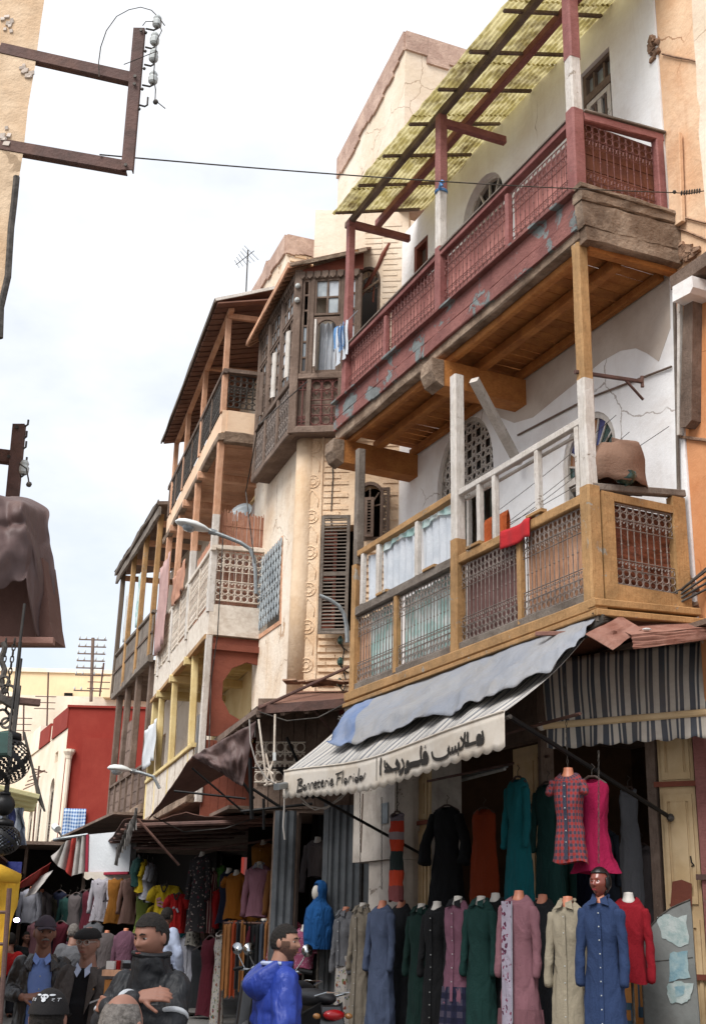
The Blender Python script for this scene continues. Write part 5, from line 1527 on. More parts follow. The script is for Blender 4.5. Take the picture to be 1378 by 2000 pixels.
def bracket_rack(name, lab, arms, mast, pins, D, extra=None, hole_px=()):
 """steel bracket: channel arms from the wall and an upright with insulator pins"""
 t = thing(name, lab, 'wire bracket', atd(*mast[1], D))
 for (a, b) in arms:
  A, B_ = atd(*a, D), atd(*b, D)
  d = (B_-A).normalized(); nrm = d.cross(V((0, 1, 0))).normalized()
  mb = MB().beam(A, B_, .012, .085, up=nrm)                  # web
  mb.beam(A+nrm*.042+V((0, .025, 0)), B_+nrm*.042+V((0, .025, 0)), .05, .008, up=nrm)
  mb.beam(A-nrm*.042+V((0, .025, 0)), B_-nrm*.042+V((0, .025, 0)), .05, .008, up=nrm)
  part('arm', mb, 'rust_steel', t)
 A, B_ = atd(*mast[0], D-.03), atd(*mast[1], D-.03)
 d = (A-B_).normalized()
 mb = MB().beam(B_, A, .08, .012, up=V((0, 1, 0))).beam(B_+V((.036, .02, 0)), A+V((.036, .02, 0)), .008, .045, up=V((0, 1, 0))).beam(B_+V((-.036, .02, 0)), A+V((-.036, .02, 0)), .008, .045, up=V((0, 1, 0)))
 part('upright', mb, 'rust_steel', t)
 for (x, y) in hole_px:
  part('bolt', MB().lathe(atd(x, y, D-.045), [(.012, 0), (.012, .012)], 8, ax=V((0, -1, 0))), 'iron_dark', t)
 for i, (x, y, ix, iy, full) in enumerate(pins):
  P = [atd(x, y, D-.02), atd(x+(ix-x)*.7, y+3, D-.02), atd(ix, y, D-.02), atd(ix+1, iy, D-.02)]
  pn = part('pin', MB().tube(P, .007, 6), 'iron_dark', t)
  part('bolt', MB().ball(atd(x, y+8, D-.02), .012, 6), 'iron_dark', t)
  if full:
   c = atd(ix, iy, D-.02)
   part('insulator', MB().lathe(c-V((0, 0, .03)), [(.022, 0), (.032, .012), (.034, .045), (.026, .06), (.03, .075), (.02, .095), (.0, .1)], 12), 'ceramic', pn)
 return t
t_ = bracket_rack('wire_bracket', 'rusty steel wall bracket with four porcelain insulators at top left', [((0, 93), (262, 152)), ((0, 281), (250, 325))], ((272, 55), (248, 332)),
 [(285, 56, 307, 46, 1), (284, 92, 302, 80, 1), (282, 126, 300, 113, 1), (278, 166, 299, 156, 1), (272, 205, 288, 190, 0)], 7, hole_px=((264, 150), (263, 165), (246, 323), (276, 60)))
mb = MB()
mb.tube([atd(x, y, 6.96) for x, y in ((194, 150), (193, 122), (197, 92), (208, 60), (228, 32), (252, 19), (275, 14), (296, 20), (312, 36), (322, 50))], .004, 4)
mb.tube([atd(x, y, 6.95) for x, y in ((310, 45), (316, 60), (307, 78), (303, 112), (300, 150), (304, 175), (303, 196), (323, 212))], .004, 4)
mb.tube([atd(x, y, 6.95) for x, y in ((279, 50), (285, 42), (300, 42))], .004, 4)
mb.tube([atd(x, y, 6.93) for x, y in ((242, 126), (270, 115), (296, 104), (308, 100))], .004, 4)
mb.ball(atd(304, 199, 6.95), .02, 6)
tag(finish('loose_wire', mb, 'iron_dark'), 'stiff loose wire looping over the insulator bracket', 'wire')
t_ = bracket_rack('wire_bracket', 'second smaller steel bracket with bare pins above the brown tarpaulin', [((-40, 884), (26, 892))], ((37, 828), (22, 985)),
 [(42, 829, 55, 820, 0), (40, 853, 52, 842, 0), (38, 873, 51, 862, 0), (36, 902, 52, 893, 0), (34, 928, 47, 918, 1)], 7.5, hole_px=((18, 892), (34, 835)))
tag(finish('cut_wire', MB().tube([atd(x, y, 7.4) for x, y in ((38, 905), (52, 915), (56, 936), (57, 945))], .005, 4).ball(atd(57, 946, 7.4), .02, 6), 'iron_dark'), 'short cut wire dangling from the second bracket', 'wire')
# long wire across the picture to the balcony house
Wp = atd(1318, 374, 9.9)
lw_ = MB().tube(sagline(atd(195, 302, 6.98), atd(1310, 376, 9.9), -.06+.1, 24), .006, 4)
lw_.tube([atd(1310, 376, 9.9), atd(1345, 378, 9.95), B1.P(1400, 368, WO)], .006, 4)
lw_.ball(atd(1316, 375, 9.9), .02, 6)
for k in range(8):
 lw_.ring(atd(1330+k*5, 377-k*.6, 9.92+.01*k), .022, .005, V((0, 1, 0)), V((0, 0, 1)), 8, 4)
tag(finish('overhead_wire', lw_, 'iron_dark'), 'single long wire crossing the street from the left bracket to the orange wall', 'wire')
# ================================================================== ground floor shops of the white house
SO = -.8
S1 = thing('corner_shop', 'dark open clothes shop with cream wooden shutters under the striped awnings', 'shop', B1.W(3, -1, 0))
def ps(px, py=1600, o=SO): return B1.sz(px, py, o)[0]
# ceiling, back and side walls of the shop room
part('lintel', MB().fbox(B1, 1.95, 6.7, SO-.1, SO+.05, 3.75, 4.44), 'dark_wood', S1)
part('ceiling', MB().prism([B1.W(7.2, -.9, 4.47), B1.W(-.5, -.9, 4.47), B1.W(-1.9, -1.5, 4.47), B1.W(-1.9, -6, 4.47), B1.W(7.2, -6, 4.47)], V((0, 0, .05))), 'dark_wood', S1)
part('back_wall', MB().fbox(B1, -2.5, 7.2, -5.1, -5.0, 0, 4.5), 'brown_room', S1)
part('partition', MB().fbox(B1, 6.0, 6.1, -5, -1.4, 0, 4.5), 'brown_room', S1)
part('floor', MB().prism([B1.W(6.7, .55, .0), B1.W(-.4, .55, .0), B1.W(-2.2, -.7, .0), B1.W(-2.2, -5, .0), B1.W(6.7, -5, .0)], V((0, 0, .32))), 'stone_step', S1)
pl = part('pillar', MB().fbox(B1, ps(770, 1600, -.45), ps(690, 1600, -.45), -1.4, -.45, 2.62, 4.44), 'shop_plaster', S1)
part('pillar_foot', MB().fbox(B1, ps(770, 1600, -.45), ps(712, 1600, -.45)-.05, -1.4, -.5, 0, 2.615), 'shop_plaster', S1)
part('meter_box', MB().fbox(B1, ps(762, 1570, -.45)+.04, ps(747, 1570, -.45), -.47, -.43, 3.05, 3.3), 'grey_metal', S1)
part('pillar_crack', MB().beam(B1.P(708, 1550, -.44), B1.P(704, 1665, -.44), .012, .012), 'dark_wood', S1)
def shutter_leaf(F, s0, s1, z0, z1, o, mt='cream_wood', panels=((.03, .45), (.49, .78), (.82, .97)), par=S1):
 l_ = part('shutter_leaf', MB().fbox(F, s0, s1, o-.03, o, z0, z1), mt, par)
 H_ = z1-z0; w = s1-s0
 for a, b in panels:
  for (x0, x1, y0, y1) in ((.1, .2, a, b), (.8, .9, a, b), (.2, .8, a, a+.02), (.2, .8, b-.02, b)):
   part('panel_moulding', MB().fbox(F, s0+w*x0, s0+w*x1, o+.001, o+.02, z0+H_*y0, z0+H_*y1), mt, l_)
  part('raised_panel', MB().fbox(F, s0+w*.28, s0+w*.72, o+.001, o+.015, z0+H_*a+.06, z0+H_*b-.06), mt, l_)
 for y in (.3, .8):
  part('iron_bar', MB().fbox(F, s0-.04, s1+.04, o+.022, o+.045, z0+H_*y, z0+H_*y+.05), 'red_brown', l_)
 return l_
def g6(px, py=1600, o=0): return F6.sz(px, py, o)[0]
shutter_leaf(B1, ps(838), ps(803), .35, 3.7, SO)
shutter_leaf(B1, ps(1060), ps(1003), .35, 3.7, SO)
shutter_leaf(F6, g6(1360), g6(1290), .35, 3.85, .0)
part('door_post', MB().fbox(F6, g6(1388), g6(1364), -.1, .05, 0, 4.4), 'red_wood', S1)
part('door_post', MB().fbox(F6, g6(1285), g6(1268), -.1, .04, 0, 4.2), 'dark_wood', S1)
part('door_post', MB().fbox(B1, ps(1068), ps(1060)-.02, SO-.1, SO+.06, 0, 4.2), 'dark_wood', S1)
part('door_post', MB().fbox(B1, ps(803)+.01, ps(790), SO-.2, SO+.04, 0, 4.2), 'dark_wood', S1)
part('transom_board', MB().fbox(F6, -1.75, .03, -.06, .02, 3.86, 4.44), 'dark_wood', S1)
part('bolt_bar', MB().fbox(F6, g6(1378), g6(1355), .05, .09, 2.28, 2.33), 'rust_steel', S1)
for (px_, py_, w_) in ((1030, 1700, .3),):
 pass
ft = thing('tube_light', 'unlit fluorescent tube fixed under the shop ceiling', 'lamp', B1.W(3.6, -1.6, 3.6))
part('tube', MB().tube([B1.P(870, 1532, -1.5), B1.P(985, 1502, -1.5)], .02, 8), 'lamp_white', ft)
part('housing', MB().beam(B1.P(868, 1526, -1.5), B1.P(988, 1496, -1.5), .05, .04), 'grey_metal', ft)
# display step under the mannequins
ds = thing('display_step', 'low plank platform running along the shop front under the mannequins', 'platform', B1.W(2, .5, 0))
part('top', MB().fbox(B1, -.3, 5.6, -.15, .55, .62, .66), 'dark_wood', ds)
part('front', MB().fbox(B1, -.3, 5.6, .5, .54, .0, .618), 'dark_wood', ds)
# ---- first awning with lettering
AO0, AZ0, AO1, AZ1 = -.04, 4.46, .95, 3.56
AS0, AS1 = .07, 5.02
A_ = B1.W(0, AO0, AZ0); Bv = (B1.W(0, AO1, AZ1)-A_)
an_ = B1.d.cross(Bv).normalized()
if an_.z < 0: an_ = -an_
AW1 = thing('striped_awning', 'long striped canvas awning whose white valance is lettered in two scripts', 'awning', B1.W(2.5, .9, AZ1))
def afn(u, v, lift=0):
 S = AS0+(AS1-AS0)*u
 sag = .05*math.sin(PI*v)*(1+.5*math.sin(u*17))+.012*math.sin(u*60)*v
 front = .018*math.sin(u*8.5)-.085*math.sin(PI*u)
 return A_+B1.d*(S)+Bv*v-an_*(sag)+an_*lift+V((0, 0, front*v**3))
part('canvas', MB().grid(afn, 90, 14, uvf=lambda u, v: ((AS1-AS0)*u, v)), 'awning_stripe', AW1, smooth=True, mods=[('solid', .004)])
VO = AO1+.012
def vtop(S):
 u = (S-AS0)/(AS1-AS0)
 return AZ1+.018*math.sin(u*8.5)-.085*math.sin(PI*u)
NSC = 27
def vfn(u, v):
 S = AS0+(AS1-AS0)*u
 d = .305+.03*abs(math.sin(u*PI*NSC))
 return B1.W(S, VO+.007*math.sin(u*40)*v, vtop(S)-d*v)
part('valance', MB().grid(vfn, 240, 5), 'valance', AW1, smooth=True, mods=[('solid', .003)])
part('piping', MB().tube([B1.W(AS0+(AS1-AS0)*k/40, VO+.004, vtop(AS0+(AS1-AS0)*k/40)) for k in range(41)], .01, 6), 'valance', AW1)
part('front_bar', MB().tube([B1.W(AS0-.03+(AS1-AS0+.06)*k/16, AO1-.03, AZ1-.05-.085*math.sin(PI*k/16)) for k in range(17)], .02, 8), 'iron_dark', AW1)
part('support_arm', MB().tube([B1.W(AS0+.02, AO1-.03, AZ1-.03), F6.P(1308, 1597, .04)], .022, 8), 'black_metal', AW1)
part('support_arm', MB().tube([B1.P(604, 1548, .9), B1.P(822, 1668, SO+.05)], .018, 8), 'black_metal', AW1)
part('arm_bracket', MB().ball(F6.P(1308, 1597, .06), .04, 8), 'iron_dark', AW1)
# lettering traced as brush strokes on the valance
def cat(pts, n=5):
 if len(pts) < 3: return pts
 o = []
 P = [pts[0]]+list(pts)+[pts[-1]]
 for i in range(1, len(P)-2):
  for k in range(n):
   t = k/n
   q = []
   for c in (0, 1):
    a, b, d, e = P[i-1][c], P[i][c], P[i+1][c], P[i+2][c]
    q.append(.5*((2*b)+(d-a)*t+(2*a-5*b+4*d-e)*t*t+(3*b-a-3*d+e)*t**3))
   o.append(tuple(q))
 o.append(pts[-1])
 return o
def circ(x, y, r, ry=None): return [(x+r*math.cos(a), y+(ry or r)*math.sin(a)) for a in [k*PI/4 for k in range(9)]]
latin = [[(118, 535), (112, 570), (108, 598)], [(110, 541), (128, 533), (136, 543), (116, 564), (137, 572), (132, 590), (106, 598)], circ(149, 576, 7, 11), [(160, 592), (166, 562), (176, 562), (174, 589)], [(180, 588), (185, 558), (196, 557), (194, 585)],
 [(200, 570), (211, 562), (206, 552), (199, 566), (204, 582), (215, 577)], [(222, 538), (218, 576), (229, 572)], [(213, 554), (232, 549)], [(233, 562), (244, 553), (239, 545), (232, 560), (237, 575), (247, 569)], [(251, 574), (256, 545), (267, 546)],
 [(272, 545), (271, 569)], [(275, 530), (276, 533)], [(281, 560), (294, 548), (288, 538), (280, 555), (286, 569), (301, 560)], [(324, 503), (320, 535), (315, 566)], [(311, 510), (328, 505), (346, 496)], [(318, 533), (338, 527)], [(351, 488), (347, 520), (344, 558)],
 circ(362, 543, 7, 11), [(375, 554), (380, 525), (392, 522)], [(400, 522), (398, 549)], [(403, 508), (404, 511)], circ(415, 536, 7, 10), [(431, 478), (426, 510), (424, 547)], circ(438, 528, 6, 9), [(447, 515), (449, 534), (464, 502)]]
arabic = [[(545, 424), (541, 470), (541, 516)], [(563, 438), (562, 462), (570, 480), (580, 462)], [(560, 494), (580, 492), (600, 488), (622, 482), (640, 476), (630, 455), (620, 442)], [(570, 452), (585, 472), (602, 488)], [(618, 500), (622, 503)], [(634, 498), (638, 501)],
 [(652, 432), (664, 456), (662, 480), (648, 498), (640, 502)], circ(684, 452, 6, 8), [(690, 452), (694, 472), (686, 488), (668, 496)], [(752, 362), (748, 400), (750, 435), (738, 452), (712, 458), (694, 464)], circ(771, 408, 9, 12), [(780, 405), (785, 425), (780, 442), (752, 448)], [(770, 366), (773, 370)],
 [(806, 392), (810, 418), (828, 432), (860, 430), (888, 416), (898, 395), (893, 372)], [(898, 395), (910, 400), (916, 370)], [(914, 396), (926, 392), (930, 362)], [(928, 388), (942, 384), (946, 345)], [(942, 404), (946, 408)],
 [(946, 380), (962, 372), (972, 340), (978, 292)], [(955, 318), (975, 345), (990, 352)], [(976, 362), (995, 358), (1015, 350), (1036, 345)], [(992, 290), (990, 330), (996, 356)], circ(1052, 322, 13, 14), [(1068, 285), (1072, 310), (1074, 336), (1040, 346)]]
def ink(strokes, wd, name):
 mb = MB()
 for st_ in strokes:
  pts = cat(st_)
  W3 = []
  for x, y in pts:
   q_ = B1.P(540+x/2.65, 1320+y/2.65, VO)
   S_q = (q_-B1.O).dot(B1.d); u_q = (S_q-AS0)/(AS1-AS0)
   W3.append(q_+B1.n*(.007*math.sin(u_q*40)*min(1, max(0, (vtop(S_q)-q_.z)/.28))+.012))
  for i in range(len(W3)-1):
   a, b = W3[i], W3[i+1]
   if (b-a).length < 1e-5: continue
   d = (b-a).normalized()
   nib = (B1.d*-.35+V((0, 0, 1))*.75).normalized()*wd*.5
   th = d.cross(B1.n).normalized()*wd*.22
   h_ = nib if abs(d.dot(nib.normalized())) < .85 else nib*.6
   e1 = h_+th
   mb.quad(a-e1, b-e1, b+e1, a+e1)
   mb.quad(a-th*1.6, b-th*1.6, b+th*1.6, a+th*1.6)
 return part(name, mb, 'ink', AW1, kind='stuff')
ink(latin, .027, 'lettering'); ink(arabic, .044, 'lettering')
part('seam', MB().tube([B1.P(735, 1480+5*k, VO+.006) for k in range(10)], .004, 4), 'ink', AW1)
# ---- blue tarpaulin over the awning
top_px = [(697, 1378), (750, 1358), (820, 1335), (900, 1305), (980, 1275), (1060, 1245), (1120, 1222), (1165, 1210)]
bot_px = [(642, 1455), (690, 1452), (755, 1425), (820, 1402), (880, 1392), (925, 1368), (985, 1348), (1055, 1312), (1118, 1268)]
def poly(pts, u):
 x = u*(len(pts)-1); i = min(int(x), len(pts)-2); t = x-i
 return pts[i][0]+(pts[i+1][0]-pts[i][0])*t, pts[i][1]+(pts[i+1][1]-pts[i][1])*t
def tfn(u, v):
 tp_ = B1.P(*poly(top_px, u), .06)
 bx, by = poly(bot_px, u)
 by += 3*math.sin(u*50)
 bt = hit(bx, by, A_+an_*.04, an_)
 p = tp_.lerp(bt, v)
 w = mnoise.noise(V((u*9, v*2.4, 1)))*.05+mnoise.noise(V((u*26, v*5, 5)))*.035+.012*math.sin(u*30+v*9)-.03*abs(mnoise.noise(V((u*14+v*3, v*3, 9))))
 lump = .10*math.exp(-((u-.06)/.08)**2)*math.sin(PI*min(1, v*1.1))
 return p+an_*(w*(.3+v)+lump+.02)
tm = MB().grid(tfn, 90, 20)
tm.mi = [1 if (i % 90)/90 < .11 else 0 for i in range(len(tm.f))]
tb = finish('blue_tarpaulin', tm, ['tarp_blue', 'tarp_bright'], smooth=True, mods=[('solid', .006)])
tag(tb, 'faded blue grey tarpaulin thrown over the back of the lettered awning', 'tarpaulin')
# ---- second awning round the corner, with roller
AW2 = thing('corner_awning', 'wide dark and cream striped awning hanging straight down at the corner shop', 'awning', F6.W(-1, .6, 3.5))
tl, tr_, bl, br_ = F6.P(1058, 1290, .35), F6.P(1392, 1248, .35), F6.P(1066, 1412, .62), F6.P(1392, 1384, .62)
def fn(u, v):
 p = tl.lerp(tr_, u).lerp(bl.lerp(br_, u), v)
 return p+F6.n*(.025*math.sin(PI*v)+.012*math.sin(u*21)+.02*mnoise.noise(V((u*5, v*2, 3))))
Lw = (tr_-tl).length
part('canvas', MB().grid(fn, 60, 10, uvf=lambda u, v: (Lw*u, v)), 'awning_stripe2', AW2, smooth=True, mods=[('solid', .004)])
def fn(u, v):
 p = bl.lerp(br_, u)-V((0, 0, .05))
 return p+F6.n*(.0+.03*v*math.sin(u*24))-V((0, 0, (.19+.025*abs(math.sin(u*PI*9)))*v))
part('valance', MB().grid(fn, 100, 5, uvf=lambda u, v: (Lw*u, v)), 'awning_stripe2', AW2, smooth=True, mods=[('solid', .004)])
part('roller', MB().tube([bl-F6.n*.0-V((0, 0, .03))+F6.d*.03, br_-V((0, 0, .03))], .035, 10), 'cream_wood', AW2)
part('roller_cap', MB().ball(bl-V((0, 0, .03))+F6.d*.05, .045, 8), 'white_wood', AW2)
part('hook', MB().ball(tl+F6.d*.02, .035, 8).tube([tl, tl-V((0, 0, .12))], .012, 5), 'iron_dark', AW2)
# bent sheet metal above it
sm_ = thing('bent_canopy_sheet', 'bent brown sheet metal canopy above the corner awning', 'metal sheet', F6.W(-1, .6, 4.4))
def pq(px, py, S): return hit(px, py, B1.O+B1.d*S, B1.d)
mb = MB()
def tri_sheet(pts, n=8):
 a, b, c, d = pts
 mb.grid(lambda u, v: a.lerp(b, u).lerp(d.lerp(c, u), v)+F6.n*(.03*mnoise.noise(V((u*5, v*5, a.x*9)))), n, n)
tri_sheet((pq(1141, 1238, -.3), pq(1212, 1204, -.12), pq(1252, 1228, -.3), pq(1196, 1270, -.42)))
part('crumpled_corner', mb, 'rust_sheet', sm_, mods=[('solid', .006)])
mb = MB()
tri_sheet((pq(1200, 1226, -.1), pq(1400, 1208, .0), pq(1400, 1224, -.35), pq(1232, 1240, -.4)))
tri_sheet((pq(1232, 1241, -.4), pq(1400, 1225, -.36), pq(1400, 1246, -.36), pq(1236, 1268, -.42)))
part('sheet', mb, 'rust_sheet', sm_, mods=[('solid', .006)])
part('angle_bar', MB().beam(B1.P(1048, 1238, .2), pq(1200, 1236, -.3), .05, .04), 'rust_sheet', sm_)
part('white_rag', MB().ball(pq(1262, 1229, -.35), .03, 8, sc=(1.4, .8, .4)), 'sheet_white', sm_)
# ---- cable bundles along the foot of the lower balcony
cb = MB()
for k in range(5):
 pts = []
 for i in range(61):
  t = i/60
  S = -.0+5.35*t
  a = t*60+k*2*PI/5
  sag = .05*math.sin(t*PI*5)**2+.09
  pts.append(B1.W(S, .09+.028*math.cos(a), 4.40-sag*.6+.028*math.sin(a)))
 cb.tube(pts, .013, 5)
for k in range(4):
 pts = [B1.W(.0, .1, 4.36), B1.W(-.15, .05, 4.42+.02*k), F6.P(1250, 1200-6*k, .9), F6.P(1320, 1180-7*k, .8), F6.P(1400, 1140-14*k, .7)]
 cb.tube(pts, .012, 5)
for k in range(26):
 S = rnd(.1, 5.2)
 cb.tube([B1.W(S, .11, 4.35), B1.W(S+rnd(-.05, .05), .14, 4.33+rnd(-.07, .09))], .008, 4)
tag(finish('cable_bundle', cb, 'cable'), 'thick twisted bundle of cables sagging along the foot of the ochre balcony', 'cable')
tag(finish('thin_cable', MB().tube([F6.P(1400, 1090, .8), F6.P(1330, 1150, .85), F6.P(1250, 1185, .9), B1.W(-.1, .12, 4.5)], .008, 5), 'iron_dark'), 'thin slack cable rising to the right edge beside the cable bundle', 'cable')
tag(finish('cable_stub', MB().tube([F6.P(1355, 1040, .3), F6.P(1372, 1046, .4), F6.P(1390, 1052, .5)], .02, 5), 'iron_dark'), 'short black cable end sticking out of the orange wall', 'cable')
# ================================================================== street level, middle: shops under the carved and the balcony house
S2 = thing('middle_shop', 'dark clothes shop with grey ribbed metal doors under the carved house', 'shop', F2R.W(1, 0, 0))
part('wall', wall(F2R, [(-.1, 0), (F2R.sz(533, 1700)[0]+.03, 0), (F2R.sz(533, 1700)[0]+.03, 3.35), (1.97, 3.35), (1.97, 4.88), (-.1, 4.88)], [rect(.93, 1.32, .1, 3.3)], -.02, .2), 'dark_wood', S2)
for i in range(12):
 fpiece('board', S2, F2R, -.05+.165*i, .105+.165*i, -.02, .0+rnd(0, .01), 3.35, 4.85, 'dark_wood', jit=.012)
def ribbed(F, s0, s1, z0, z1, o, par, mt='grey_sheet', pitch=.09):
 n = max(2, int((s1-s0)/pitch)); w = (s1-s0)/n
 mb = MB()
 for i in range(n):
  a = s0+w*i
  mb.prism([F.W(a, o, z0), F.W(a+w*.3, o+.03, z0), F.W(a+w*.7, o+.03, z0), F.W(a+w, o, z0)], V((0, 0, z1-z0)))
 return part('ribbed_door', mb, mt, par)
ribbed(F2R, 1.34, F2R.sz(533, 1700)[0], .1, 3.32, .03, S2); ribbed(F2R, .42, .9, .1, 3.4, .06, S2); ribbed(F2R, .05, .4, .1, 3.3, .03, S2)
part('door_post', MB().fbox(F2R, .88, .95, -.05, .1, 0, 3.45), 'grey_sheet', S2)
part('pillar_face', MB().fbox(F2R, -.15, .05, -.05, .2, 0, 4.4), 'shop_plaster', S2)
part('inner_wall', MB().fbox(F2R, -.1, 2.6, -2.6, -2.5, 0, 4.8), 'room_shade', S2)
# upper tin eave running round the corner house
ev = thing('tin_eave', 'dark tin eave on rusty brackets between the carved house and the shops', 'eave', F2R.W(1, .8, 4.6))
mb = MB()
E0, E1, E2 = atd(690, 1372, 15.8), atd(505, 1386, 15.8), atd(368, 1490, 22.5)
W0, W1, W2 = F2R.W(-.1, .02, 4.93), F2L.W(0, .0, 4.93), F2L.W(5.4, -.3, 4.9)
mb.prism([E0, E1, W1, W0], V((0, 0, .05))); mb.prism([E1, E2, W2, W1], V((0, 0, .05)))
part('roof', mb, 'tin_roof', ev)
part('edge_board', MB().beam(E0, E1, .05, .12, segs=6, jit=.008), 'rust_steel', ev)
part('edge_board', MB().beam(E1, E2, .05, .1, segs=8, jit=.01), 'dark_wood', ev)
for i in range(14):
 t = i/13
 a = E1.lerp(E2, t); b = W1.lerp(W2, t)
 part('rafter', MB().beam(a-V((0, 0, .05)), b-V((0, 0, .05)), .06, .08), 'dark_wood', ev)
for i in range(5):
 a = E0.lerp(E1, i/4); b = W0.lerp(W1, i/4)
 part('rafter', MB().beam(a-V((0, 0, .06)), b-V((0, 0, .06)), .06, .08), 'dark_wood', ev)
part('stay_rod', MB().tube([atd(505, 1384, 15.7), F2R.P(682, 1302, .1)], .022, 6), 'rust_steel', ev)
part('stay_rod', MB().tube([atd(612, 1385, 15.9), F2R.P(668, 1455, .1)], .018, 6), 'rust_steel', ev)
part('brick_stub', MB().fbox(F2R, .4, .75, .02, .3, 4.6, 4.88), 'red_brown', ev)
for i in range(12):
 c = F2R.W(.1+.12*i, .25+rnd(0, .2), 5.03)
 piece('loose_tile', ev, c, rnd(.12, .3), rnd(.1, .3), .025, F2R.M, 'rubble', jit=.2, kind='worn')
# pole brackets with green glass insulators on the carved house
ib = thing('insulator_row', 'column of three green insulators beside the shutter of the carved house', 'insulators', F2R.P(665, 1260, .12))
for (x, y) in ((664, 1258), (664, 1300), (663, 1341)):
 part('insulator', MB().lathe(F2R.P(x, y, .14), [(.03, 0), (.045, .03), (.045, .07), (.03, .1), (.015, .12)], 10), 'glass_green', ib)
 part('pin', MB().tube([F2R.P(x, y, .14), F2R.P(x+6, y+8, .1), F2R.P(x+16, y+14, .0)], .01, 5), 'iron_dark', ib)
tag(finish('drop_cable', MB().tube([F2R.P(x, y, .03) for x, y in ((664, 1250), (672, 1270), (667, 1300), (676, 1330), (668, 1360))], .01, 5), 'cable'), 'dark cable snaking down past the green insulators', 'cable')
# street lamps
def street_lamp(lab, P, D, head, arm, hl, hw):
 t = thing('street_lamp', lab, 'street lamp', atd(*arm[-1], D), 'street lamps on curved wall brackets')
 part('arm', MB().tube([atd(x, y, D) for x, y in arm], .028, 8), 'grey_metal', t)
 if head:
  a, b = atd(*head[0], D-.1), atd(*head[1], D)
  ax = (a-b); L_ = ax.length; ax.normalize()
  up = V((0, 0, 1)); sd = ax.cross(up).normalized(); up = sd.cross(ax)
  mb = MB(); n = 16; rings = []
  prof = [(0, .04), (.08, .05), (.2, .09), (.45, .13), (.75, .12), (.92, .08), (1, .02)]
  vs = []
  for (q, r) in prof:
   for k in range(n):
    an2 = 2*PI*k/n
    vs.append(b+ax*L_*q+sd*r*1.1*math.cos(an2)+up*(r*.62*math.sin(an2) if math.sin(an2) > 0 else r*.3*math.sin(an2)))
  fs = [(i*n+k, i*n+(k+1) % n, (i+1)*n+(k+1) % n, (i+1)*n+k) for i in range(len(prof)-1) for k in range(n)]
  mb.add(vs, fs+[tuple(range(n)), tuple((len(prof)-1)*n+k for k in range(n))][:2])
  part('lamp_head', mb, 'lamp_white', t, smooth=True)
  part('lens', MB().lathe(b+ax*L_*.6-up*.03, [(0, -.07), (.07, -.05), (.1, 0), (.09, .02)], 12, ax=up), 'glass_grey', t, smooth=True)
  part('collar', MB().lathe(b-ax*.02, [(.04, -.06), (.045, .05)], 10, ax=ax), 'grey_metal', t)
 return t
street_lamp('nearer street lamp on a curved arm in front of the white gallery', None, 16.2, ((342, 1018), (412, 1038)), [(408, 1036), (440, 1048), (470, 1060), (488, 1072), (496, 1090), (499, 1120), (500, 1160)], 0, 0)
street_lamp('farther street lamp on a straight arm in front of the red house', None, 21, ((210, 1500), (258, 1506)), [(254, 1505), (275, 1509), (300, 1517), (312, 1540)], 0, 0)
bare = street_lamp('bare curved lamp arm without a head beside the grey louvred shutter', None, 15.9, None, [(624, 1163), (645, 1172), (662, 1184), (672, 1200), (677, 1225), (678, 1255)], 0, 0)
bare['category'] = 'lamp bracket'; bare.name = 'lamp_bracket'
# brown W-shaped tarpaulins
def cloth4(a, b, c, d, nu=20, nv=14, w=.05, fr=3.0, seed=0, nrm=V((0, -1, 0))):
 def fn(u, v):
  p = a.lerp(b, u).lerp(d.lerp(c, u), v)
  k = mnoise.noise(V((u*fr, v*fr*.6, seed)))*w+mnoise.noise(V((u*fr*3, v*fr*1.2, seed+9)))*w*.4
  return p+nrm*k
 return MB().grid(fn, nu, nv)
tw = thing('brown_tarpaulin', 'brown tarpaulin sagging in a W from the tin eave over the middle shops', 'tarpaulin', atd(372, 1480, 16.5))
part('near_flap', cloth4(atd(500, 1408, 15.6), atd(374, 1478, 16.6), atd(430, 1508, 16.3), atd(474, 1537, 15.9), 30, 20, .16, 4, 1), 'tarp_brown', tw, smooth=True, mods=[('solid', .006)])
part('far_flap', cloth4(atd(376, 1476, 16.6), atd(288, 1604, 17.6), atd(296, 1590, 18.2), atd(462, 1502, 17.2), 24, 14, .14, 4, 3), 'tarp_brown2', tw, smooth=True, mods=[('solid', .006)])
part('rope', MB().tube([atd(x, y, 16.4) for x, y in ((505, 1388), (500, 1412), (498, 1440))], .012, 5), 'cable', tw)
# black truss and folded white awning arms
tr = thing('awning_frame', 'black steel frame of a folded awning under the tin eave', 'awning frame', atd(500, 1590, 16.6))
for (a, b, r_) in (((488, 1480), (492, 1600), .03), ((455, 1500), (496, 1560), .02), ((340, 1545), (480, 1560), .015), ((492, 1540), (560, 1585), .02), ((545, 1500), (600, 1560), .03), ((490, 1500), (600, 1500), .012), ((470, 1585), (610, 1570), .02), ((560, 1440), (612, 1560), .02), ((375, 1500), (480, 1590), .014), ((515, 1560), (515, 1620), .02)):
 part('strut', MB().tube([atd(*a, 16.7), atd(*b, 16.7)], r_, 5), 'black_metal', tr)
wg = thing('folding_arm', 'folded white scissor arms of an awning hanging from the tin eave', 'awning arm', atd(525, 1530, 15.4))
for (a, b) in (((505, 1405), (521, 1532)), ((537, 1395), (535, 1482)), ((519, 1472), (533, 1530)), ((537, 1478), (518, 1528)), ((519, 1500), (534, 1512)), ((516, 1534), (540, 1530))):
 part('strut', MB().tube([atd(*a, 15.4), atd(*b, 15.35)], .014, 6), 'iron_white', wg)
part('joint', MB().beam(atd(536, 1470, 15.3), atd(536, 1486, 15.3), .05, .04), 'lamp_white', wg)
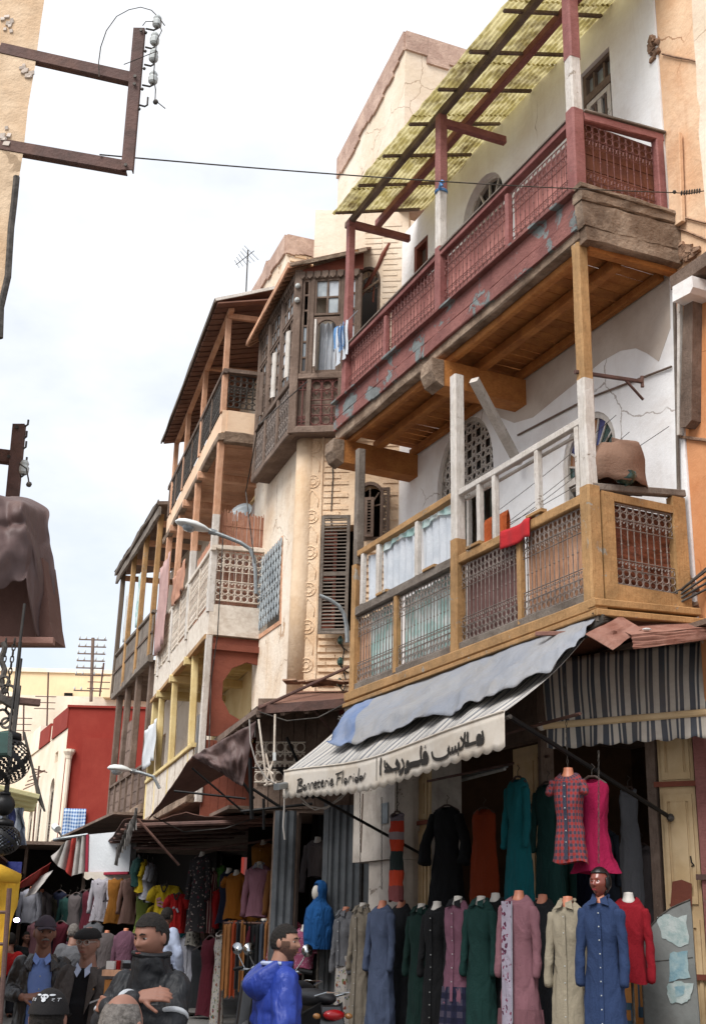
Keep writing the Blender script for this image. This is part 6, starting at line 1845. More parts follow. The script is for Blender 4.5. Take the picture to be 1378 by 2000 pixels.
tag(finish('bracket_box', MB().beam(atd(540, 1537, 14.6), atd(562, 1533, 14.9), .08, .07), 'grey_metal'), 'small pale metal bracket at the left end of the lettered awning', 'bracket')
mb = MB()
mb.tube([atd(x, y, 15.2) for x, y in ((487, 1405), (489, 1450), (500, 1490), (520, 1520), (545, 1535), (560, 1542))], .008, 4)
ww = thing('white_wire', 'loose white wires dangling at the left end of the lettered awning', 'wire', atd(556, 1640, 15))
part('strand', mb, 'white_wire', ww); mb = MB()
mb.tube([atd(x, y, 15.0) for x, y in ((556, 1540), (555, 1580), (553, 1615), (556, 1640))], .01, 4)
part('strand', mb, 'white_wire', ww); mb = MB()
mb.tube([atd(x, y, 14.6) for x, y in ((585, 1556), (605, 1575), (635, 1580), (665, 1560), (680, 1545))], .009, 4)
part('loop', mb, 'white_wire', ww); mb = MB()
mb.tube([atd(x, y, 14.6) for x, y in ((590, 1568), (615, 1582), (640, 1575), (672, 1550))], .007, 4)
part('loop', mb, 'white_wire', ww)
# window guard seen between the struts
gd = thing('window_guard', 'small white window guard behind the black awning frame', 'window guard', F2R.W(1.6, .05, 3.9))
grille(F2R, 1.25, 1.95, 3.7, 4.25, .05, 'iron_white', gd, .14, rows=(1, 1), r=.01, knots=False)
# lower canopy over the clothes stalls
lc = thing('lower_canopy', 'low dark red brown canopy sheltering the clothes stalls', 'canopy', atd(400, 1600, 19))
C0, C1, C2, C3 = atd(562, 1590, 18.1), atd(246, 1600, 18.4), atd(205, 1650, 25), atd(420, 1640, 25)
mb = cloth4(C0, C1, C2, C3, 24, 14, .12, 4, 7, V((0, 0, 1)))
part('cover', mb, 'tarp_brown2', lc, mods=[('solid', .01)])
for i in range(7):
 t = i/6
 part('pole', MB().tube([C0.lerp(C3, t)-V((0, 0, .08)), C1.lerp(C2, t)-V((0, 0, .08))], .025, 6), 'rust_steel', lc)
part('front_pole', MB().tube([C0-V((0, 0, .1)), C1-V((0, 0, .1))], .03, 6), 'rust_steel', lc)
part('stay', MB().tube([atd(270, 1600, 18.3), atd(350, 1690, 18.3)], .02, 6), 'rust_steel', lc)
part('back_cover', MB().prism([C0+V((0, 0, .05)), C3+V((0, 0, .05)), atd(560, 1600, 25), atd(690, 1560, 18)], V((0, 0, .05))), 'dark_wood', lc)
mb = MB()
for k in range(9):
 x0 = 226+4.5*k; y0 = 1672-9*k
 w_ = 7; h_ = rnd(20, 38)
 a, b, c_, d_ = atd(x0, y0-h_*.5, 17.8), atd(x0+w_, y0-h_*.5-6, 17.8), atd(x0+w_*.8, y0+h_*.6, 17.7), atd(x0-2, y0+h_*.5, 17.9)
 mb.grid(lambda u, v: a.lerp(b, u).lerp(d_.lerp(c_, u), v)+V((0, .06*math.sin(u*7+k+v*4), 0)), 5, 6)
part('tattered_edge', mb, 'tarp_grey', lc, smooth=True, kind='stuff')
# market rooms behind the racks, their shade put into near-black walls
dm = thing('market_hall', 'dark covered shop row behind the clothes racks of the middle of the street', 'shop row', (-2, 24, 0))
part('back_wall', MB().prism([F2L.W(.6, -.6, 0), F2L.W(3, -2.2, 0), F3.W(9, -3.4, 0), F3.W(9, -3.2, 0), F2L.W(3, -2.0, 0), F2L.W(.6, -.5, 0)], V((0, 0, 3.4))), 'room_shade', dm)
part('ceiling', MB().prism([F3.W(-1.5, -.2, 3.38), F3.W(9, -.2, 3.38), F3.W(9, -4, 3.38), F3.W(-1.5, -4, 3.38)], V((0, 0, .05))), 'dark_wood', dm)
part('far_wall', MB().fbox(F3, 15, 15.2, -3.4, 3, 0, 3.9), 'room_shade', dm)
part('side_wall', MB().fbox(F4, -1, 7, -1.7, -1.6, 0, 4), 'room_shade', dm)
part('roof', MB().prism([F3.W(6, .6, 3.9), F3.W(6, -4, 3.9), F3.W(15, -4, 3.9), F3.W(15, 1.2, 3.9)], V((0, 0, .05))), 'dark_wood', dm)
# ================================================================== far end stalls
bx = thing('box_sign', 'blank white box sign with a red edge on a stall front', 'sign', atd(215, 1705, 24))
a, b, c_, d_ = atd(172, 1630, 24), atd(258, 1622, 23.4), atd(252, 1702, 23.4), atd(170, 1704, 24)
part('face', MB().prism([d_, c_, b, a], V((.05, .35, 0))), 'banner_white', bx)
part('trim', MB().beam(a+V((0, -.02, 0)), d_+V((0, -.02, 0)), .06, .05), 'red_trim', bx)
part('trim', MB().beam(d_+V((0, -.02, -.03)), c_+V((0, -.02, -.03)), .05, .05), 'red_trim', bx)
part('scalloped_fringe', MB().grid(lambda u, v: atd(165+95*u, 1703, 23.7)-V((0, 0, (.1+.04*abs(math.sin(u*20)))*v)), 60, 2), 'valance', bx)
fa = thing('folded_awning', 'grey and red striped awning folded up beside the box sign', 'awning', atd(130, 1715, 24))
tipA = atd(168, 1634, 24)
pts = [atd(x, y, 24+.1*i) for i, (x, y) in enumerate(((166, 1705), (152, 1708), (140, 1712), (128, 1700), (112, 1690), (100, 1672)))]
tops = [atd(x, y, 24+.1*i) for i, (x, y) in enumerate(((168, 1634), (160, 1634), (150, 1636), (140, 1640), (128, 1645), (122, 1655)))]
for i in range(5):
 def fn(u, v, i=i):
  p = tops[i].lerp(tops[i+1], u).lerp(pts[i].lerp(pts[i+1], u), v)
  return p+V((0, -.12*math.sin(u*PI), 0))
 part('pleat', MB().grid(fn, 6, 6), ['far_awning_grey', 'far_awning_grey', 'far_awning_red', 'far_awning_grey', 'far_awning_grey'][i], fa, smooth=True)
mb = MB().tube([atd(104, 1640, 24), atd(172, 1630, 24)], .03, 6)
part('arm', mb, 'grey_metal', fa)
cc_ = thing('street_camera', 'small white camera at the end of the folded awning arm', 'camera', atd(110, 1625, 24))
part('body', MB().tube([atd(107, 1614, 24), atd(113, 1620, 23.9)], .07, 8), 'lamp_white', cc_)
part('bracket', MB().tube([atd(111, 1620, 24), atd(122, 1634, 24)], .02, 6), 'grey_metal', cc_)
ra = finish('red_awning', cloth4(atd(100, 1684, 30), atd(42, 1722, 24), atd(35, 1736, 24), atd(88, 1722, 30), 16, 10, .1, 3, 12), 'far_awning_red', smooth=True, mods=[('solid', .01)])
tag(ra, 'small red and grey awning low at the far left stalls', 'awning')
tag(finish('grey_awning', cloth4(atd(104, 1700, 28), atd(70, 1745, 25), atd(48, 1752, 25), atd(78, 1712, 28), 12, 8, .1, 3, 14), 'far_awning_grey', smooth=True, mods=[('solid', .01)]), 'small grey awning behind the red one at the far stalls', 'awning')
tag(finish('blue_poster', MB().box(atd(27, 1700, 26), .32, .03, .34), 'glass_blue'), 'small blue poster above the far left stall', 'poster')
hangcloth('patterned_rug', 'rug with red rosettes hanging on the red house', F5F, .72, 1.1, 5.55, 6.9, .12, 'rug_print', 'rug')
hangcloth('striped_cloth', 'blue and white checked cloth bunched in front of the red house', F5F, .25, .95, 4.5, 5.4, .5, 'blue_check', 'cloth')
# wall clutter on the cream house side
pcx = thing('wire_rack', 'rusty rack of wires on the cream house beside the far shutters', 'wire rack', F5.W(3.4, .3, 6.8))
for k in range(6):
 part('rod', MB().tube([F5.W(3.0+.5*k, .05, 6.9+.15*math.sin(k)), F5.W(3.1+.4*k, .5, 7.0-.1*k)], .02, 4), 'rust_steel', pcx)
part('rod', MB().tube([F5.W(2.9, .3, 4.5), F5.W(3.0, .35, 7.1)], .03, 4), 'rust_steel', pcx)
# backdrop of the far bazaar: dark stall frames left of the street
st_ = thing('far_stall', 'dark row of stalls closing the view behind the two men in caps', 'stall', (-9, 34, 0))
part('back', MB().box((-11.5, 37, 1.9), 12, .3, 3.9), 'room_shade', st_)
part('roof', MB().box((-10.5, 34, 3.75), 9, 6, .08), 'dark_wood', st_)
for k in range(6):
 part('post', MB().box((-14+1.5*k, 32, 1.85), .08, .08, 3.7), 'dark_wood', st_)
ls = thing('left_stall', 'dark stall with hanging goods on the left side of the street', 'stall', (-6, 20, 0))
part('back', MB().prism([V((-4.9, 12, 0)), V((-9.0, 34, 0)), V((-9.3, 34, 0)), V((-5.2, 12, 0))], V((0, 0, 3.3))), 'room_shade', ls)
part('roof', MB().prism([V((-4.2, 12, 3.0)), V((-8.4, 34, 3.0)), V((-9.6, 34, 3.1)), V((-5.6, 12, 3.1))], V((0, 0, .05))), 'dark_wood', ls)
# ================================================================== clothes
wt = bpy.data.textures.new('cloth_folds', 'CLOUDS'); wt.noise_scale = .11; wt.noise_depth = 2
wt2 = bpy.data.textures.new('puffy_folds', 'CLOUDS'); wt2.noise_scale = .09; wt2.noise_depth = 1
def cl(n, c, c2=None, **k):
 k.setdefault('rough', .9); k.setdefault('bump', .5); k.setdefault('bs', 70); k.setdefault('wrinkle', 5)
 D(n, .58, c=c, c2=c2, pos=False, **k); return n  # colours scaled down: shade of the shop row is painted into the cloth
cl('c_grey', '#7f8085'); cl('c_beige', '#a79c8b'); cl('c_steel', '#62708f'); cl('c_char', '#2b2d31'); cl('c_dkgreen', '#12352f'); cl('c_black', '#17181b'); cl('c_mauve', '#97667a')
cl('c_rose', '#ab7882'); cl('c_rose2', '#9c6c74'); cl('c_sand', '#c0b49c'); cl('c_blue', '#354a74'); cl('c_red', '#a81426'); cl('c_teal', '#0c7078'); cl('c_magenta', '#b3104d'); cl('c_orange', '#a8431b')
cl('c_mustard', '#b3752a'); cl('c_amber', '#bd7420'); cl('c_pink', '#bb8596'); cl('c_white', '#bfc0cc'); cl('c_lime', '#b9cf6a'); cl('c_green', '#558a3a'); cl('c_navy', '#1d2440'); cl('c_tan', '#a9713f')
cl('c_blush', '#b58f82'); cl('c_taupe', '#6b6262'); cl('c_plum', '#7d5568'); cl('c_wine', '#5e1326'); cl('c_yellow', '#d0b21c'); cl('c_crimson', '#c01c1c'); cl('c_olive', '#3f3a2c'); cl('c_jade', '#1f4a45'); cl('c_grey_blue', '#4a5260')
cl('c_floral', '#d3ccc4', pattern=('floral', [(14, .26, '#6f7f52'), (11, .24, '#9c5040'), (19, .2, '#4a5c8c'), (16, .14, '#c9962f')]))
cl('c_pinkfloral', '#c9bfd0', pattern=('floral', [(15, .3, '#6b3350'), (19, .24, '#9c4b6a')]))
cl('c_plaid', '#c2413c', pattern=('plaid', .052, '#6e6a78', '#4a4e60'))
cl('c_navyplaid', '#20223c', pattern=('plaid', .11, '#2f3152', '#5b5468'))
cl('c_knit', '#9a8a8a', pattern=('bands', [(.0, .1, '#7a7078'), (.1, .22, '#c23a22'), (.3, .42, '#c8401c'), (.42, .62, '#22302e'), (.62, .78, '#cf4524'), (.78, 1.2, '#8c4a4a')]))
cl('c_herring', '#8f8d8a', pattern=('floral', [(60, .36, '#1a1a1c')]))
cl('c_darkfloral', '#3d3a3c', pattern=('floral', [(17, .24, '#b9a7a0'), (13, .22, '#7c3140')]))
cl('c_greyfloral', '#a9a49a', pattern=('floral', [(20, .36, '#3f3d3c')]))
cl('c_redstripe', '#7c2c36', pattern=('stripe', .06, [(.0, .3, '#c7b0a4'), (.5, .62, '#2a2228')]))
cl('c_reddot', '#b8405a', pattern=('floral', [(34, .3, '#d8c0c0')]))
cl('c_sprig', '#c9c4cc', pattern=('floral', [(9, .2, '#4a3f4a'), (12, .12, '#7b3b52')]))
cl('c_pinkdot', '#b05a7c', pattern=('floral', [(32, .3, '#d9b3c6')]))
cl('c_hijab', '#1c62a8', wrinkle=9)
def garment(mb, sh, L, w=.19, dep=.105, waist=.78, hem=1.25, folds=9, amp=.05, sleeve='long', seed=0, bell=0, neckw=.062, low=False, sl=.62, n=40, flat=1.0, m=0, front_dip=.05, arm_out=1.0):
 """dress, coat or shirt: lofted body with folds, plus sleeves; front is -Y"""
 R = [(0.0, neckw, .06), (.012, neckw+.03, .066), (.035, w*.74, .075), (.07, w*.97, dep*.82), (.13, w*.98, dep*.95), (.24, w*.93, dep*1.08), (.33, w*.86, dep), (.42, w*waist, dep*.88), (.52, w*(waist+.08), dep*.95), (.64, w*(waist+.2), dep*1.02)]
 R = [r for r in R if r[0] < L*.98]
 d0 = R[-1][0]
 k = 1
 while d0+.09*k < L:
  t = (d0+.09*k-d0)/(max(.2, L-d0))
  R.append((d0+.09*k, R[len(R)-1][1]*0+w*((waist+.2)+(hem-waist-.2)*t) if L > .7 else R[-1][1]*1.0, dep*(1.02+(hem-1)*.75*t) if L > .7 else R[-1][2]))
  k += 1
 R.append((L, w*hem if L > .7 else R[-1][1]*1.02, dep*(1.02+(hem-1)*.75) if L > .7 else R[-1][2]))
 vs = []; uvv = []
 for (d, rx, ry) in R:
  f = max(0, (d-.38)/max(.3, L-.38))
  for i in range(n):
   a = 2*PI*i/n
   ca, sa = math.cos(a), math.sin(a)
   e = 1+amp*f*(math.sin(folds*a+seed)+.5*math.sin(folds*1.7*a+seed*2+d*2)) + .02*mnoise.noise(V((ca*2, sa*2, d*5+seed)))
   x = math.copysign(abs(ca)**.9, ca)*rx*e; y = math.copysign(abs(sa)**.9, sa)*ry*e*flat
   z = sh-d
   if d < .04 and sa < 0: z -= front_dip*(-sa)
   if d > L-.02: z += .012*math.sin(3*a+seed)
   # bust
   if .15 < d < .32 and sa < -.3 and not low: y -= .018*math.exp(-((abs(x)-.075)/.05)**2)*math.sin((d-.15)/.17*PI)
   vs.append(V((x, y, z)))
 fs = []; us = []
 per = 2*PI*.16
 for j in range(len(R)-1):
  for i in range(n):
   i2 = (i+1) % n
   fs.append((j*n+i, (j+1)*n+i, (j+1)*n+i2, j*n+i2))
   u0, u1 = i/n*per, (i+1)/n*per
   us.append([(u0, R[j][0]), (u0, R[j+1][0]), (u1, R[j+1][0]), (u1, R[j][0])])
 mb.add(vs, fs, us, m)
 if sleeve:
  Ls = {'long': sl, 'short': .22, 'cap': .12}[sleeve]
  for sg in (-1, 1):
   P = []; rr = []
   K = 9
   for i in range(K+1):
    t = i/K
    P.append(V((sg*(w*.84+.3*w*arm_out*min(1, t*1.8)+(.0)), -.015-.05*t*t, sh-.085-Ls*t*(1 if t > .1 else .9))))
    rr.append((.062-.018*t+.006*math.sin(i*2.3+seed))*(w/.185)*(1 if sleeve != 'short' else 1.15)+bell*t*t)
   b0 = len(mb.v)
   mb.tube(P, rr, 12, m)
   for q in range(len(mb.uv)-1, -1, -1):
    if mb.uv[q] is None and min(mb.f[q]) >= b0:
     fq = mb.f[q]
     mb.uv[q] = [(mb.v[v_].y*2+mb.v[v_].x, mb.v[v_].z*-1) for v_ in fq]
    elif min(mb.f[q]) < b0:
     break
 return mb
def dressed(name, lab, cat_, P, sh, rz, mt, L=1.3, tint='skin_mannequin', neck=True, stand=True, chain=0, under=None, group=None, buttons=0, collar=None, extra=None, hook=False, n=40, sc=1.0, **g):
 """a garment on a bust (or a hanger) as one thing placed at P (x,y) with shoulder height sh"""
 base = g.pop('base', .66 if stand else sh-L)
 t = thing(name, lab, cat_, (P[0], P[1], base), group, rz)
 zs = sh-base
 ROOTLOC[t.name] = V((0, 0, 0))
 gm = garment(MB(), zs, L, n=n, **g)
 gp = part('garment', gm, mt, t, smooth=True, local=True)
 if n >= 40:
  x = gp.modifiers.new('u', 'SUBSURF'); x.levels = x.render_levels = 1
  x = gp.modifiers.new('d', 'DISPLACE'); x.texture = wt; x.strength = .03; x.mid_level = .5; x.texture_coords = 'LOCAL'
 w = g.get('w', .19)
 if neck:
  nk = part('bust_neck', MB().lathe((0, .01, zs-.06), [(.078, -.02), (.06, .03), (.046, .06), (.042, .085), (.04, .098), (.0, .103)], 16), tint, t, smooth=True, local=True)
 elif hook:
  part('hanger', MB().tube([(-w*.85, 0, zs-.05), (-.03, 0, zs+.015), (.03, 0, zs+.015), (w*.85, 0, zs-.05)], .012, 6), 'hanger', t, local=True)
  part('hook', MB().tube([(0, 0, zs+.015), (0, 0, zs+.07), (.03, 0, zs+.1), (.0, 0, zs+.13)], .004, 5), 'iron_dark', t, local=True)
 if stand:
  part('stand', MB().tube([(0, 0, .02), (0, 0, zs-.5)], .014, 6).lathe((0, 0, 0), [(.16, 0), (.16, .012), (.02, .03)], 14), 'iron_dark', t, local=True)
 if chain:
  c_ = MB()
  z = zs+.06; k = 0
  while z < zs+chain:
   A, B_ = (V((1, 0, 0)), V((0, 0, 1))) if k % 2 else (V((0, 1, 0)), V((0, 0, 1)))
   c_.tube([V((0, 0, z))+A*.008*math.cos(q)+B_*.02*math.sin(q) for q in [2*PI*j/8 for j in range(8)]], .003, 3, closed=True)
   z += .034; k += 1
  part('chain', c_, 'iron_dark', t, local=True)
 dep = g.get('dep', .105)
 if buttons:
  z0 = zs-.12
  pk = MB()
  def yf(z):
   d = zs-z
   return -(dep*(1.10 if d < .36 else (.98 if d < .6 else 1.05+.25*max(0, (d-.6)/max(.3, L-.6)))))-.004
  pts = [V((.0, yf(zs-.1-(L-.12)*i/14)-.004, zs-.1-(L-.12)*i/14)) for i in range(15)]
  for i in range(14):
   a, b = pts[i], pts[i+1]
   pk.quad(a+V((-.016, 0, 0)), b+V((-.016, 0, 0)), b+V((.016, 0, 0)), a+V((.016, 0, 0)))
  part('placket', pk, mt, t, local=True, mods=[('solid', .004)])
  bb_ = MB()
  for i in range(buttons):
   z = zs-.13-(min(L, 1.25)-.2)*i/buttons
   bb_.ball((0, yf(z)-.006, z), .0065, 5)
  part('buttons', bb_, 'ceramic', t, local=True, kind='stuff')
 if collar:
  cb_ = MB()
  for sg in (-1, 1):
   cb_.prism([V((sg*.055, .02, zs+.015)), V((sg*.06, -.05, zs-.0)), V((sg*.085, -.085, zs-.075)), V((sg*.02, -.09, zs-.055)), V((sg*.012, -.075, zs-.02))], V((0, -.01, .004)))
  cb_.tube([V((.062*math.cos(a), .005+.06*math.sin(a), zs+.012)) for a in [PI*j/8 for j in range(9)]], .016, 6)
  part('collar', cb_, collar, t, local=True)
 if under:
  um, uz0, uz1, ukw = under
  ug = MB()
  K = 40; rows = 8
  def fn(u, v):
   a = 2*PI*u; rx = ukw.get('rx', .2)*(1+.25*v); ry = rx*.62
   e = 1+.07*math.sin(a*ukw.get('folds', 12)+.5)
   return V((rx*e*math.cos(a), ry*e*math.sin(a), zs-uz0-(uz1-uz0)*v))
  ug.grid(fn, K, rows, uvf=lambda u, v: (u*1.1, v*(uz1-uz0)))
  part('skirt', ug, um, t, smooth=True, local=True)
 if sc != 1.0:
  t.scale = (sc, sc, sc)
 return t
def rowpos(px, py, o=.22):
 s, z = B1.sz(px, py, o)
 p = B1.W(s, o, 0)
 return (p.x, p.y), z
GR = 'dressed mannequins lined up along the corner shop'
RZ = math.radians
def row(px, py, rz, mt, lab, L=1.3, o=.22, **k):
 P, z = rowpos(px, py, o)
 k['w'] = k.get('w', .19)*.80; k['dep'] = k.get('dep', .105)*.86; k.setdefault('seed', px*.37)
 if k.get('under'): u_ = k['under']; k['under'] = (u_[0], u_[1], u_[2], dict(u_[3], rx=u_[3].get('rx', .2)*.82))
 return dressed('mannequin', lab, 'mannequin', P, z, RZ(rz), mt, L, group=GR, **k)
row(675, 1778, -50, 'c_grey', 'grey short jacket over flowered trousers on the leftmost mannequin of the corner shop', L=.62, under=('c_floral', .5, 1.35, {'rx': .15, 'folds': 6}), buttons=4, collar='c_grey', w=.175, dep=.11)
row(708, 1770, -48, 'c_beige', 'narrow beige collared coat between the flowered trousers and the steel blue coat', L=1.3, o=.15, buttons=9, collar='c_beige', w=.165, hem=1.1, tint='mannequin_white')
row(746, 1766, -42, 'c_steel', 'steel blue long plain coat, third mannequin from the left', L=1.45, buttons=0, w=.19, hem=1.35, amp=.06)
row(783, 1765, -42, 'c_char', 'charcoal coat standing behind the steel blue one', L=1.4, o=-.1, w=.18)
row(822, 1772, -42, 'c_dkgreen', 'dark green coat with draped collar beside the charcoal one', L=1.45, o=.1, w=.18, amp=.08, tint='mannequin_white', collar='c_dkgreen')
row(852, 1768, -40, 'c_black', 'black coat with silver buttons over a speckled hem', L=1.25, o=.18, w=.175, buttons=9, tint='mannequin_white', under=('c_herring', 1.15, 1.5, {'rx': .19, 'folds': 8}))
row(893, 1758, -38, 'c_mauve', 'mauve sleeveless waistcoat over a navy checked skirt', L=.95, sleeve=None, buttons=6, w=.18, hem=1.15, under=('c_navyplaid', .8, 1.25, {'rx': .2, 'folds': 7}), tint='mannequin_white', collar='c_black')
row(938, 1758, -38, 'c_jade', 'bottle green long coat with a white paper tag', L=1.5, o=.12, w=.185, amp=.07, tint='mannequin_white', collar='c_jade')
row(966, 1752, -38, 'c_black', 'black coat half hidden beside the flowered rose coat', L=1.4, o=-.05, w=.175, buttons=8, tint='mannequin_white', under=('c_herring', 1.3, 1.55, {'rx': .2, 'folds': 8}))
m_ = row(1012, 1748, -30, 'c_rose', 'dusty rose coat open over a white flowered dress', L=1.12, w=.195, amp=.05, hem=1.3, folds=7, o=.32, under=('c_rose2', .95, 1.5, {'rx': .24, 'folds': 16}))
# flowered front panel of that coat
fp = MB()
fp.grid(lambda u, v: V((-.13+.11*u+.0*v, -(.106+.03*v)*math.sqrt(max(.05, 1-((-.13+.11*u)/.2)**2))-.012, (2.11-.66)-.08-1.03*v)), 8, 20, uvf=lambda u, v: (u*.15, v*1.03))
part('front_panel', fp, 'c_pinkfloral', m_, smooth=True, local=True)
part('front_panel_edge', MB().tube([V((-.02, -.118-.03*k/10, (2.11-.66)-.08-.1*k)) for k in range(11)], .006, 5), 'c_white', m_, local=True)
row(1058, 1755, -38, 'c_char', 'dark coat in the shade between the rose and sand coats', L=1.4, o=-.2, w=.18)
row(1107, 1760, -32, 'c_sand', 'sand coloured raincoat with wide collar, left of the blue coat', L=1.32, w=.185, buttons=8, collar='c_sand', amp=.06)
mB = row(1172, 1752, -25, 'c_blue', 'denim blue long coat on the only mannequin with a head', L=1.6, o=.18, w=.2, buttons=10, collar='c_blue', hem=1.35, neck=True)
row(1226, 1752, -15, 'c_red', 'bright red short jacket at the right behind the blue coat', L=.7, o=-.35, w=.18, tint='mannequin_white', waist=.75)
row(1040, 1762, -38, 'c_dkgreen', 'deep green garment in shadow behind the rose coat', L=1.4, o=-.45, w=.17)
def hang(px, py, o, rz, mt, lab, L, name='hanging_garment', cat_='garment', grp='garments hung under the corner shop awning', **k):
 s, z = B1.sz(px, py, o)
 p = B1.W(s, o, 0)
 k.setdefault('neck', False); k.setdefault('hook', not k['neck']); k['w'] = k.get('w', .19)*.78; k['dep'] = k.get('dep', .105)*.85; k.setdefault('seed', px*.31)
 return dressed(name, lab, cat_, (p.x, p.y), z, RZ(rz), mt, L, stand=False, group=grp, **k)
hang(775, 1588, .3, -45, 'c_knit', 'sleeveless red black and grey banded knit dress hung before the pillar', .92, sleeve=None, w=.115, dep=.07, waist=.8, hem=1.0, chain=.5)
hang(872, 1575, -.75, -35, 'c_black', 'wide black abaya hung at the dark shop opening', 1.5, w=.24, hem=1.6, bell=.05, sl=.6, arm_out=2)
hang(944, 1580, -.95, -35, 'c_orange', 'burnt orange long dress hung inside the shop', 1.15, w=.2, sleeve=None, waist=.95, hem=1.2, dep=.08)
hang(1010, 1520, -.3, -55, 'c_teal', 'teal long coat hung against the cream shutter', 1.25, w=.18, hem=1.3, amp=.06)
hang(1068, 1530, -.75, -40, 'c_jade', 'dark green dress in shadow beside the plaid shirt', 1.4, w=.18)
hang(1108, 1508, .15, -30, 'c_plaid', 'red and grey plaid short sleeved blouse on a hanging bust', .78, sleeve='cap', neck=True, chain=.9, w=.18, waist=.8, hem=1.15, buttons=6, n=48)
hang(1155, 1520, -.1, -25, 'c_magenta', 'magenta sleeveless blouse behind the plaid one', .82, sleeve=None, w=.19, hem=1.5, amp=.1)
hang(1225, 1540, -1.3, -20, 'c_grey', 'dim grey trousers hung deep in the shop', 1.3, sleeve=None, w=.12, waist=1, hem=1.1, dep=.07)
for k, (px, py, o, mt) in enumerate(((900, 1600, -2.5, 'c_olive'), (960, 1590, -2.8, 'c_wine'), (1130, 1600, -2.6, 'c_navy'), (1180, 1620, -3.2, 'c_grey_blue'), (1250, 1650, -2.6, 'c_taupe'), (1090, 1650, -2.0, 'c_jade'))):
 hang(px, py, o, -30, mt, ['olive dress dimly seen at the back of the shop', 'wine red dress dimly seen at the back of the shop', 'navy dress dimly seen deep behind the magenta blouse', 'slate dress deep in the right shop opening', 'taupe coat on the back rail near the right shutter', 'jade dress low at the back of the shop'][k], 1.2, w=.2, n=24, grp='garments at the back of the corner shop')
# rails the garments hang from
rl = MB().tube([B1.W(.1, .15, 3.62), B1.W(5.0, .15, 3.58)], .016, 6)
tag(finish('hanging_rail', rl, 'rust_steel'), 'thin steel rail behind the lettered valance that the hung clothes use', 'rail')
tag(finish('inner_rail', MB().tube([B1.W(2.0, -.8, 3.55), B1.W(6.0, -.8, 3.55)], .016, 6), 'rust_steel'), 'rail across the dark shop opening holding the abaya and orange dress', 'rail')
ch = MB()
for (px, y0, y1, o) in ((703, 1545, 1770, .15), (745, 1560, 1740, .3), (1168, 1470, 1690, .2), (775, 1530, 1590, .3)):
 a, b = B1.P(px, y0, o), B1.P(px, y1, o)
 nn = int((a-b).length/.034)
 for k in range(nn):
  c = a.lerp(b, k/nn)
  A = B1.d if k % 2 else B1.n
  ch.tube([c+A*.008*math.cos(q)+V((0, 0, 1))*.02*math.sin(q) for q in [2*PI*j/6 for j in range(6)]], .003, 3, closed=True)
tag(finish('hanging_chain', ch, 'iron_dark', kind='stuff'), 'thin chains hanging from the lettered awning to the busts', 'chain')
# ---- middle stalls
GM = 'garments on display at the middle stalls'
def mid(px, py, D_, rz, mt, lab, L, **k):
 p = atd(px, py, D_)
 st_ = k.pop('st', False)
 return dressed(k.pop('name', 'hanging_garment'), lab, k.pop('cat_', 'garment'), (p.x, p.y), p.z, RZ(rz), mt, L, stand=st_, base=(gz(0, D_)+.02) if st_ else p.z-L, group=GM, n=28, **k)
mid(515, 1645, 19.5, -20, 'c_mustard', 'mustard sleeveless long waistcoat high on a white bust', 1.25, sleeve=None, tint='mannequin_white', w=.2, buttons=3)
mid(507, 1688, 19, -15, 'c_pink', 'pink collared blouse on a white bust, in front of the mustard waistcoat', .75, tint='mannequin_white', collar='c_white', w=.175, sl=.66)
mid(462, 1704, 19.5, -25, 'c_amber', 'amber printed top on a bust left of the pink blouse', .68, sleeve='cap', tint='mannequin_white', w=.17, waist=.85)
mid(447, 1700, 20, -30, 'c_navy', 'dark navy top between the green and amber ones', .8, sleeve=None, tint='mannequin_white', w=.15)
mid(432, 1690, 20.5, -60, 'c_green', 'bright green narrow top on the middle rail', .75, w=.13, sleeve=None, dep=.08, hook=True, neck=False)
mid(413, 1700, 20.5, -50, 'c_redstripe', 'red and cream striped long shirt on the middle rail', .95, w=.16, hook=False, tint='mannequin_white', sleeve=None, hem=1.0)
mid(424, 1735, 20.4, -50, 'c_crimson', 'scarlet narrow top below the green one', .6, w=.09, sleeve=None, neck=False, hook=True, dep=.06)
mid(395, 1668, 20.5, -30, 'c_darkfloral', 'dark flowered dress high on the middle rail', 1.2, w=.17, tint='mannequin_white')
mid(384, 1720, 20.8, -40, 'c_greyfloral', 'grey speckled trousers hung under the flowered dress', 1.0, w=.12, sleeve=None, neck=False, hook=True, dep=.07)
mid(484, 1716, 20, -30, 'c_pinkfloral', 'lilac flowered top squeezed beside the pink blouse', .7, w=.12, sleeve=None, neck=False, hook=True)
mid(562, 1794, 17.5, -15, 'c_reddot', 'red and white speckled jacket on a bust by the grey metal doors', .5, st=True, w=.19, collar='c_white', name='mannequin', cat_='mannequin')
mid(595, 1812, 17, -20, 'c_pinkdot', 'pink speckled top on a bust next to the blue headscarf', .5, st=True, w=.16, tint='mannequin_white', name='mannequin', cat_='mannequin', sleeve='short')
mid(620, 1815, 17.2, -20, 'c_char', 'charcoal top on a bust just under the blue headscarf', .5, st=True, w=.15, tint='mannequin_white', name='mannequin', cat_='mannequin', sleeve='short')
mid(515, 1800, 18, -20, 'c_wine', 'wine coloured top on a cream bust above the scarf rack', .5, st=True, w=.17, tint='mannequin_white', name='mannequin', cat_='mannequin', sleeve='short')
mid(374, 1822, 21, -25, 'c_white', 'long white buttoned shirt on a cream bust', 1.1, st=True, w=.17, tint='mannequin_white', name='mannequin', cat_='mannequin', buttons=6)
mid(412, 1830, 19.5, -40, 'c_wine', 'dark red long dress left of the speckled trousers', 1.1, w=.15, neck=False, hook=True, sleeve=None)
mid(432, 1820, 19.3, -40, 'c_floral', 'light flowered long trousers hanging by the scarf rack', 1.4, w=.1, neck=False, hook=True, sleeve=None, dep=.06)
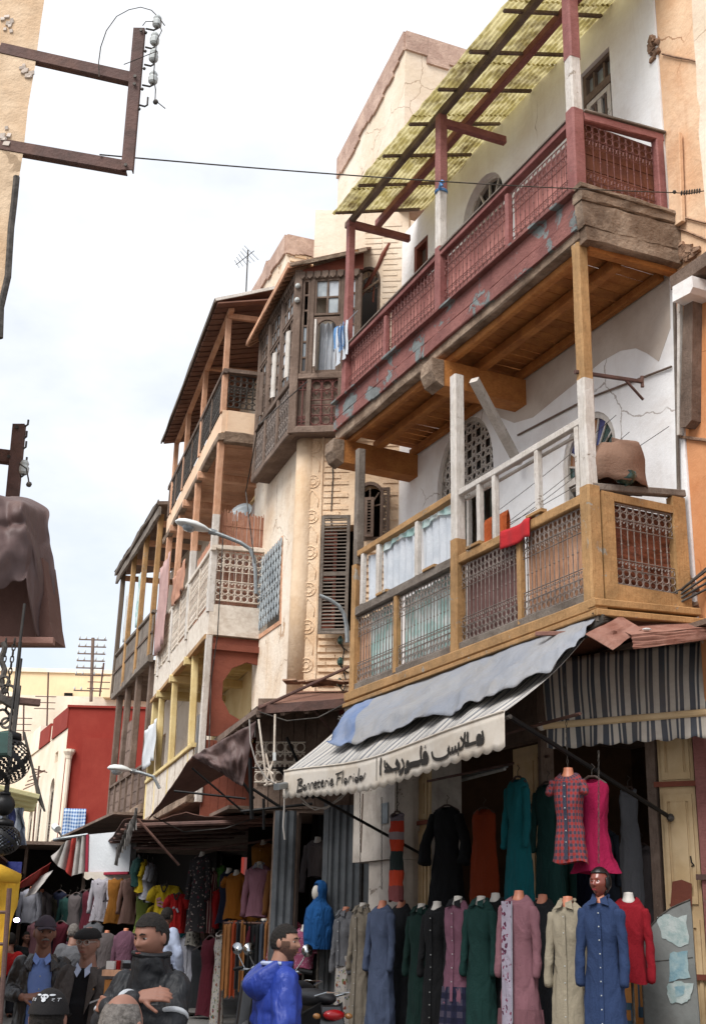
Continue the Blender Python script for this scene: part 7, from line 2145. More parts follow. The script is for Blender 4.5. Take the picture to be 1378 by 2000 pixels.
mid(620, 1640, 17.6, -15, 'c_taupe', 'taupe blouse on a dim bust in the metal doorway', .5, w=.16, tint='mannequin_white')
# jerseys, spread flat like football shirts
def jersey(px, py, D_, mt, lab, wpx, hpx, marks):
 c = atd(px, py, D_); k = D_/2381*1.06
 w, h = wpx*k, hpx*k
 t = thing('football_shirt', lab, 'football shirt', (c.x, c.y, c.z-h), GM, RZ(-12))
 ROOTLOC[t.name] = V((0, 0, 0))
 o_ = [(-.5, .02), (-.5, .0), (-.36, .98-.25), (-.5, .60), (-.66, .64), (-.5, .92), (-.18, 1.0), (0, .93), (.18, 1.0), (.5, .92), (.66, .64), (.5, .60), (.36, .73), (.42, 0), (-.36, 0)]
 o_ = [(-.38, 0), (-.36, .70), (-.5, .58), (-.64, .66), (-.42, .95), (-.14, 1.0), (0, .93), (.14, 1.0), (.42, .95), (.64, .66), (.5, .58), (.36, .70), (.38, 0)]
 # billowed front: triangulated body with depth
 def fn(u, v):
  zz = v
  half = .38+(.0 if v < .7 else 0)
  x = -half+2*half*u
  top = 1.0-.07*math.exp(-(x/.1)**2)-.06*abs(x)
  return V((x*w, -.06-.05*math.sin(u*PI)+.012*math.sin(u*19+v*3), zz*top*h))
 mb = MB().grid(fn, 20, 14)
 def fn2(u, v): a = fn(u, v); return V((a.x, .06-a.y*.0+.03*math.sin(u*PI), a.z))
 mb.grid(fn2, 20, 14)
 for sg in (-1, 1):
  mb.tube([V((sg*.33*w, -.02, .88*h)), V((sg*.5*w, -.03, .78*h)), V((sg*.58*w, -.03, .62*h))], [.13*h, .12*h, .11*h], 10)
 part('shirt', mb, mt, t, smooth=True, local=True)
 for (nm, st_, mat2, th) in marks:
  m2 = MB()
  for pts in st_:
   q = [V((x*w, -.125-.0, z*h)) for x, z in pts]
   for a, b in zip(q[:-1], q[1:]):
    if (b-a).length > 1e-6: m2.beam(a, b, th, .008, up=V((0, 1, 0)))
  part(nm, m2, mat2, t, local=True, kind='stuff')
 part('hanger', MB().tube([V((-.3*w, 0, .93*h)), V((0, 0, 1.02*h)), V((.3*w, 0, .93*h))], .012, 5).tube([V((0, 0, 1.02*h)), V((0, 0, 1.1*h))], .006, 4), 'iron_dark', t, local=True)
 return t
collarmk = ('collar', [[(-.14, 1.0), (-.05, .86), (0, .83), (.05, .86), (.14, 1.0)]], 'ink', .025)
jersey(326, 1728, 21.5, 'c_yellow', 'yellow football shirt with pale print and dark collar', 48, 76, [collarmk, ('crest_print', [[(-.26, .66), (-.1, .7)], [(-.24, .6), (-.08, .62), (.0, .58)], [(-.22, .55), (.05, .5)], [(.1, .7), (.28, .68)], [(.1, .63), (.26, .62)]], 'c_pink', .035)])
jersey(317, 1767, 22.2, 'c_yellow', 'second yellow football shirt below, numbered five', 40, 46, [('number', [[(.1, .82), (-.08, .82), (-.1, .58), (.04, .6), (.11, .5), (.1, .36), (.0, .28), (-.1, .32)]], 'ink', .05), ('name_print', [[(-.18, .18), (.18, .18)]], 'ink', .03)])
jersey(350, 1745, 21, 'c_crimson', 'scarlet football shirt overlapping the yellow one', 36, 66, [collarmk, ('crest_print', [[(-.16, .62), (-.05, .64)], [(.04, .62), (.14, .52)]], 'c_white', .03)])
for k, (px, py, mt, hh_) in enumerate(((288, 1735, 'c_white', .6), (279, 1728, 'c_yellow', .55), (297, 1738, 'c_grey', .62), (271, 1722, 'c_jade', .5))):
 mid(px, py-50, 21.8, -70, mt, ['white shirt on the crowded rail left of the yellow football shirt', 'yellow striped shirt second on the crowded rail', 'grey shirt on the crowded rail nearest the yellow football shirt', 'green shirt at the left end of the crowded rail'][k], hh_, w=.16, neck=False, hook=True, sleeve='short')
tag(finish('stall_rail', MB().tube([atd(262, 1656, 21.6), atd(500, 1660, 19.8)], .02, 6), 'rust_steel'), 'long steel rail carrying the shirts of the middle stalls', 'rail')
tag(finish('stall_rail', MB().tube([atd(395, 1660, 20.3), atd(530, 1640, 19.4)], .02, 6), 'rust_steel'), 'short steel rail carrying the tops above the scarf rack', 'rail')
# scarf rack
rk = thing('scarf_rack', 'rack hung with brown black and orange scarves', 'clothes rack', (atd(490, 1900, 18).x, 18, gz(0, 18)))
za = atd(490, 1803, 18).z
xa, xb = atd(438, 1805, 18.4).x, atd(548, 1800, 17.6).x
part('rail', MB().tube([V((xa, 18.4, za)), V((xb, 17.6, za))], .018, 6), 'rust_steel', rk)
for t in (0, 1):
 x, y = xa+(xb-xa)*t, 18.4-.8*t
 part('upright', MB().tube([V((x, y, gz(0, y))), V((x, y, za))], .018, 6), 'rust_steel', rk)
 part('foot', MB().beam(V((x-.05, y-.25, gz(0, y)+.02)), V((x+.05, y+.25, gz(0, y)+.02)), .04, .04), 'rust_steel', rk)
scm = ['c_tan', 'c_tan', 'c_orange', 'c_char', 'c_tan', 'c_black', 'c_black', 'c_black', 'c_grey_blue', 'c_tan', 'c_black', 'c_wine']
for i, m2 in enumerate(scm):
 t = (i+.5)/len(scm)
 x, y = xa+(xb-xa)*t, 18.4-.8*t
 Ls = rnd(.75, 1.15)
 def fn(u, v, x=x, y=y, Ls=Ls, i=i):
  q = v*2-1
  return V((x+(u-.5)*.1*(1-.2*abs(q)), y+(.02+.03*abs(q))*(-1 if q < 0 else 1)+.02*math.sin(u*9+i), za+.02-abs(q)*Ls*(1 if q < 0 else .9)-.02*math.sin(u*5+i)))
 tg = finish('scarf', MB().grid(fn, 8, 30), m2, smooth=True)
 tag(tg, ['leftmost tan scarf on the rack', 'second tan scarf on the rack', 'rust orange scarf on the rack', 'charcoal scarf between orange and tan ones on the rack', 'tan scarf right of the charcoal one on the rack', 'first black scarf at the middle of the rack', 'second black scarf at the middle of the rack', 'third black scarf at the middle of the rack', 'blue grey scarf right of the black ones on the rack', 'tan scarf near the right end of the rack', 'black scarf near the right end of the rack', 'wine scarf at the right end of the rack'][i], 'scarf', 'scarves on the rack')
# headscarf mannequin
hp = atd(625, 1742, 16.8)
hj = thing('headscarf_bust', 'pale mannequin bust in a bright blue headscarf', 'mannequin', (hp.x, hp.y, gz(0, 16.8)), None, RZ(-60))
ROOTLOC[hj.name] = V((0, 0, 0))
zh = hp.z+.02-gz(0, 16.8); hj.scale = (.85, .85, 1)
def fn(u, v):
 a = 2*PI*u
 prof = [(0, .08), (.06, .07), (.1, .03), (.115, -.04), (.1, -.12), (.105, -.19), (.2, -.28), (.23, -.42), (.24, -.6), (.22, -.78)]
 x = v*(len(prof)-1); i = min(int(x), len(prof)-2); t = x-i
 r = prof[i][0]+(prof[i+1][0]-prof[i][0])*t; z = prof[i][1]+(prof[i+1][1]-prof[i][1])*t
 r *= 1+.05*math.sin(a*7+v*6)*v
 y = r*math.sin(a)*1.05
 if .22 < v < .46 and math.sin(a) < -.72: y += .05
 return V((r*math.cos(a)*.85, y, zh+z+.05))
part('headscarf', MB().grid(fn, 40, 30), 'c_hijab', hj, smooth=True, local=True)
part('face', MB().ball((0, -.075, zh-.035), .085, 14, sc=(.8, .75, 1.15)), 'mannequin_white', hj, smooth=True, local=True)
part('stand', MB().tube([(0, 0, 0), (0, 0, zh-.3)], .02, 6).lathe((0, 0, 0), [(.16, 0), (.16, .012), (.02, .03)], 14), 'iron_dark', hj, local=True)
# ---- far stall garments
def far(px, py, D_, rz, mt, lab, L, **k):
 k.setdefault('st', False)
 return mid(px, py, D_, rz, mt, lab, L, **k)
far(200, 1712, 25.5, -10, 'c_sprig', 'white sprigged dress, left of three under the box sign', .85, w=.17, tint='mannequin_white', waist=.7, hem=1.1)
far(228, 1712, 25.2, -10, 'c_mustard', 'ochre dress, middle of three under the box sign', .88, w=.17, sleeve=None, waist=.7, hem=1.1)
far(257, 1712, 25, -10, 'c_blush', 'blush pleated dress, right of three under the box sign', .88, w=.17, waist=.7, hem=1.15)
far(282, 1745, 24.5, -10, 'c_lime', 'lime green dress beside the blush one', .75, w=.15, sleeve=None, neck=False, hook=True)
far(210, 1822, 22, 170, 'c_taupe', 'taupe long top on a bust seen from behind', .85, w=.17, st=True, name='mannequin', cat_='mannequin')
far(247, 1818, 21.5, 170, 'c_plum', 'plum hooded top on a bust seen from behind', .75, w=.175, st=True, name='mannequin', cat_='mannequin')
far(63, 1735, 27, -10, 'c_white', 'pair of white shirts hanging at the far left stall', .7, w=.2)
far(82, 1740, 27.5, -10, 'c_taupe', 'dim grey shirt hanging at the far left stall', .7, w=.2)
dk = ['c_navy', 'c_jade', 'c_taupe', 'c_black', 'c_wine', 'c_olive', 'c_grey_blue', 'c_plum', 'c_char', 'c_navy', 'c_teal', 'c_blush', 'c_jade', 'c_olive', 'c_wine', 'c_grey', 'c_navy', 'c_rose2', 'c_char', 'c_tan']
cn = {'c_navy': 'navy', 'c_jade': 'dark green', 'c_taupe': 'taupe', 'c_black': 'black', 'c_wine': 'wine red', 'c_olive': 'olive', 'c_grey_blue': 'slate', 'c_plum': 'plum', 'c_char': 'charcoal', 'c_teal': 'teal', 'c_blush': 'blush', 'c_grey': 'grey', 'c_rose2': 'rose', 'c_tan': 'tan'}
spots = [(118, 1740, 28), (136, 1750, 27.5), (150, 1745, 27), (165, 1740, 27), (178, 1738, 26.5), (100, 1750, 28), (300, 1810, 22.5), (322, 1815, 22.8), (345, 1770, 23), (360, 1760, 23), (372, 1770, 22), (398, 1770, 21.5), (446, 1760, 20.8), (470, 1765, 20.6), (120, 1800, 26), (185, 1800, 25), (95, 1800, 26), (75, 1800, 26), (395, 1850, 20.5), (550, 1690, 18.8)]
wh = ['at the far stall left of the box sign', 'near the folded awning stall', 'just left of the sprigged dress', 'dim beside the sprigged dress', 'in shade by the sprigged dress', 'under the red far awning', 'behind the young man in black', 'low behind the young man in black', 'right of the numbered yellow shirt', 'under the scarlet football shirt', 'left of the grey speckled trousers', 'above the white buttoned shirt', 'under the green top', 'under the amber top', 'low behind the flat capped man', 'low between the two busts seen from behind and the sprigged dress', 'behind the man in the leather jacket', 'low at the far left stall', 'right of the white buttoned shirt', 'hung against the grey metal doors']
for k, ((px, py, D_), mt) in enumerate(zip(spots, dk)):
 far(px, py, D_, -20, mt, cn[mt]+' garment hung '+wh[k], .9, w=.18, neck=False, hook=True, sleeve='long' if k % 2 else None)
# ================================================================== people
def skin(n, c, **k):
 D(n, c=c, rough=.55, spec=.35, bump=.08, bs=90, pos=False, **k); return n
skin('skin_a', '#845c4b', c2='#755041'); skin('skin_b', '#957061', c2='#815d4f'); skin('skin_c', '#8e6453', c2='#7c5546'); skin('skin_d', '#97705d', c2='#845f4e')
skin('lips', '#7a3f38'); D('eye_white', c='#b5aca6', rough=.3, bump=0); D('eye_dark', c='#1d130f', rough=.2, bump=0)
D('hair_black', c='#161311', c2='#241e1a', sc=60, rough=.75, bump=.5, bs=160, pos=False)
D('hair_grey', c='#77716c', c2='#4d4844', sc=40, rough=.8, bump=.5, bs=160, pos=False)
D('stubble', c='#4f392f', c2='#5f4436', sc=80, rough=.8, bump=.3, bs=200, pos=False)
D('leather', wrinkle=9, c='#1c1a1a', c2='#282525', sc=3, rough=.42, spec=.5, bump=.35, bs=18, pos=False)
D('suit', wrinkle=4, c='#4a4543', c2='#403b39', sc=40, rough=.9, bump=.2, bs=120, pos=False)
D('knit_black', c='#121216', rough=.95, bump=.3, bs=120, pos=False)
D('shirt_blue', c='#7c93c9', c2='#6b83bd', sc=4, rough=.85, bump=.2, bs=40, pos=False)
D('shirt_pale', c='#a9b4cc', rough=.85, bump=.1, pos=False)
D('nylon_black', wrinkle=8, c='#16171a', c2='#202226', sc=5, rough=.55, bump=.3, bs=20, pos=False)
D('nylon_blue', wrinkle=7, c='#1c3282', c2='#223a8e', sc=5, rough=.5, spec=.4, bump=.35, bs=14, pos=False)
D('cap_purple', c='#3c343d', rough=.9, bump=.2, bs=90, pos=False)
D('cap_black', c='#1b191a', rough=.9, bump=.3, bs=120, pos=False)
D('stripe_white', c='#b5b8bc', rough=.6, bump=0)
D('trousers', c='#1d1e24', rough=.9, bump=.2, pos=False)
D('shoe', c='#16120f', rough=.5, bump=0)
def smooth01(x): x = max(0, min(1, x)); return x*x*(3-2*x)
def head_pt(th, ph, off=0.0, old=0.0, beard=0.0):
 """th 0 top .. pi bottom, ph 0 = +X; face looks along -Y; unit head about 0.235 high"""
 x, y, z = math.sin(th)*math.cos(ph), math.sin(th)*math.sin(ph), math.cos(th)
 rx, ry, rz = .076+off, .097+off, .119+off
 X, Y, Z = x*rx, y*ry, z*rz
 if z < 0:
  k = smooth01(-z)
  X *= 1-.30*k
  if y > 0: Y *= 1-.45*k
  else: Y *= 1-.10*k
 if z > .1 and y > 0: Y *= 1.05
 if y < 0:
  f = smooth01(-y*1.7)
  g = lambda cx, cz, sx, sz: math.exp(-((x-cx)/sx)**2-((z-cz)/sz)**2)
  d = 0
  d += .005*(g(.3, .27, .25, .09)+g(-.3, .27, .25, .09))
  d -= .013*(g(.36, .10, .2, .11)+g(-.36, .10, .2, .11))
  if -.3 < z < .25:
   t = (.25-z)/.47
   d += .026*smooth01(t)*math.exp(-(x/(.09+.08*t))**2)*(1 if z > -.2 else max(0, 1-(-.2-z)/.08))
  d += .007*(g(.14, -.17, .07, .06)+g(-.14, -.17, .07, .06))
  d += .006*(g(.5, -.12, .2, .16)+g(-.5, -.12, .2, .16))
  d += .010*g(0, -.43, .24, .06)-.006*g(0, -.50, .26, .025)+.011*g(0, -.57, .2, .05)
  d -= .005*g(0, -.69, .25, .05)
  d += .012*g(0, -.86, .28, .13)
  d -= old*.006*(g(.45, -.38, .1, .2)+g(-.45, -.38, .1, .2))
  Y -= d*f
 return V((X, Y, Z))
def head_mesh(mb, c, R, off=0, nu=56, nv=44, filt=None, old=0):
 vs = []; fs = []
 for j in range(nv+1):
  for i in range(nu):
   vs.append(c+R @ head_pt(PI*j/nv, 2*PI*i/nu, off, old))
 for j in range(nv):
  for i in range(nu):
   if filt:
    th, ph = PI*(j+.5)/nv, 2*PI*(i+.5)/nu
    x, y, z = math.sin(th)*math.cos(ph), math.sin(th)*math.sin(ph), math.cos(th)
    if not filt(x, y, z): continue
   fs.append((j*nu+i, (j+1)*nu+i, (j+1)*nu+(i+1) % nu, j*nu+(i+1) % nu))
 return mb.add(vs, fs)
def capsule(mb, A, B, ra, rb, n=14):
 A, B = V(A), V(B)
 d = (B-A).normalized(); L_ = (B-A).length
 prof = []
 for k in range(5): a = PI/2*k/4; prof.append((max(1e-4, ra*math.sin(a)), -ra*math.cos(a)))
 for k in range(1, 5): prof.append((ra+(rb-ra)*k/5, L_*k/5))
 for k in range(5): a = PI/2*k/4; prof.append((max(1e-4, rb*math.cos(a)), L_+rb*math.sin(a)))
 return mb.lathe(A, prof, n, ax=d)
def chain(mb, pts, rs):
 for i in range(len(pts)-1): capsule(mb, pts[i], pts[i+1], rs[i], rs[i+1])
 return mb
def loft(mb, rings, n=28):
 """rings: (cx,cy,z,rx,ry)"""
 vs = []
 for (cx, cy, z, rx, ry) in rings:
  for i in range(n):
   a = 2*PI*i/n; ca, sa = math.cos(a), math.sin(a)
   vs.append(V((cx+math.copysign(abs(ca)**.85, ca)*rx, cy+math.copysign(abs(sa)**.85, sa)*ry, z)))
 fs = [(j*n+i, (j+1)*n+i, (j+1)*n+(i+1) % n, j*n+(i+1) % n) for j in range(len(rings)-1) for i in range(n)]
 fs += [tuple(range(n-1, -1, -1)), tuple((len(rings)-1)*n+k for k in range(n))]
 return mb.add(vs, fs)
def hand(mb, W, D_, side, curl=.5, nrm=None):
 """palm and five bent fingers: W wrist, D_ pointing direction, nrm back of the hand"""
 D_ = V(D_).normalized()
 nrm = V(nrm or (0, 0, 1)); nrm = (nrm-D_*nrm.dot(D_)).normalized()
 S_ = D_.cross(nrm).normalized()*side
 W = V(W)
 for k in range(4):
  a = (k-1.5)*.019
  chain(mb, [W+D_*.01+S_*a*.7, W+D_*.085+S_*a], [.016, .0115])
 for k, L_ in enumerate((.07, .08, .075, .058)):
  a = (k-1.5)*.021
  p = W+D_*.085+S_*a
  pts = [p]; ang = 0
  for q in range(3):
   ang += curl*(.6 if q == 0 else .8)
   p = p+(D_*math.cos(ang)-nrm*math.sin(ang))*L_*(.45, .32, .23)[q]
   pts.append(p)
  chain(mb, pts, [.0098, .0092, .0086, .0072])
 t0 = W+D_*.025-S_*.025
 chain(mb, [t0, t0+(D_*.7-S_*.75-nrm*.2)*.04, t0+(D_*.95-S_*.8-nrm*.4)*.068], [.0125, .0105, .0085])
 return mb
def cloth_mods(o, vox, amp=.014, tex=None, sm=4):
 x = o.modifiers.new('r', 'REMESH'); x.mode = 'VOXEL'; x.voxel_size = vox; x.use_smooth_shade = True
 x = o.modifiers.new('m', 'SMOOTH'); x.factor = .6; x.iterations = sm
 if amp:
  x = o.modifiers.new('d', 'DISPLACE'); x.texture = tex or wt; x.strength = amp*2; x.mid_level = .5; x.texture_coords = 'LOCAL'
 return o
def person(lab, px, py, D_, rz, skn, arms, top, H=1.7, head_yaw=0, head_pitch=0, old=0, hands=((1, .5), (-1, .5)), puff=0, legs=True, hw=None, up=None):
 """head centre at photo pixel (px,py), D_ metres away; returns dict with the pieces' local frame"""
 c = atd(px, py, D_)
 g_ = gz(0, D_)
 t = thing('person', lab, 'person', (c.x, c.y, g_), 'people in the street' if False else None, RZ(rz))
 ROOTLOC[t.name] = V((0, 0, 0))
 zc_ = c.z-g_                       # head centre height
 S = zc_/1.60
 R = Matrix.Rotation(RZ(head_yaw), 3, 'Z') @ Matrix.Rotation(RZ(head_pitch), 3, 'X')
 hc = V((0, -.02, zc_))
 k = S if S > .9 else .96
 sh = zc_-.185*k
 P = dict(t=t, hc=hc, R=R, sh=sh, S=S, k=k)
 b = MB()
 head_mesh(b, hc, R, old=old)
 for sg in (-1, 1):
  e = hc+R @ V((sg*.075, .008, -.002))
  b.add([], [])
  eb = MB().ball((0, 0, 0), 1, 12, sc=(.010, .020, .031))
  b.add([e+R @ (v+V((sg*.004, 0, 0))) for v in eb.v], eb.f)
 chain(b, [hc+V((0, .02, -.06)), V((0, .02, sh+.02))], [.052, .068])
 # torso, legs
 hip = zc_*.585
 loft(b, [(0, .01, hip-.05, .14, .09), (0, .01, hip+.08, .15, .1), (0, .01, (hip+sh)/2, .14, .095), (0, .01, sh-.18, .16, .105), (0, .015, sh-.04, .15, .08), (0, .02, sh+.02, .07, .06)])
 if legs:
  for sg in (-1, 1):
   chain(b, [(sg*.09, .01, hip), (sg*.1, -.01, hip*.53), (sg*.1, .02, .08)], [.085, .06, .042])
   chain(b, [(sg*.1, .03, .05), (sg*.11, -.13, .035)], [.045, .035])
 hands_done = []
 for (sg, pts) in arms:
  pts = [V(p) for p in pts]
  sp_ = V((sg*.15*k, .01, sh-.035))
  A = [sp_]+pts
  chain(b, A, [.05]+[.042, .028, .026][:len(pts)])
 for h_ in (hands or ()):
  if len(h_) == 5:
   W_, D2, side, curl, nn = h_
   hand(b, W_, D2, side, curl, nn)
 ob = part('body', b, skn, t, local=True, smooth=True)
 x = ob.modifiers.new('r', 'REMESH'); x.mode = 'VOXEL'; x.voxel_size = .0055; x.use_smooth_shade = True
 x = ob.modifiers.new('m', 'SMOOTH'); x.factor = .35; x.iterations = 1
 # eyes, brows, lips
 for sg in (-1, 1):
  ec = hc+R @ V((sg*.029, -.0755, .011))
  em = MB().ball((0, 0, 0), 1, 12, sc=(.0135, .010, .0075)); me_ = MB()
  part('eye', MB().add([ec+R @ v for v in em.v], em.f), 'eye_white', t, local=True, smooth=True)
  ir = MB().ball((0, 0, 0), .0064, 10, sc=(1, .5, 1.1))
  part('iris', MB().add([ec+R @ (v+V((0, -.0085, 0))) for v in ir.v], ir.f), 'eye_dark', t, local=True)
  part('eyebrow', MB().tube([hc+R @ V((sg*x_, y_, z_)) for x_, y_, z_ in ((.013, -.0985, .029), (.027, -.0965, .035), (.042, -.087, .031))], [.0035, .0045, .0025], 6), 'hair_grey' if old > .7 else 'hair_black', t, local=True)
  part('eyelid', MB().tube([ec+R @ V((x_, y_, z_)) for x_, y_, z_ in ((-.0135, .002, .001), (-.006, -.0085, .0062), (.006, -.0085, .0062), (.0135, .002, .001))], .0026, 5), skn, t, local=True)
 part('lips', MB().tube([hc+R @ V((x_, y_, z_)) for x_, y_, z_ in ((-.023, -.094, -.060), (-.010, -.1055, -.057), (0, -.1065, -.0585), (.010, -.1055, -.057), (.023, -.094, -.060))], [.002, .0042, .004, .0042, .002], 6), 'lips', t, local=True)
 # trousers
 if legs:
  tr2 = MB()
  loft(tr2, [(0, .01, hip-.02, .16, .11), (0, .01, hip+.1, .165, .115)])
  for sg in (-1, 1):
   chain(tr2, [(sg*.085, .01, hip), (sg*.1, -.01, hip*.53), (sg*.1, .02, .1)], [.105, .078, .07])
  cloth_mods(part('trousers', tr2, 'trousers', t, local=True), .014, .01)
  for sg in (-1, 1):
   part('shoe', cloth_shoe(sg), 'shoe', t, local=True, smooth=True)
 P.update(hip=hip)
 return P
def cloth_shoe(sg):
 return MB().ball((sg*.105, -.06, .04), 1, 12, sc=(.05, .145, .045))
def arm_cloth(mb, P, arms, r=(.075, .064, .052), cut=1.0):
 for (sg, pts) in arms:
  pts = [V(p) for p in pts]
  A = [V((sg*.152*P['k'], .015, P['sh']-.04))]+pts
  chain(mb, A, list(r)[:len(A)])
def torso_cloth(mb, P, w=1.0, d=1.0, z0=None, belly=0):
 sh, hip = P['sh'], P['hip']
 z0 = z0 if z0 is not None else hip-.12
 loft(mb, [(0, .01, z0, .185*w, .135*d+belly), (0, .01, hip+.06, .18*w, .13*d+belly), (0, .01, (hip+sh)/2, .178*w, .128*d+belly), (0, .01, sh-.2, .195*w, .135*d), (0, .015, sh-.09, .2*w, .12*d), (0, .02, sh-.02, .13*w, .088*d), (0, .02, sh+.015, .075, .065)])
ht = bpy.data.textures.new('hair_noise', 'CLOUDS'); ht.noise_scale = .012; ht.noise_depth = 2
def hairpart(P, filt, off, mt, name='hair'):
 mb = head_mesh(MB(), P['hc'], P['R'], off, filt=filt, nu=110, nv=84)
 o = part(name, mb, mt, P['t'], local=True, smooth=True, mods=[('solid', .006)])
 if 'hair' in mt or name == 'beard':
  x = o.modifiers.new('d', 'DISPLACE'); x.texture = ht; x.strength = .009 if name == 'hair' else .003; x.mid_level = .6; x.texture_coords = 'LOCAL'
 return o
short_hair = lambda x, y, z: (z > .55-.05*abs(x)) or (y > .12 and z > -.32) or (y > -.12 and z > .12) or (z > .30 and y > -.35 and abs(x) > .7)
beard_f = lambda x, y, z: (y < .1 and z < -.30 and not (abs(x) < .2 and -.52 > z > -.62)) and z > -.97 or (abs(x) > .78 and -.35 < z < .1 and y < .05)
# --- man in leather jacket and dark cap
aA = [(1, ((.225, .02, 1.19), (.10, -.24, 1.17))), (-1, ((-.225, .02, 1.19), (-.11, -.24, 1.16)))]
P = person('older man in dark cap, black leather jacket and pale blue shirt, hands clasped', 88, 1823, 10, 12, 'skin_a', aA, None, head_yaw=8, old=1,
           hands=(((.10, -.24, 1.17), (-.9, -.25, .12), 1, .5, (0, -.4, .9)), ((-.11, -.24, 1.16), (.9, -.3, .1), -1, .45, (0, -.5, .85))))
mb = MB(); torso_cloth(mb, P, .85, .9, belly=.02)
cloth_mods(part('shirt', mb, 'shirt_blue', P['t'], local=True), .012, .006)
mb = MB()
sh, hip = P['sh'], P['hip']
def open_jacket(P, gap, w, d, z0, belly=0, lap=True, th=.018, mt='leather', arms=(), r=(.08, .068, .058), gap0=None, vox=.011, amp=.014):
 """jacket shell left open at the front, joined to its sleeves"""
 sh, hip = P['sh'], P['hip']
 rings = [(z0, .2*w, .145*d+belly), (hip+.06, .195*w, .14*d+belly), ((hip+sh)/2, .195*w, .138*d+belly), (sh-.2, .21*w, .145*d), (sh-.1, .212*w, .13*d), (sh-.035, .16*w, .1*d), (sh+.01, .085, .075)]
 mb = MB(); n = 44
 m_ = len(rings)
 vs = []
 for side in (0, 1):
  for j, (z, rx, ry) in enumerate(rings):
   g_ = gap if gap0 is None else gap0+(gap-gap0)*(1-j/(m_-1))
   for i in range(n+1):
    a = -PI/2+g_+(2*PI-2*g_)*i/n
    ca, sa = math.cos(a), math.sin(a)
    e = -th*side
    vs.append(V((math.copysign(abs(ca)**.85, ca)*(rx+e), .012+math.copysign(abs(sa)**.85, sa)*(ry+e), z)))
 N_ = m_*(n+1); fs = []
 for j in range(m_-1):
  for i in range(n):
   q = j*(n+1)+i
   fs.append((q, q+1, q+n+2, q+n+1)); fs.append((N_+q, N_+q+n+1, N_+q+n+2, N_+q+1))
  for i in (0, n):
   q = j*(n+1)+i
   fs.append((q, q+n+1, N_+q+n+1, N_+q) if i == 0 else (q, N_+q, N_+q+n+1, q+n+1))
 for j in (0, m_-1):
  for i in range(n):
   q = j*(n+1)+i
   fs.append((q, N_+q, N_+q+1, q+1) if j == 0 else (q, q+1, N_+q+1, N_+q))
 mb.add(vs, fs)
 arm_cloth(mb, P, arms, r)
 return cloth_mods(part('jacket', mb, mt, P['t'], local=True), vox, amp, sm=2)
open_jacket(P, .42, .9, 1.0, hip-.2, .02, arms=[(1, ((.225, .02, 1.19), (.14, -.19, 1.18))), (-1, ((-.225, .02, 1.19), (-.15, -.19, 1.175)))], r=(.068, .06, .05))
for sg in (-1, 1):
 part('collar', MB().prism([V((sg*.05, -.05, sh+.03)), V((sg*.09, .0, sh+.035)), V((sg*.125, -.09, sh-.05)), V((sg*.07, -.135, sh-.09))], V((sg*.008, -.012, .006))), 'leather', P['t'], local=True)
 part('shirt_collar', MB().prism([V((sg*.015, -.085, sh+.0)), V((sg*.055, -.06, sh+.045)), V((sg*.07, -.085, sh-.01)), V((sg*.035, -.115, sh-.045))], V((0, -.006, .003))), 'shirt_blue', P['t'], local=True)
bb_ = MB()
for i in range(5): bb_.ball((0, -.15-.0*i, sh-.12-.09*i), .006, 6)
part('buttons', bb_, 'ceramic', P['t'], local=True, kind='stuff')
hairpart(P, lambda x, y, z: y > .0 and -.2 < z < .45, .004, 'hair_grey')
part('moustache', MB().tube([P['hc']+P['R'] @ V(q) for q in ((-.028, -.092, -.052), (-.012, -.108, -.043), (0, -.11, -.042), (.012, -.108, -.043), (.028, -.092, -.052))], [.004, .0075, .007, .0075, .004], 7), 'hair_grey', P['t'], local=True)
hairpart(P, lambda x, y, z: z > .36, .014, 'cap_purple', 'cap')
brim = MB().grid(lambda u, v: P['hc']+P['R'] @ V(((u-.5)*.15*(1-.25*v), -.085-.072*v*math.sin(PI*(.12+.76*u)), .052-.018*v-.05*((u-.5)**2)*4*.35)), 14, 6)
part('cap_brim', brim, 'cap_purple', P['t'], local=True, smooth=True, mods=[('solid', .006)])
# --- man in grey suit and flat cap
aB = [(1, ((.22, .03, 1.14), (.2, -.08, .88))), (-1, ((-.22, .03, 1.14), (-.2, -.08, .88)))]
P = person('elderly man in a flat cap, glasses and open grey suit over a black jumper', 174, 1843, 9.7, -6, 'skin_b', aB, None, head_yaw=-6, old=1,
           hands=(((.2, -.08, .88), (-.1, -.2, -1), 1, .5, (1, 0, 0)), ((-.2, -.08, .88), (.1, -.2, -1), -1, .5, (-1, 0, 0))))
mb = MB(); torso_cloth(mb, P, .86, .93, belly=.03)
cloth_mods(part('jumper', mb, 'knit_black', P['t'], local=True), .012, .006)
sh, hip = P['sh'], P['hip']
open_jacket(P, .38, .92, 1.02, hip-.25, .035, arms=[(1, ((.225, .03, 1.14), (.2, -.05, .93))), (-1, ((-.225, .03, 1.14), (-.2, -.05, .93)))], mt='suit', r=(.07, .062, .055), gap0=.62)
for sg in (-1, 1):
 part('lapel', MB().prism([V((sg*.05, -.075, sh+.02)), V((sg*.10, -.065, sh+.02)), V((sg*.128, -.145, sh-.10)), V((sg*.105, -.15, sh-.12)), V((sg*.125, -.16, sh-.14)), V((sg*.06, -.178, sh-.30))], V((sg*.006, -.012, 0))), 'suit', P['t'], local=True)
 part('shirt_collar', MB().prism([V((sg*.012, -.085, sh+.0)), V((sg*.055, -.06, sh+.045)), V((sg*.07, -.088, sh-.01)), V((sg*.03, -.125, sh-.055))], V((0, -.006, .003))), 'shirt_pale', P['t'], local=True)
part('lapel_pin', MB().ball((.115, -.165, sh-.13), .007, 8), 'glass_amber', P['t'], local=True)
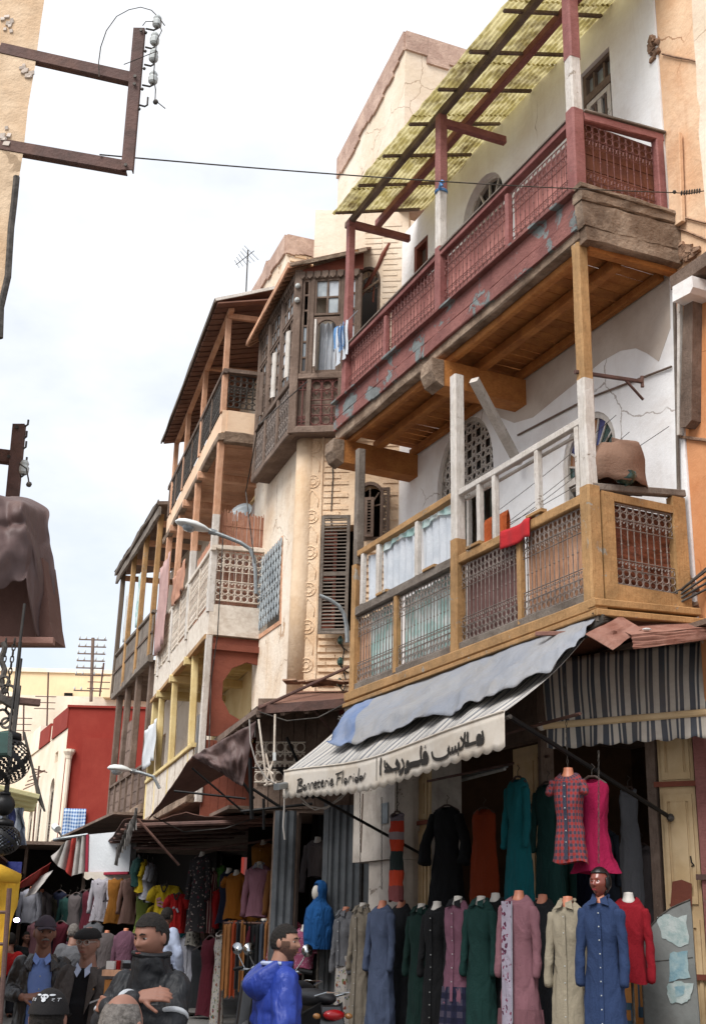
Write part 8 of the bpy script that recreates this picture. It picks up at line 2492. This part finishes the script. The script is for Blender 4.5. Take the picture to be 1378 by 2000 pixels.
part('pocket_square', MB().prism([V((.10, -.17, sh-.215)), V((.165, -.15, sh-.19)), V((.165, -.152, sh-.2)), V((.1, -.172, sh-.228))], V((0, -.006, 0))), 'stripe_white', P['t'], local=True)
gm = MB()
for sg in (-1, 1):
 gm.ring(P['hc']+P['R'] @ V((sg*.031, -.101, .008)), .021, .0017, P['R'] @ V((1, sg*.12, 0)), P['R'] @ V((0, .05, .85)), 16, 4)
 gm.tube([P['hc']+P['R'] @ V(q) for q in ((sg*.052, -.097, .012), (sg*.074, -.05, .014), (sg*.08, .005, .012))], .0016, 4)
gm.tube([P['hc']+P['R'] @ V(q) for q in ((-.011, -.104, .012), (0, -.107, .014), (.011, -.104, .012))], .0016, 4)
part('glasses', gm, 'ceramic', P['t'], local=True)
hairpart(P, lambda x, y, z: y > .0 and -.2 < z < .4, .004, 'hair_grey')
def fc(u, v):
 a = 2*PI*u; r = v
 return P['hc']+P['R'] @ V((math.cos(a)*.096*r*(1.0), -.012+math.sin(a)*(.118+.02*(math.sin(a) < 0))*r, .108-.055*r**3.2+.012*math.sin(a)*r-(.012 if v > .97 else 0)))
part('flat_cap', MB().grid(fc, 40, 12), 'cap_black', P['t'], local=True, smooth=True, mods=[('solid', .008)])
part('cap_band', MB().tube([P['hc']+P['R'] @ V((math.cos(2*PI*q/28)*.084, -.004+math.sin(2*PI*q/28)*.104, .052+.006*math.sin(2*PI*q/28))) for q in range(28)], .012, 6, closed=True), 'cap_black', P['t'], local=True)
part('cap_peak', MB().grid(lambda u, v: P['hc']+P['R'] @ V(((u-.5)*.14, -.095-.04*v*math.sin(PI*(.1+.8*u)), .062-.012*v)), 12, 4), 'cap_black', P['t'], local=True, smooth=True, mods=[('solid', .006)])
# --- young man in black, arms folded
aC = [(1, ((.205, -.08, 1.245), (-.08, -.23, 1.315))), (-1, ((-.205, -.09, 1.235), (.10, -.225, 1.365)))]
P = person('young man with cropped hair in a black high collared jacket, arms folded', 300, 1832, 6.7, -28, 'skin_c', aC, None, head_yaw=-6, head_pitch=10, old=0,
           hands=(((-.08, -.2, 1.315), (-.95, .3, .1), 1, .35, (0, -1, .2)), ((.11, -.225, 1.37), (.9, .25, .15), -1, .35, (.1, -.8, .6))))
sh, hip = P['sh'], P['hip']
mb = MB(); torso_cloth(mb, P, .84, .95, z0=hip-.15)
arm_cloth(mb, P, [(1, ((.21, -.08, 1.245), (-.06, -.235, 1.31))), (-1, ((-.21, -.09, 1.235), (.07, -.235, 1.35)))], (.076, .068, .055))
loft(mb, [(0, .02, sh-.05, .13, .11), (0, .01, sh+.01, .105, .1), (0, .0, sh+.07, .097, .098), (0, -.005, sh+.105, .092, .096)])
cloth_mods(part('jacket', mb, 'nylon_black', P['t'], local=True), .0095, .02, sm=2)
part('collar_rim', MB().tube([V((.093*math.cos(2*PI*q/24), -.005+.097*math.sin(2*PI*q/24), sh+.11+.006*math.sin(4*PI*q/24))) for q in range(24)], .013, 7, closed=True), 'nylon_black', P['t'], local=True)
def cuffstripe(A, B_, t0, r, mt='stripe_white', w=.012):
 A, B_ = V(A), V(B_); c = A.lerp(B_, t0); d = (B_-A).normalized(); X = d.orthogonal().normalized(); Y = d.cross(X)
 return part('sleeve_stripe', MB().lathe(c, [(r, -w), (r+.004, -w*.5), (r+.004, w*.5), (r, w)], 22, ax=d), mt, P['t'], local=True, smooth=True)
cuffstripe((.152, .015, sh-.04), (.21, -.08, 1.245), .80, .074)
cuffstripe((-.21, -.09, 1.235), (.07, -.235, 1.35), .9, .063)
cuffstripe((.21, -.08, 1.245), (-.06, -.235, 1.31), .6, .066)
cuffstripe((-.152, .015, sh-.04), (-.21, -.09, 1.235), .84, .073)
hairpart(P, short_hair, .006, 'hair_black')
# --- man in the blue padded jacket, turned right
aD = [(1, ((.23, .05, 1.15), (.16, -.16, .92))), (-1, ((-.23, .04, 1.15), (-.19, -.1, .9)))]
P = person('bearded man in a bright blue hooded padded jacket, looking back to the right', 551, 1842, 8.7, 110, 'skin_d', aD, None, head_yaw=-42, old=0,
           hands=(((.16, -.16, .92), (-.5, -.4, -.6), 1, .6, (.6, 0, .4)), ((-.19, -.1, .9), (.2, -.5, -.8), -1, .5, (-1, 0, 0))))
sh, hip = P['sh'], P['hip']
mb = MB(); torso_cloth(mb, P, 1.0, 1.15, z0=hip-.12)
arm_cloth(mb, P, [(1, ((.235, .05, 1.15), (.17, -.14, .95))), (-1, ((-.235, .04, 1.15), (-.2, -.08, .94)))], (.092, .082, .062))
# seams of the padding: rings around the sleeves
for (sg, pts) in [(1, ((.235, .05, 1.15), (.17, -.14, .95))), (-1, ((-.235, .04, 1.15), (-.2, -.08, .94)))]:
 A = [V((sg*.152, .015, sh-.04))]+[V(p) for p in pts]
 for q in range(2):
  for j in range(3):
   c = A[q].lerp(A[q+1], (j+.5)/3)
   mb.ball(c, .090-.012*q-.006*j, 14, sc=(1.04, 1.04, .62))
loft(mb, [(0, .04, sh-.04, .12, .11), (0, .025, sh+.03, .1, .095), (0, .01, sh+.075, .092, .09)])
cloth_mods(part('jacket', mb, 'nylon_blue', P['t'], local=True), .0105, .011, wt2, 2)
mb = MB()
mb.grid(lambda u, v: V((math.sin((u-.5)*PI*1.15)*(.15-.02*v), .07+.16*math.cos((u-.5)*PI*1.1)*math.sin(v*PI)**.8+.03*v, sh+.055-.22*v+.02*math.sin(u*PI*3))), 24, 16)
part('hood', mb, 'nylon_blue', P['t'], local=True, smooth=True, mods=[('solid', .03), ('sub', 1)])
part('hood_lining', MB().tube([V((.09*math.cos(a), .03+.1*math.sin(a), sh+.06)) for a in [PI*j/12 for j in range(13)]], .013, 8), 'shirt_pale', P['t'], local=True)
hairpart(P, short_hair, .005, 'hair_black')
hairpart(P, beard_f, .0018, 'stubble', 'beard')
# --- heads at the lower edge: boy in printed cap, bald man
aE = [(1, ((.24, .0, .95), (.22, -.12, .72))), (-1, ((-.24, .0, .95), (-.22, -.12, .72)))]
P = person('boy in a black cap printed with a white skull at the bottom edge', 92, 1992, 6, 175, 'skin_c', aE, None)
sh, hip = P['sh'], P['hip']
mb = MB(); torso_cloth(mb, P, .98, 1.0, z0=hip-.1)
arm_cloth(mb, P, [(1, ((.245, .0, sh-.3), (.22, -.1, sh-.5))), (-1, ((-.245, .0, sh-.3), (-.22, -.1, sh-.5)))], (.078, .068, .06))
cloth_mods(part('jacket', mb, 'knit_black', P['t'], local=True), .013, .015)
hairpart(P, lambda x, y, z: y > .0 and -.3 < z < .5, .005, 'hair_black')
hairpart(P, lambda x, y, z: z > .2, .014, 'cap_black', 'cap')
part('cap_brim', MB().grid(lambda u, v: P['hc']+V(((u-.5)*.16*(1-.2*v), -.09-.075*v*math.sin(PI*(.12+.76*u)), .03-.012*v-.04*((u-.5)**2))), 14, 6), 'cap_black', P['t'], local=True, smooth=True, mods=[('solid', .006)])
# the printed skull and letters on the back of the cap
def on_cap(x, z):
 yy = .097+.014+.006
 X = x; Z = z
 q = max(.02, 1-(X/.093)**2-((Z)/.135)**2)
 return P['hc']+V((X, (yy*1.05)*math.sqrt(q), Z))
mb = MB()
def spot(cx, cz, rx, rz_, n=12):
 c0 = on_cap(cx, cz)+V((0, .004, .003))
 ring_ = [on_cap(cx+rx*math.cos(2*PI*q/n), cz+rz_*math.sin(2*PI*q/n))+V((0, .004, .003)) for q in range(n)]
 b0 = len(mb.v); mb.add([c0]+ring_, [(0, 1+q, 1+(q+1) % n) for q in range(n)])
for (x, z, a, b_) in ((-.0, .098, .018, .011), (-.0, .084, .010, .008), (-.03, .105, .012, .004), (.03, .105, .012, .004)): spot(x, z, a, b_)
part('skull_print', mb, 'stripe_white', P['t'], local=True)
mb = MB()
for (x, z) in ((-.007, .097), (.007, .097)): spot(x, z+.0, .004, .003)
mb.v = [v+V((0, .003, .002)) for v in mb.v]
part('skull_eyes', mb, 'cap_black', P['t'], local=True, kind='stuff')
mb = MB()
for st_ in ([(-.035, .088), (-.045, .09), (-.036, .082), (-.046, .078)], [(-.054, .09), (-.064, .09)], [(-.059, .09), (-.059, .078)], [(.04, .09), (.04, .078), (.05, .081), (.042, .085), (.05, .089)], [(.056, .09), (.06, .084), (.064, .09)], [(.06, .084), (.06, .078)]):
 q_ = [on_cap(x, z)+V((0, .006, .004)) for x, z in st_]
 mb.tube(q_, .0016, 4)
part('letters', mb, 'stripe_white', P['t'], local=True, kind='stuff')
P = person('balding man with cropped grey hair, only his crown showing at the bottom', 232, 2008, 5, 160, 'skin_b', aE, None, old=1)
sh, hip = P['sh'], P['hip']
mb = MB(); torso_cloth(mb, P, 1.0, 1.0, z0=hip-.1)
arm_cloth(mb, P, [(1, ((.245, .0, sh-.3), (.22, -.1, sh-.5))), (-1, ((-.245, .0, sh-.3), (-.22, -.1, sh-.5)))], (.078, .068, .06))
cloth_mods(part('jacket', mb, 'suit', P['t'], local=True), .013, .015)
hairpart(P, lambda x, y, z: (y > -.1 and -.3 < z < .72 and abs(x)+y > .25), .003, 'hair_grey')
# --- passers-by farther down the street
def passer(lab, px, py, D_, rz, skn, top, hair, scale_arm=.0):
 c = atd(px, py, D_); sh_ = c.z-gz(0, D_)-.185
 A = [(1, ((.25, .0, sh_-.3), (.23, -.1, sh_-.52))), (-1, ((-.25, .0, sh_-.3), (-.23, -.1, sh_-.52)))]
 P = person(lab, px, py, D_, rz, skn, A, None, hands=())
 hip = P['hip']
 mb = MB(); torso_cloth(mb, P, 1.0, 1.0, z0=hip-.05)
 arm_cloth(mb, P, A, (.08, .068, .058))
 cloth_mods(part('shirt', mb, top, P['t'], local=True), .016, .015)
 hairpart(P, short_hair, .006, hair)
 return P
passer('white haired man in a pale grey shirt walking away behind the flat capped man', 144, 1822, 18, 200, 'skin_b', 'c_grey', 'hair_grey')
passer('man in a white shirt standing behind the young man in black', 325, 1790, 18, 150, 'skin_a', 'shirt_pale', 'hair_black')
passer('person in a red shirt at the far left of the crowd', 21, 1838, 20, 190, 'skin_c', 'c_crimson', 'hair_black')
passer('small figure in dark clothes deep in the crowd, left of the leather jacket', 52, 1832, 26, 30, 'skin_c', 'c_char', 'hair_black')
passer('small figure in a plum top deep in the crowd, above the leather jacket shoulder', 120, 1826, 29, 170, 'skin_a', 'c_plum', 'hair_black')
# --- head of the blue coated mannequin
bhp, bz = rowpos(1166, 1722, .18)
P = dict(t=mB)
loc = V((0, 0, bz-.01-.66)); Rm = Matrix.Rotation(RZ(-18), 3, 'Z')
hb = MB(); head_mesh(hb, loc, Rm); chain(hb, [loc+V((0, .02, -.07)), loc+V((0, .01, -.14))], [.045, .05])
D('mannequin_brown', c='#7b3b2c', rough=.3, spec=.5, bump=0, coat=.3)
o_ = part('head', hb, 'mannequin_brown', mB, local=True, smooth=True)
x = o_.modifiers.new('r', 'REMESH'); x.mode = 'VOXEL'; x.voxel_size = .005; x.use_smooth_shade = True
D('wig_black', c='#131213', rough=.35, spec=.5, bump=.2, bs=60, pos=False)
hw = head_mesh(MB(), loc, Rm, .007, filt=lambda x, y, z: (z > .6 and y < 0) or (y >= -.05 and z > -.93) or (abs(x) > .93 and z > -.93))
part('wig', hw, 'wig_black', mB, local=True, smooth=True, mods=[('solid', .01)])
for sg in (-1, 1):
 ec = loc+Rm @ V((sg*.029, -.077, .011))
 part('eye', MB().ball(ec, .008, 10, sc=(1.3, .8, .7)), 'ceramic', mB, local=True, smooth=True)
 part('iris', MB().ball(ec+Rm @ V((0, -.008, 0)), .005, 8), 'eye_dark', mB, local=True)
part('lips', MB().tube([loc+Rm @ V(q) for q in ((-.02, -.095, -.06), (-.008, -.106, -.057), (.008, -.106, -.057), (.02, -.095, -.06))], [.002, .005, .005, .002], 6), 'red_trim', mB, local=True)
# ================================================================== mopeds
D('moped_black', c='#19191b', rough=.3, spec=.6, bump=0, pos=False, coat=.5); D('seat_vinyl', c='#222225', rough=.5, bump=.2, bs=60, pos=False)
D('tail_red', c='#a3121a', rough=.2, spec=.6, bump=0); D('screen_grey', c='#8d9193', rough=.15, spec=.6, bump=0)
def moped(lab, x, y, rz):
 t = thing('moped', lab, 'moped', (x, y, .36), 'mopeds parked at the shop front', RZ(rz)); ROOTLOC[t.name] = V((0, 0, 0))
 q = dict(local=True)
 for wy in (-.62, .62):
  w_ = part('wheel', MB().ring(V((0, wy, .26)), .22, .045, V((0, 1, 0)), V((0, 0, 1)), 24, 8), 'rubber', t, smooth=True, **q)
  part('rim', MB().ring(V((0, wy, .26)), .17, .012, V((0, 1, 0)), V((0, 0, 1)), 20, 6).lathe((-.05, wy, .26), [(.05, 0), (.05, .1)], 12, ax=V((1, 0, 0))), 'chrome', w_, **q)
  part('mudguard', MB().grid(lambda u, v: V(((v-.5)*.12, wy+.29*math.cos(PI*(.05+.9*u)), .26+.29*math.sin(PI*(.05+.9*u)))), 12, 3), 'moped_black', t, mods=[('solid', .008)], **q)
 part('body_shell', MB().prism([V((-.1, -.85, .62)), V((-.1, -.3, .4)), V((-.1, .1, .32)), V((-.1, .28, .34)), V((-.1, .22, .48)), V((-.1, -.1, .6)), V((-.1, -.82, .78))], V((.2, 0, 0))), 'moped_black', t, mods=[('bevel', .03)], smooth=False, **q)
 part('seat', MB().ball((0, -.42, .82), 1, 16, sc=(.14, .42, .075)), 'seat_vinyl', t, smooth=True, **q)
 tl_ = part('tail_light', MB().ball((0, -.88, .70), 1, 12, sc=(.1, .05, .045)), 'tail_red', t, smooth=True, **q)
 part('number_plate', MB().box((0, -.93, .5), .16, .01, .14), 'tail_red', t, **q)
 for sg in (-1, 1):
  part('indicator', MB().ball((sg*.15, -.86, .69), 1, 10, sc=(.035, .03, .025)), 'glass_amber', t, smooth=True, **q)
  part('mirror', MB().lathe((sg*.3, .42, 1.2), [(.0, -.01), (.06, 0), (.055, .02), (0, .03)], 14, ax=V((0, 1, .1))), 'chrome', t, smooth=True, **q)
  part('mirror_stem', MB().tube([(sg*.2, .45, 1.02), (sg*.27, .44, 1.12), (sg*.3, .43, 1.18)], .007, 6), 'chrome', t, **q)
  part('grip', MB().tube([(sg*.22, .43, 1.02), (sg*.34, .38, 1.0)], .02, 8), 'rubber', t, **q)
 part('handlebar', MB().tube([(-.3, .4, 1.01), (-.1, .47, 1.0), (.1, .47, 1.0), (.3, .4, 1.01)], .014, 8), 'chrome', t, **q)
 part('steering_column', MB().tube([(0, .47, 1.0), (0, .62, .3)], .03, 8), 'moped_black', t, **q)
 part('leg_shield', MB().grid(lambda u, v: V(((u-.5)*.4, .42+.1*abs(u-.5)*2+.12*(1-v), .4+.5*v)), 10, 8), 'moped_black', t, smooth=True, mods=[('solid', .015)], **q)
 h_ = part('headlight', MB().lathe((0, .5, .95), [(.05, -.05), (.09, .02), (.095, .07), (.0, .09)], 18, ax=V((0, 1, .1))), 'moped_black', t, smooth=True, **q)
 part('headlight_rim', MB().ring(V((0, .57, .957)), .092, .01, V((1, 0, 0)), V((0, -.1, 1)), 18, 6), 'chrome', h_, **q)
 part('exhaust', MB().tube([(.14, -.1, .28), (.15, -.5, .27), (.15, -.85, .33)], [.02, .045, .04], 10), 'chrome', t, smooth=True, **q)
 part('rack', MB().tube([(-.1, -.7, .84), (-.1, -.95, .88), (.1, -.95, .88), (.1, -.7, .84)], .009, 6), 'chrome', t, **q)
 return t
moped('black moped with a red tail light parked left of the flowered trousers', -.42, 12.0, 25)
moped('second black moped standing behind the first, showing mirrors and headlight', -.62, 13.4, 160)
# cardboard box and leaning sheet at the right
bxp = F6.P(1236, 1900, .62)
b_ = thing('cardboard_box', 'tall printed cardboard carton between the blue coat and the leaning metal sheet', 'box', (bxp.x, bxp.y, .36))
s0, s1 = F6.sz(1264, 1900, .62)[0], F6.sz(1209, 1900, .62)[0]
zt_ = F6.sz(1236, 1818, .62)[1]
part('carton', MB().fbox(F6, s0, s1, .3, .62, .36, zt_), 'cardboard', b_)
part('flap', MB().prism([F6.W(s0, .62, zt_+.003), F6.W(s1, .62, zt_+.003), F6.W(s1, .76, zt_+.03), F6.W(s0, .76, zt_+.03)], V((0, 0, .006))), 'cardboard', b_)
pr_ = MB()
for (a, b, c, d) in ((.55, .95, .14, .2), (.55, .62, .06, .2), (.88, .95, .06, .2), (.1, .16, .1, .5), (.1, .4, .44, .5), (.32, .38, .2, .5), (.55, .95, .42, .46), (.55, .95, .52, .56), (.6, .66, .42, .64), (.2, .5, .72, .76), (.2, .26, .72, .9), (.44, .5, .72, .9)):
 pr_.fbox(F6, s0+(s1-s0)*a, s0+(s1-s0)*b, .621, .6235, zt_-(zt_-.36)*d, zt_-(zt_-.36)*c)
part('print', pr_, 'card_print', b_, kind='stuff')
shp = [(1347, 1757), (1330, 1764), (1310, 1773), (1290, 1787), (1272, 1806), (1258, 1830), (1250, 1850), (1252, 1900), (1256, 1960), (1262, 2130), (1374, 2130), (1366, 1990), (1357, 1880), (1351, 1790)]
ms = thing('leaning_sheet', 'scratched grey sheet metal with a curved top and torn posters at the lower right', 'metal sheet', F6.P(1310, 2000, .8))
part('sheet', MB().prism([F6.P(x, y, .78) for x, y in shp], F6.n*.02), 'zinc', ms)
part('rim', MB().tube([F6.P(x, y, .8) for x, y in shp[:10]], .008, 6), 'iron_dark', ms)
rr = random.Random(5)
def torn(pts, mt, k):
 q = []
 for i in range(len(pts)):
  (x0, y0), (x1, y1) = pts[i], pts[(i+1) % len(pts)]
  for j in range(4):
   t = j/4; q.append((x0+(x1-x0)*t+rr.uniform(-2, 2), y0+(y1-y0)*t+rr.uniform(-2, 2)))
 part('torn_poster', MB().prism([F6.P(x, y, .802+.002*k) for x, y in q], F6.n*.0015), mt, ms)
torn([(1282, 1790), (1300, 1785), (1318, 1792), (1340, 1788), (1344, 1842), (1322, 1850), (1304, 1836), (1290, 1832)], 'paper', 1)
torn([(1308, 1862), (1340, 1855), (1346, 1908), (1306, 1916)], 'paper_blue', 2)
torn([(1300, 1925), (1322, 1915), (1352, 1922), (1348, 1950), (1330, 1960), (1306, 1958)], 'paper', 3)
torn([(1316, 1926), (1336, 1924), (1334, 1944), (1318, 1946)], 'paper_blue', 4)
part('rivets', MB().tube([F6.P(1254, 1880, .803), F6.P(1352, 1870, .803)], .003, 4), 'iron_dark', ms, kind='stuff')
part('peeled_patch', MB().prism([F6.P(x, y, .03) for x, y in ((1312, 1722), (1330, 1718), (1350, 1726), (1350, 1770), (1340, 1790), (1318, 1792), (1308, 1770))], F6.n*.003), 'red_brown', S1)
# small black mark on the shutter
part('graffiti', MB().tube([F6.P(x, y, .03) for x, y in ((1347, 1672), (1349, 1684), (1354, 1690), (1349, 1692))], .008, 5), 'ink', S1)
# ================================================================== near left: tarpaulin, lamps and goods of the left stall
nt_ = thing('near_tarpaulin', 'bunched brown tarpaulin hanging over a frame at the left edge', 'tarpaulin', atd(0, 1250, 5))
out = [(968, 30), (969, 45), (976, 62), (985, 80), (996, 97), (1008, 100), (1030, 97), (1060, 98), (1090, 106), (1125, 112), (1160, 111), (1190, 104), (1215, 101), (1235, 101), (1250, 104)]
def outx(y):
 for (y0, x0), (y1, x1) in zip(out[:-1], out[1:]):
  if y0 <= y <= y1: return x0+(x1-x0)*(y-y0)/(y1-y0)
 return out[-1][1]
def fn(u, v):
 y = 968+(1250-968)*v
 xr = outx(y)
 x = -160+(xr+160)*u
 depth = 5.0+.35*smooth01((u-.72)/.28)**1.5*1.2
 hem = 1142+16*math.sin(x*.07+1)-22*math.exp(-((x-18)/14)**2)
 if u < .80: y = 968+(hem-968)*v
 elif u < .9: y = 968+((hem*(1-(u-.8)/.1)+1250*((u-.8)/.1))-968)*v
 top = .14*(1-v)**4
 p = atd(x, y, depth+top)
 w = .05*math.sin(x*.055+v*3.0)*v+.07*mnoise.noise(V((x*.018, v*2.2, 2)))+.03*mnoise.noise(V((x*.05, v*5, 8)))-.05*math.exp(-((v-.3)/.06)**2)*(1 if x > -20 else .5)
 return p+V((0, -w, 0))
part('cover', MB().grid(fn, 70, 46), 'tarp_brown', nt_, smooth=True, mods=[('solid', .008), ('sub', 1)])
part('inner_board', MB().prism([atd(x, y, 5.25) for x, y in ((-160, 1080), (84, 1090), (92, 1150), (98, 1215), (104, 1249), (-160, 1248))], V((0, .25, .02))), 'tarp_brown2', nt_)
part('bottom_rail', MB().beam(atd(-160, 1248, 5.2), atd(106, 1253, 5.2), .04, .03), 'rust_sheet', nt_)
part('frame_bar', MB().tube([atd(-160, 1000, 5.4), atd(92, 1010, 5.5)], .02, 8), 'rust_steel', nt_)
cs = MB()
def chn(x0, y0, x1, y1, D_, r=.016):
 a, b = atd(x0, y0, D_), atd(x1, y1, D_); n = int((b-a).length/(r*1.5))
 for k in range(n):
  c = a.lerp(b, k/n)
  A = V((1, 0, 0)) if k % 2 else V((0, 1, 0))
  cs.tube([c+A*r*.45*math.cos(q)+V((0, 0, 1))*r*math.sin(q) for q in [2*PI*j/8 for j in range(8)]], .003, 4, closed=True)
chn(29, 1253, 12, 1370, 5.1); chn(12, 1253, 2, 1380, 5.1)
tag(finish('lamp_chain', cs, 'iron_dark', kind='stuff'), 'small link chains hanging below the near brown tarpaulin', 'chain')
tag(finish('hanging_wire', MB().tube([atd(x, y, 5.1) for x, y in ((40, 1254), (37, 1290), (36, 1330), (35, 1372))], .008, 6), 'iron_dark'), 'straight dark rod hanging below the near brown tarpaulin', 'rod')
sp_ = thing('lamp_arm_bracket', 'dark horizontal lamp bracket with scrolls at the left edge', 'bracket', atd(10, 1370, 5))
part('bar', MB().beam(atd(-40, 1362, 5), atd(78, 1373, 5.1), .035, .028), 'rust_steel', sp_)
part('strap', MB().beam(atd(-30, 1345, 4.95), atd(30, 1380, 5), .03, .03), 'iron_dark', sp_)
for k, (x, y, r) in enumerate(((8, 1330, .02), (16, 1352, .03), (22, 1385, .022), (4, 1400, .03), (12, 1412, .02))):
 part('scroll', MB().ring(atd(x, y, 5), r, .006, V((1, 0, 0)), V((0, 0, 1)), 12, 5), 'iron_dark', sp_)
part('coil', MB().tube([atd(6+4*math.sin(k*1.3), 1255+k*9, 5.05) for k in range(12)], .012, 6), 'iron_dark', sp_)
def pierced(lab, px, py, D_, R_, squash=1.0, holes=True, mt='black_metal'):
 c = atd(px, py, D_)
 t = thing('hanging_lamp', lab, 'lamp', c, 'metal lamps hung at the near left stall')
 mb = MB(); n = 44; h = 26
 for j in range(3, h):
  for i in range(n):
   if holes and (i+j) % 2 and 5 < j < h-2 and (i*7+j*3) % 5:
    continue
   q = []
   for (a, b) in ((i, j), (i, j+1), (i+1, j+1), (i+1, j)):
    th, ph = PI*b/h, 2*PI*a/n
    q.append(c+V((R_*math.sin(th)*math.cos(ph), R_*math.sin(th)*math.sin(ph), R_*squash*math.cos(th))))
   mb.quad(*q)
 part('shade', mb, mt, t)
 part('collar', MB().lathe(c+V((0, 0, R_*squash*.9)), [(R_*.55, 0), (R_*.5, R_*.25), (R_*.15, R_*.35)], 18), mt, t, smooth=True)
 part('cord', MB().tube([c+V((0, 0, R_*squash*1.2)), c+V((0, 0, R_*squash*1.2+.5))], .006, 5), 'cable', t)
 return t
pierced('large black pierced metal lamp shade cut by the left edge', 12, 1486, 4.6, .092, .95)
pierced('smaller dark round lamp below the pale slats', 8, 1572, 4.6, .04, 1, False)
pierced('dark bowl shaped lamp low at the left edge', 4, 1640, 4.6, .07, .8, True)
tag(finish('green_tin', MB().beam(atd(-20, 1455, 4.4), atd(20, 1453, 4.4), .06, .085), 'glass_green'), 'small green brown tin hanging in front of the pierced lamp', 'tin')
tag(finish('lamp_rod', MB().tube([atd(47, 1430, 4.9), atd(64, 1500, 4.9), atd(78, 1560, 4.9), atd(88, 1585, 4.9)], [.006, .006, .01, .004], 6), 'iron_dark'), 'slanting dark rod hanging beside the pierced lamp', 'rod')
pb_ = thing('slatted_shade', 'pale yellow slatted shade board at the left edge', 'shade', atd(30, 1560, 4.8))
for k in range(4):
 a, b = atd(-30, 1532+11*k, 4.8+.04*k), atd(74-3*k, 1557+8*k, 4.9+.04*k)
 part('slat', MB().beam(a, b, .05, .018), 'yellow_slat', pb_)
cb2 = finish('striped_cloth_bundle', cloth4(atd(-20, 1580, 4.8), atd(46, 1578, 4.9), atd(50, 1650, 4.95), atd(-20, 1656, 4.8), 20, 14, .05, 4, 21), 'bundle_print', smooth=True, mods=[('solid', .008)])
tag(cb2, 'navy and white printed cloth hanging under the slatted shade', 'cloth')
yt = thing('yellow_cover', 'yellow tarpaulin over a stall frame at the lower left corner', 'tarpaulin', atd(5, 1900, 5))
part('cover', cloth4(atd(-60, 1708, 5), atd(40, 1712, 5.1), atd(6, 1900, 5.05), atd(-60, 1990, 5), 16, 24, .05, 4, 31), 'tarp_yellow', yt, smooth=True, mods=[('solid', .006)])
part('roll', MB().tube([atd(-60, 1712, 4.98), atd(0, 1706, 5), atd(38, 1716, 5.05)], [.03, .035, .02], 8), 'tarp_yellow', yt, smooth=True)
part('post', MB().tube([atd(19, 1735, 4.95), atd(-4, 2060, 4.95), V((atd(-4, 2060, 4.95).x, 4.95, 0))], .01, 8), 'rust_steel', yt)
for y in (1780, 1842):
 part('rung', MB().tube([atd(-60, y, 4.96), atd(17-(y-1780)*.07, y+2, 4.95)], .007, 6), 'rust_steel', yt)
# far lamp, a table of goods behind the young man
lt_ = MB().ball(atd(33, 1797, 22), .055, 10, sc=(1, .6, .7))
tag(finish('market_lamp', lt_, 'lit_lamp', smooth=True), 'small lit lamp glowing in the dark of the far left stalls', 'lamp')
tb_ = thing('goods_table', 'wooden box table with small goods between the suit and the young man', 'table', (atd(240, 1930, 9).x, 9.3, 0))
c = atd(240, 1900, 9.3)
part('top', MB().box((c.x, 9.3, c.z), .24, .3, .04), 'amber_wood', tb_)
part('box', MB().box((c.x, 9.3, c.z/2-.02), .2, .26, c.z-.05), 'cardboard', tb_)
gd_ = MB()
for k in range(4):
 q = V((c.x-.08+.05*k, 9.3+rnd(-.1, .1), c.z+.05))
 o_ = finish('parcel', MB().box(q, rnd(.04, .1), rnd(.04, .1), rnd(.03, .07), V((math.cos(k), math.sin(k), 0)), V((-math.sin(k), math.cos(k), 0))), ['sheet_white', 'c_crimson', 'grey_metal', 'black'][k % 4])
 tag(o_, 'small %s parcel lying on the narrow goods table' % ['white', 'red', 'grey', 'black'][k % 4], 'parcel', 'parcels piled on the goods table')
# thin cables strung along the facades
for k, (lab, pts) in enumerate((
 ('cable sagging from the oriel to the nearer street lamp', [F2L.P(600, 745, .4), F2L.P(560, 780, .45), F3.P(505, 830, .3), F3.P(480, 960, .2), F3.P(497, 1100, .1)]),
 ('thin cable running down the post end of the white gallery', [F3.P(436, 1040, .06), F3.P(430, 1150, .08), F3.P(425, 1240, .08), F3.P(412, 1330, .08), F3.P(408, 1480, .06)]),
 ('vertical cable down the carved house beside its brick relief', [F2R.P(648, 860, .02), F2R.P(650, 930, .025), F2R.P(646, 1010, .02), F2R.P(648, 1040, .02)]),
 ('loose cable crossing under the tin eave', [atd(505, 1390, 15.6), atd(560, 1408, 15.6), atd(620, 1402, 15.7), atd(690, 1366, 15.8)]),
 ('cable drooping over the lower canopy', [atd(300, 1595, 18), atd(360, 1625, 18), atd(440, 1618, 18), atd(520, 1590, 17.8)]))):
 tag(finish('facade_cable', MB().tube(pts, .009, 5), 'cable'), lab, 'cable', 'thin cables on the facades')
